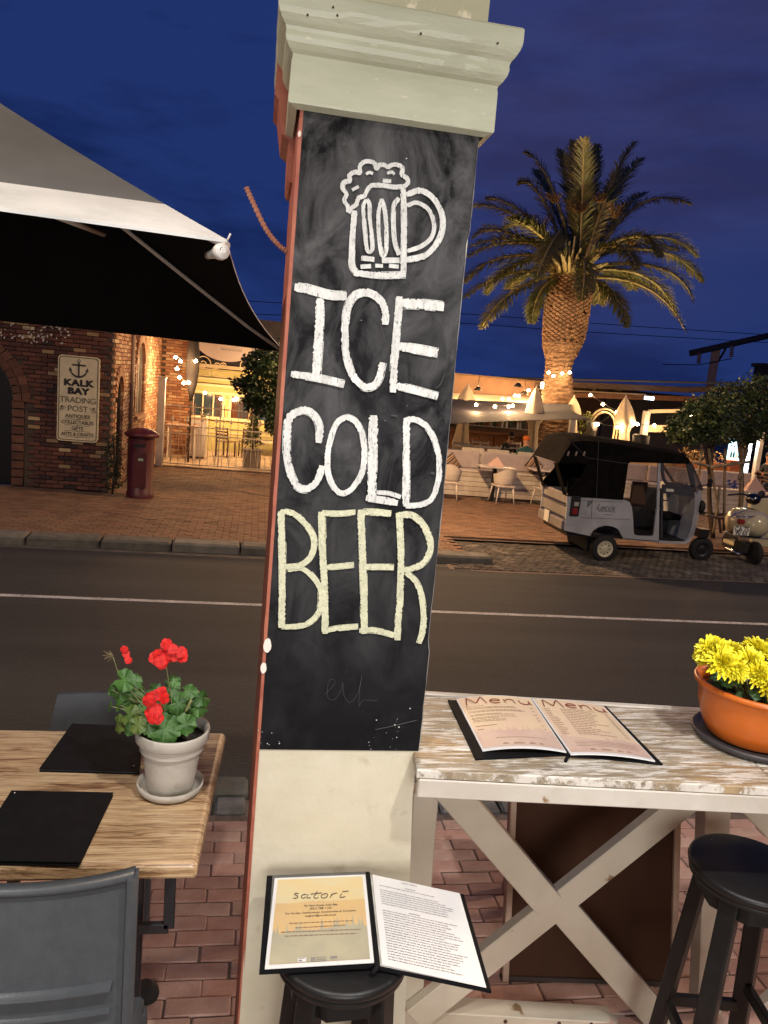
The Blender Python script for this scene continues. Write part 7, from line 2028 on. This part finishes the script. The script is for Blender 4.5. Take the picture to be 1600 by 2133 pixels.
MB().bbox((rx+.11, TY0-.024, zt_(255, 665)[1]), (.08, .02, .07), .01).build('indicator', mat('clear_lens', (.4, .36, .3), rough=.2), tk)
# floor, inner partition, seat
fx0, fx1 = zt_(640, 900)[0], zt_(1060, 930)[0]; fz = zt_(800, 905)[1]
MB().bx(x_r+.1, fx1, TY0+.05, TY1-.05, fz-.05, fz).build('floor', dark_metal, tk)
MB().bx(x_r, zt_(365, 850)[0], TY0+.05, TY1-.05, zt0+.05, zt0+.09).build('underbody', rubber, tk)
wa = mat('slatted_inner', (.10, .07, .05), rough=.6)
p0, p1 = zt_(670, 690, TY1-.1), zt_(830, 880, TY1-.1)
MB().bx(zt_(600, 700)[0], zt_(860, 700)[0], TY1-.10, TY1-.06, fz, zt_(700, 690)[1]).build('far_side_door', wa, tk)
for k in range(4): z = fz+.1+k*.12; MB().bx(zt_(640, 700)[0], zt_(840, 700)[0], TY1-.125, TY1-.10, z, z+.03).build('rib', mat('slat_light', (.18, .14, .1), rough=.5), tk)
sx_ = zt_(600, 700)[0]
MB().bbox((sx_-.28, (TY0+TY1)/2, fz+.32), (.5, TY1-TY0-.2, .14), .03).build('rear_seat', black_leather, tk)
MB().bbox((sx_-.55, (TY0+TY1)/2, fz+.62), (.12, TY1-TY0-.2, .5), .03).build('rear_seat_back', black_leather, tk)
cb_ = zt_(705, 590, 12.6); g = MB(); g.bbox((cb_[0], 12.62, cb_[1]-.02), (.30, .05, .44), .045); g.build('chair_stand_in', mat('chair_stand_in_brown', (.07, .035, .02), rough=.5), tk)  # stands in for a brown terrace chair glimpsed through the cab window
MB().bbox((zt_(900, 745, 12.5)[0], 12.5, zt_(900, 745, 12.5)[1]), (.34, .42, .10), .03).build('driver_seat', black_leather, tk)
MB().bx(zt_(860, 745, 12.5)[0], zt_(900, 745, 12.5)[0], 12.42, 12.6, fz, zt_(900, 760, 12.5)[1]).build('seat_pedestal', dark_metal, tk)
# hood: side panel and roof strips
hood_side = sidep([(205, 610), (300, 618), (400, 624), (590, 637), (604, 560), (628, 385), (640, 376), (1045, 388), (1060, 372), (1040, 345), (1000, 328), (900, 306), (760, 285), (640, 266), (520, 245), (400, 231), (300, 227), (232, 236), (165, 345), (140, 385), (300, 384), (335, 390), (300, 480), (225, 560)])
MB().prism(hood_side, TY0-.012, TY0+.008).build('hood_side', hood_m, tk)
MB().prism(hood_side, TY1-.008, TY1+.012).build('hood_side', hood_m, tk)
top_ = sidep([(140, 385), (165, 345), (232, 236), (300, 227), (400, 231), (520, 245), (640, 266), (760, 285), (900, 306), (1000, 328), (1040, 345), (1062, 375)])
g = MB(); nW = 8
for i in range(len(top_)-1):
    for k in range(nW):
        def q(i_, k_):
            u = k_/nW; crown = .07*(1-(2*u-1)**4)
            return Vector((top_[i_][0], TY0-.012+(TY1-TY0+.024)*u, top_[i_][1]+crown*(0.2 if i_ < 2 else 1)+.008*math.sin(i_*2.1)*(0 < u < 1)))
        g.add([q(i, k), q(i+1, k), q(i+1, k+1), q(i, k+1)], [(0, 1, 2, 3)], True)
g.build('hood_roof', hood_m, tk)
g = MB()      # rear flap corners beside the rear window opening
a = Vector((zt_(140, 385)[0], TY0, zt_(140, 385)[1])); b = Vector((x_r, TY0, zt1))
for (u0, u1) in ((0, .16), (.84, 1)):
    y0, y1 = TY0+(TY1-TY0)*u0, TY0+(TY1-TY0)*u1
    g = MB(); g.quad((a.x, y0, a.z), (a.x, y1, a.z), (b.x, y1, b.z), (b.x, y0, b.z)); g.build('rear_flap', hood_m, tk)
for k in range(3):
    p = zt_(215+k*55, 300); q_ = zt_(205+k*55, 330)
    MB().bar((p[0], TY0-.018, p[1]), (q_[0], TY0-.018, q_[1]), .05*.5, .012, up=(0, 1, 0)).build('reflector', mat('pale_strip', (.30, .25, .2), rough=.4), tk)
# door frame with window (front), posts
def rail(name, pts, w_=.035, Y=TY0+.012, m=body_m, t=.03):
    g = MB()
    for a, b in zip(pts[:-1], pts[1:]):
        a = zt_(*a); b = zt_(*b); g.bar((a[0], Y, a[1]), (b[0], Y, b[1]), w_, t, up=(0, 1, 0))
    return g.build(name, m, tk)
dkp = mat('dark_grey_trim', (.045, .045, .055), rough=.4)
rail('centre_post', [(845, 378), (836, 700), (832, 930)], .045)
rail('window_frame', [(862, 378), (868, 440), (878, 495), (895, 522), (980, 532), (1078, 545), (1060, 460), (1042, 382)], .045, m=dkp)
rail('door_sill', [(832, 926), (940, 934), (1040, 934)], .04)
dl = sidep([(868, 530), (895, 533), (1080, 556), (1092, 600), (1092, 620), (868, 590)])
MB().prism(dl, TY0+.01, TY0+.03).build('door_upper', dkp, tk)
MB().prism(sidep([(893, 560), (945, 563), (945, 582), (893, 579)]), TY0+.002, TY0+.009).build('sticker', mat('plate_white', (.6, .58, .5)), tk)
rail('door_edge', [(868, 590), (862, 760), (860, 900)], .03, m=dkp)
MB().prism(sidep([(868, 600), (1092, 625), (1085, 760), (1040, 925), (862, 910)]), TY1-.06, TY1-.04).build('far_door', mat('dim_interior', (.06, .06, .07), rough=.6), tk)
# front shell, tapered toward the nose
fs_ = [(1092, 600), (1100, 575), (1165, 575), (1182, 610), (1192, 660), (1180, 745), (1150, 810), (1105, 890), (1050, 936), (1022, 930), (1060, 860), (1085, 760), (1094, 680)]
P0 = sidep(fs_); g = MB(); ym = (TY0+TY1)/2; xs0 = P0[0][0]; xs1 = max(p[0] for p in P0)
def taper(p, s_): f_ = (p[0]-xs0)/(xs1-xs0+.001); f_ = max(0, min(1, f_)); hw = (TY1-TY0)/2*(1-.42*f_**1.5); return ym+s_*hw
vs = [Vector((p[0], taper(p, -1), p[1])) for p in P0]+[Vector((p[0], taper(p, 1), p[1])) for p in P0]; n = len(P0)
g.add(vs, [list(range(n)), list(range(n, 2*n))[::-1]]+[(i, i+n, (i+1) % n+n, (i+1) % n) for i in range(n)]); g.build('front_shell', body_m, tk)
# windscreen
ws = [zt_(1062, 378), zt_(1168, 572)]; 
gls = mat('windscreen', (.22, .17, .16), rough=.06, trans=.0, alpha=.55, spec=.8)
g = MB(); g.quad((ws[0][0], TY0+.02, ws[0][1]), (ws[1][0], TY0+.13, ws[1][1]), (ws[1][0], TY1-.13, ws[1][1]), (ws[0][0], TY1-.02, ws[0][1])); g.build('windscreen', gls, tk)
g = MB()
for s_ in (-1, 1):
    g.bar((ws[0][0], ym+s_*.58, ws[0][1]), (ws[1][0], ym+s_*.47, ws[1][1]), .04, .04, up=(0, 1, 0))
g.bar((ws[1][0], TY0+.12, ws[1][1]), (ws[1][0], TY1-.12, ws[1][1]), .04, .05)
ap = zt_(1098, 585); g.bar((ws[0][0]-.0, TY0+.02, ws[0][1]), (ap[0], TY0+.015, ap[1]), .03, .03, up=(0, 1, 0))
g.build('windscreen_frame', dkp, tk)
sp_ = sidep([(1070, 392), (1150, 560), (1104, 560)]); MB().prism(sp_, TY0+.03, TY0+.036).build('quarter_window', gls, tk)
hl_ = zt_(1188, 700); g = MB(); g.lathe((hl_[0]-.02, TY0+.22, hl_[1]), [(.11, -.06), (.115, .02), (.10, .035)], 18, 'X'); g.build('headlight_housing', rubber, tk)
g = MB(); g.lathe((hl_[0]+.0, TY0+.22, hl_[1]), [(.09, .016), (.06, .035), (0, .04)], 16, 'X', cap=False); g.build('headlight', mat('lens', (.5, .45, .35), rough=.1), tk)
mg = zt_(1185, 790); MB().tube([(mg[0]-.2, TY0+.25, mg[1]-.05), (mg[0], ym-.2, mg[1]), (mg[0]+.02, ym+.1, mg[1]+.02)], .03, 8).build('bumper', chrome, tk)
# seams, handle, mirror and wiper
for (a_, b_, m_) in (((232, 640), (595, 652), dkp), ((300, 760), (640, 775), dkp), ((380, 628), (372, 770), dkp)):
    rail('panel_seam', [a_, b_], .004, TY0-.001, m_, .006)
rail('sill_trim', [(600, 905), (826, 922)], .012, TY0-.004, chrome, .018)
rail('hood_seam', [(628, 386), (340, 345), (236, 240)], .008, TY0-.014, mat('seam_thread', (.05, .045, .04), rough=.8), .014)
rail('hood_seam', [(420, 232), (405, 620)], .008, TY0-.014, MATS['seam_thread'], .014)
rail('door_handle', [(872, 640), (905, 643)], .02, TY0-.006, chrome, .03)
mr_ = zt_(1150, 560); MB().bar((mr_[0]-.1, TY0+.08, mr_[1]), (mr_[0]+.02, TY0-.12, mr_[1]+.10), .014, .014).build('mirror_arm', dkp, tk)
MB().bbox((mr_[0]+.02, TY0-.14, mr_[1]+.12), (.04, .10, .14), .015).build('mirror', rubber, tk)
# front mudguard + wheels
whl = mat('cream_wheel', (.58, .55, .38), rough=.4)
def wheel(c, r_, w_=.11, axis='Y', rim=.58, m=whl, par=tk):
    t = MB().lathe(c, [(r_*.60, -w_/2), (r_*.9, -w_/2), (r_*.985, -w_*.36), (r_, -w_*.1), (r_, w_*.1), (r_*.985, w_*.36), (r_*.9, w_/2), (r_*.60, w_/2)], 36, axis, cap=False).build('wheel', rubber, par)
    g = MB(); g.lathe(c, [(r_*.60, -w_*.45), (r_*.62, -w_*.49), (r_*rim, -w_*.50), (r_*.50, -w_*.40), (r_*.44, -w_*.33), (r_*.30, -w_*.36), (r_*.22, -w_*.44), (r_*.10, -w_*.48), (0, -w_*.50)], 32, axis, cap=False)
    g.lathe(c, [(r_*.60, w_*.45), (r_*.5, w_*.3), (0, w_*.3)], 24, axis, cap=False)
    g.build('rim', m, t)
    g = MB()
    for k in range(8):
        a = 2*math.pi*k/8; d = Vector((math.cos(a), 0, math.sin(a))) if axis == 'Y' else Vector((0, math.cos(a), math.sin(a)))
        g.lathe(Vector(c)+d*r_*.36+(Vector((0, -w_*.42, 0)) if axis == 'Y' else Vector((-w_*.42, 0, 0))), [(r_*.045, -.004), (r_*.045, .004)], 8, axis)
    stuff(g.build('wheel_hole', dark_metal, t))
wc = onY(1258, 1139, 12.02); wheel((wc.x, 12.02, -.105+.235), .235, .12)
wheel((wc.x, 13.02, -.105+.235), .235, .12)
wc2 = onY(1461, 1138, 12.5); wheel((wc2.x, 12.5, -.10+.225), .225, .11, m=dark_metal)
MB().bx(wc2.x-.12, wc2.x+.05, 12.40, 12.6, .35, .50).build('front_fork', dark_metal, tk)
MB().bx(wc.x-.25, wc.x+.2, 12.15, 12.9, .05, .4).build('engine', rubber, tk)
# hand lettering on the flank
Mx = lambda px, py: frame((zt_(px, py)[0], TY0-.004, zt_(px, py)[1]), (1, 0, 0), (0, 0, 1))
ltm = mat('flank_lettering', (.09, .10, .12), rough=.5)
text('P', .15, Mx(358, 668), ltm, tk, bold=.004)
text('Lucca', .125, Mx(470, 690), ltm, tk, shear=.35, sx=1.15); text('LIMONCELLO', .034, Mx(480, 716), ltm, tk, sx=1.5); text('* * * *', .05, Mx(487, 745), ltm, tk, sx=1.2)

# ================================================================== cream scooter
scm = mat('cream_scooter_paint', (.58, .52, .33), (.52, .46, .28), rough=.22, ns=2, coat=.6)
sco = thing('scooter', 'cream scooter parked beside the front of the three wheeler, number plate towards the street', 'scooter', (9.2, 12.7, -.1))
def sc_(x, y, Y): return onY(1340+x/6.154, 940+y/6.154, Y)
SY = 12.30
wr = sc_(1370, 1270, SY+.25); gz = -.095
wc_ = Vector((wr.x, SY+.12, gz+.215))
MB().lathe(wc_, [(.13, -.05), (.19, -.05), (.212, -.03), (.215, 0), (.212, .03), (.19, .05), (.13, .05)], 28, 'X', cap=True).build('rear_wheel', rubber, sco)
# bulbous tail: lathe-like cowls
tl = sc_(1340, 940, SY+.15)
def egg(g, c, r_, n=20, m=14, pw=1.0, cut=-1.0):
    vs = []
    for i in range(m+1):
        ph = -math.pi/2+math.pi*i/m; z = math.sin(ph); rr = math.cos(ph)**pw if math.cos(ph) > 0 else 0
        for k in range(n):
            a = 2*math.pi*k/n; vs.append(Vector(c)+Vector((r_[0]*rr*math.cos(a), r_[1]*rr*math.sin(a), r_[2]*max(cut, z))))
    g.add(vs, [(i*n+k, i*n+(k+1) % n, (i+1)*n+(k+1) % n, (i+1)*n+k) for i in range(m) for k in range(n)], True)
pA, pB = sc_(1125, 1000, SY+.35), sc_(1575, 1000, SY+.35)
cx_ = (pA.x+pB.x)/2; hw = (pB.x-pA.x)/2; zt2, zb2 = sc_(1300, 800, SY).z, sc_(1300, 1110, SY).z
g = MB(); egg(g, (cx_-.02, SY+.40, (zt2+zb2)/2), (hw*.98, .46, (zt2-zb2)/2*1.15), pw=.55, cut=-.85); g.build('rear_cowl', scm, sco)
MB().bbox((cx_, SY+.30, zb2-.005), (hw*2.0, .5, .02), .008).build('chrome_skirt', chrome, sco)
pl_ = sc_(1255, 1030, SY-.12)
npx0, npx1 = sc_(1155, 1030, SY-.10).x, sc_(1360, 1030, SY-.10).x; nz0, nz1 = sc_(1255, 1078, SY-.1).z, sc_(1255, 968, SY-.1).z
MB().bbox(((npx0+npx1)/2, SY-.10, (nz0+nz1)/2), (npx1-npx0, .012, nz1-nz0), .003).build('number_plate', mat('plate_bright', (.75, .73, .66), rough=.5), sco)
for s_, f_ in (('CA 75', .72), ('90 65', .27)):
    text(s_, .125*.92, frame(((npx0+npx1)/2, SY-.1075, nz0+(nz1-nz0)*f_), (1, 0, 0), (0, 0, 1)), sg_d, sco, bold=.002, sx=.92)
q = sc_(1250, 900, SY-.05); MB().bbox((q.x, SY-.06, q.z), (.12, .10, .09), .02).build('tail_light', mat('red_lens', (.25, .02, .02)), sco)
q0, q1, q2 = sc_(1150, 830, SY+.1), sc_(1330, 765, SY+.3), sc_(1490, 830, SY+.1)
MB().tube(catmull([q0, sc_(1200, 790, SY+.15), q1, sc_(1430, 785, SY+.2), q2], 6), .012, 6).build('rack', chrome, sco)
MB().tube([sc_(1150, 830, SY+.1), sc_(1270, 840, SY-.05), sc_(1490, 830, SY+.1)], .012, 6).build('rack', chrome, sco)
g = MB(); q = sc_(1330, 745, SY+.5); egg(g, (q.x+.1, SY+.55, q.z-.03), (.15, .32, .05)); g.build('seat', black_leather, sco)
# leg shield, headset, bars
q = sc_(1560, 740, SY+1.0); MB().bbox((q.x+.08, SY+1.05, (q.z+.0)/2+.12), (.48, .05, q.z+.10), .03).build('leg_shield', scm, sco)
q = sc_(1440, 700, SY+.9); g = MB(); g.bbox((q.x+.10, SY+.95, q.z-.02), (.44, .10, .36), .05); g.build('front_cowl', scm, sco)
q = sc_(1430, 620, SY+.9); g = MB(); egg(g, (q.x, SY+.95, q.z), (.14, .13, .11)); g.build('headset', mat('dark_chrome', (.10, .10, .10), rough=.2, metal=1), sco)
MB().tube(catmull([sc_(1090, 560, SY+.85), sc_(1230, 548, SY+.85), sc_(1330, 565, SY+.9), sc_(1400, 620, SY+.92)], 5), .018, 8).build('handlebar', dark_metal, sco)
MB().tube(catmull([sc_(1450, 620, SY+.92), sc_(1580, 580, SY+.95), sc_(1680, 570, SY+.95)], 5), .018, 8).build('handlebar', dark_metal, sco)
q = sc_(1515, 555, SY+.9); MB().lathe((q.x, SY+.9, q.z), [(.0, -.012), (.075, -.01), (.08, 0), (.075, .01), (0, .012)], 18, 'Y').build('mirror', rubber, sco)
MB().bbox((cx_+.1, SY+.75, .16), (.3, .5, .08), .02).build('footboard', scm, sco)
MB().lathe((cx_+.22, SY+1.15, gz+.215), [(.13, -.05), (.19, -.05), (.212, -.03), (.215, 0), (.212, .03), (.19, .05), (.13, .05)], 28, 'X', cap=True).build('front_wheel', rubber, sco)
MB().bbox((cx_-.02, SY+.35, .18), (.26, .34, .22), .03).build('engine', rubber, sco)
MB().tube([(cx_-.25, SY+.1, .08), (cx_-.28, SY+.5, .10)], .035, 8).build('exhaust', chrome, sco)
MB().bar((cx_+.1, SY+.55, .1), (cx_+.32, SY+.5, gz), .025, .025, up=(0, 1, 0)).build('side_stand', chrome, sco)

# ================================================================== street trees and tree guard on the right
tp = placex(1492, 1080, 14.4); tq = placex(1556, 1085, 15.0)
def tcr(px, py, Y, r_, k=1): p = onY(px, py, Y); return (tuple(p), r_, k)
lf_r = mat('tree_leaf_right', (.024, .050, .014), (.06, .085, .026), rough=.4, ns=2.2, rand=.5)
tree('small leafy tree in the rustic guard behind the three wheeler front', (tp[0], 14.4, -.02), tuple(onY(1484, 930, 14.4)),
     [tcr(1415, 895, 14.2, (.30, .3, .22), .7), tcr(1440, 880, 14.4, (.42, .4, .34), 1.1), tcr(1475, 870, 14.3, (.45, .45, .36), 1.3), tcr(1500, 895, 14.3, (.42, .4, .30), 1.1), tcr(1490, 845, 14.5, (.40, .4, .3), .9), tcr(1440, 910, 14.2, (.3, .3, .16), .5), tcr(1455, 845, 14.6, (.3, .3, .2), .5)], .045, lf_r, .085, 620, 31)
tree('taller leafy tree at the right edge, above the scooter', (tq[0], 15.2, -.02), tuple(onY(1545, 915, 15.2)),
     [tcr(1530, 880, 15.2, (.42, .4, .42), 1.1), tcr(1570, 860, 15.2, (.55, .5, .5), 1.5), tcr(1545, 825, 15.4, (.45, .4, .35), 1.1), tcr(1595, 820, 15.4, (.5, .4, .4), 1.2), tcr(1520, 835, 15.4, (.35, .4, .26), .8), tcr(1600, 880, 15.0, (.4, .4, .4), 1.1), tcr(1500, 815, 15.6, (.2, .2, .12), .3), tcr(1555, 905, 15.1, (.3, .3, .2), .6)], .05, lf_r, .085, 620, 37)
pole_m = mat('rustic_pole', (.16, .12, .075), (.26, .20, .13), rough=.85, ns=9, bump=.6, bs=40)
tg = thing('tree_guard', 'rough pole frame staked round the two small street trees', 'tree guard', (10, 14.2, 0))
for (a, b) in (((1476, 935), (1502, 1110)), ((1511, 935), (1508, 1105)), ((1463, 930), (1452, 1000)), ((1548, 935), (1545, 1080)), ((1500, 1010), (1486, 1110)), ((1538, 1000), (1558, 935))):
    P0 = onY(*a, 14.15); P1 = onY(*b, 14.15); mid = P0.lerp(P1, .5)+Vector((rnd(-.02, .02), 0, 0)); MB().tube(catmull([P0, mid, P1], 5), .028, 7).build('stake', pole_m, tg)
for (a, m_, b, Y) in (((1443, 962), (1480, 972), (1500, 970), 14.05), ((1482, 973), (1520, 968), (1562, 962), 14.0), ((1470, 1072), (1500, 1079), (1535, 1074), 14.0)):
    MB().tube(catmull([onY(*a, Y), onY(*m_, Y), onY(*b, Y)], 5), .030, 7).build('cross_pole', pole_m, tg)
g = MB(); q = onY(1529, 1006, 14.0); leafcloud(g, q, (.09, .05, .08), 26, .10)
tag(g.build('blue_ribbon', mat('blue_plastic', (.02, .05, .22), rough=.4)), 'small blue plastic bag tied to the tree guard', 'bag')
MB().quad((0, 0, 0), (0, 0, 0), (0, 0, 0), (0, 0, 0))

# ================================================================== railway mast and wires beyond
ms = mat('mast_concrete', (.40, .30, .24), (.30, .23, .18), rough=.8, ns=4)
MYp = 34.0; mt = thing('railway_mast', 'overhead line mast with a long dark cross arm, above the right hand trees', 'mast', (onY(1480, 810, MYp).x, MYp, 0))
b = onY(1478, 825, MYp); t0 = onY(1490, 728, MYp); xm = (b.x+t0.x)/2
MB().bbox((xm, MYp, t0.z/2), (.30, .30, t0.z), .02).build('mast_pole', ms, mt)
a = onY(1437, 736, MYp-.3); c_ = onY(1620, 695, MYp-.3); MB().bar(a, c_, .16, .28, bev=.02).build('cross_arm', mat('dark_steel_arm', (.025, .022, .022), rough=.6), mt)
MB().bar(onY(1486, 770, MYp), onY(1512, 726, MYp), .08, .08, up=(0, 1, 0)).build('brace', MATS['dark_steel_arm'], mt)
for (px, py, L_) in ((1457, 737, 22), (1525, 722, 24)):
    p = onY(px, py, MYp-.4); q = onY(px-2, py+L_, MYp-.4)
    g = MB(); n = 6
    for k in range(n): c = p.lerp(q, k/n); g.lathe(c, [(.03, -.04), (.11, -.02), (.11, 0), (.03, .04)], 10)
    g.build('insulator', mat('brown_insulator', (.20, .12, .09), rough=.3), mt)
def cable(label, pts, Y, r_=.02, group='thin overhead cables'):
    P = [onY(*p, Y) for p in pts]; o = MB().tube(catmull(P, 6) if len(P) > 2 else P, r_, 4).build('overhead_cable', wire_m); return tag(o, label, 'cable', group)
cable('upper thin overhead cable crossing the sky behind the palm', [(480, 625), (940, 652), (1300, 678), (1640, 700)], 40, .018)
cable('lower thin overhead cable crossing the sky behind the palm', [(480, 652), (940, 672), (1200, 690), (1640, 716)], 40, .018)
cable('thin cable running to the insulator on the mast cross arm', [(1380, 759), (1455, 760)], MYp-.4, .02)
cable('thin cable between the mast post and its second insulator', [(1455, 760), (1524, 747)], MYp-.4, .02)
bd = thing('far_building', 'edge of a dark building at the far right behind the tree', 'building', (onY(1600, 790, 30).x, 30, 0))
p = onY(1590, 764, 30); MB().bx(p.x, p.x+6, 30, 30.6, 0, p.z).build('wall', mat('dark_block', (.015, .015, .02), rough=.8), bd)
MB().bx(p.x-.1, p.x+6.2, 29.9, 30.7, p.z, p.z+.15).build('roof', MATS['dark_block'], bd)

# ================================================================== lamps that light the street and the veranda (out of view, lantern and window light added)
def street_lamp(label, x, y, h, tx, power, color=STREET, z0=0):
    t = thing('street_lamp', label, 'street lamp', (x, y, z0), 'street lamps')
    MB().tube([(x, y, z0), (x, y, h-.6)], [.09, .06], 10).build('pole', ms, t)
    MB().tube(catmull([Vector((x, y, h-.6)), Vector((x+(tx-x)*.3, y, h-.1)), Vector((tx, y, h))], 6), .04, 8).build('arm', ms, t)
    MB().bbox((tx, y, h+.03), (.6, .25, .12), .03).build('lamp_head', dark_metal, t)
    MB().bx(tx-.22, tx+.22, y-.09, y+.09, h-.035, h-.03).build('lens', mat('street_lens', (1, .7, .4), emit=8, ecol=(1, .62, .32)), t)
    light('SPOT', (tx, y, h-.06), power, color, .25, t, target=(tx+.01, y+.6, 0), spot=160)
street_lamp('street lamp on the near kerb to the left', -7.5, 3.2, 8.2, -6.9, 3200, z0=.65)
street_lamp('street lamp on the near kerb to the right', 12.5, 3.2, 8.2, 11.9, 2800, z0=.65)
def veranda_lamp(label, p, target, power, color, size=.28):
    t = thing('veranda_lamp', label, 'lamp', p, 'lamps under the veranda ceiling')
    MB().lathe(p, [(.20, .10), (.24, .06), (.24, 0), (.22, 0), (.21, .05)], 24, cap=False).build('lamp_drum', dark_metal, t)
    MB().tube([(p[0], p[1], p[2]+.1), (p[0], p[1], p[2]+.6)], .01, 6).build('stem', dark_metal, t)
    light('AREA', Vector(p)-Vector((0, 0, .03)), power, color, size, t, target=target)
def downlight(label, p, power, color, spot=112):
    t = thing('ceiling_downlight', label, 'lamp', p, 'downlights in the veranda ceiling')
    MB().lathe(p, [(.10, .14), (.10, 0), (.085, 0), (.08, .12)], 24, cap=False).build('lamp_drum', dark_metal, t)
    light('SPOT', Vector(p)+Vector((0, 0, .02)), power, color, .07, t, target=(p[0]+.001, p[1]+.06, 0), spot=spot)
struct(MB().bx(-6, 7, -3.1, 2.05, 4.66, 4.80).build('veranda_ceiling', white_paint))
downlight('veranda downlight above the right hand counter', (1.0, .10, 4.5), 310, COOL)
downlight('veranda downlight above the wooden table', (-.75, .25, 4.5), 205, (1, .93, .84))
sl = thing('added_lantern', 'added kerbside lantern hidden from the viewer behind the pillar', 'lamp', (2.6, 14.0, 0))  # unseen lamp added to brighten the bench front and paving
MB().tube([(2.6, 14.0, 0), (2.6, 14.0, 4.2)], [.07, .05], 10).build('pole', ms, sl)  # pole of the added lantern
MB().lathe((2.6, 14.0, 4.2), [(.05, 0), (.16, .05), (.18, .35), (.05, .45)], 10).build('added_lantern_head', mat('street_lens', (1, .7, .4), emit=8, ecol=(1, .62, .32)), sl)
light('POINT', (2.75, 14.0, 4.05), 1600, (1, .60, .30), .18, sl)
vw = thing('unseen_restaurant_front', 'unseen restaurant front behind the viewer with an added lit window', 'building', (0, -3.1, .65))
g = MB()
for (x0, x1, z0, z1) in ((-6, -1.6, .65, 5), (2.2, 6, .65, 5), (-1.6, 2.2, 3.5, 5), (-1.6, 2.2, .65, 1.3)): g.bx(x0, x1, -3.3, -3.1, z0, z1)
g.build('wall', cream, vw)
MB().bx(.26, .34, -3.2, -3.12, 1.3, 3.5).build('added_window_mullion', white_paint, vw)
light('AREA', (.3, -3.05, 2.4), 155, (1, .965, .92), 2.0, vw, 'added_window_light', target=(.25, 1.6, 2.3))  # soft frontal fill added as light from an unseen window
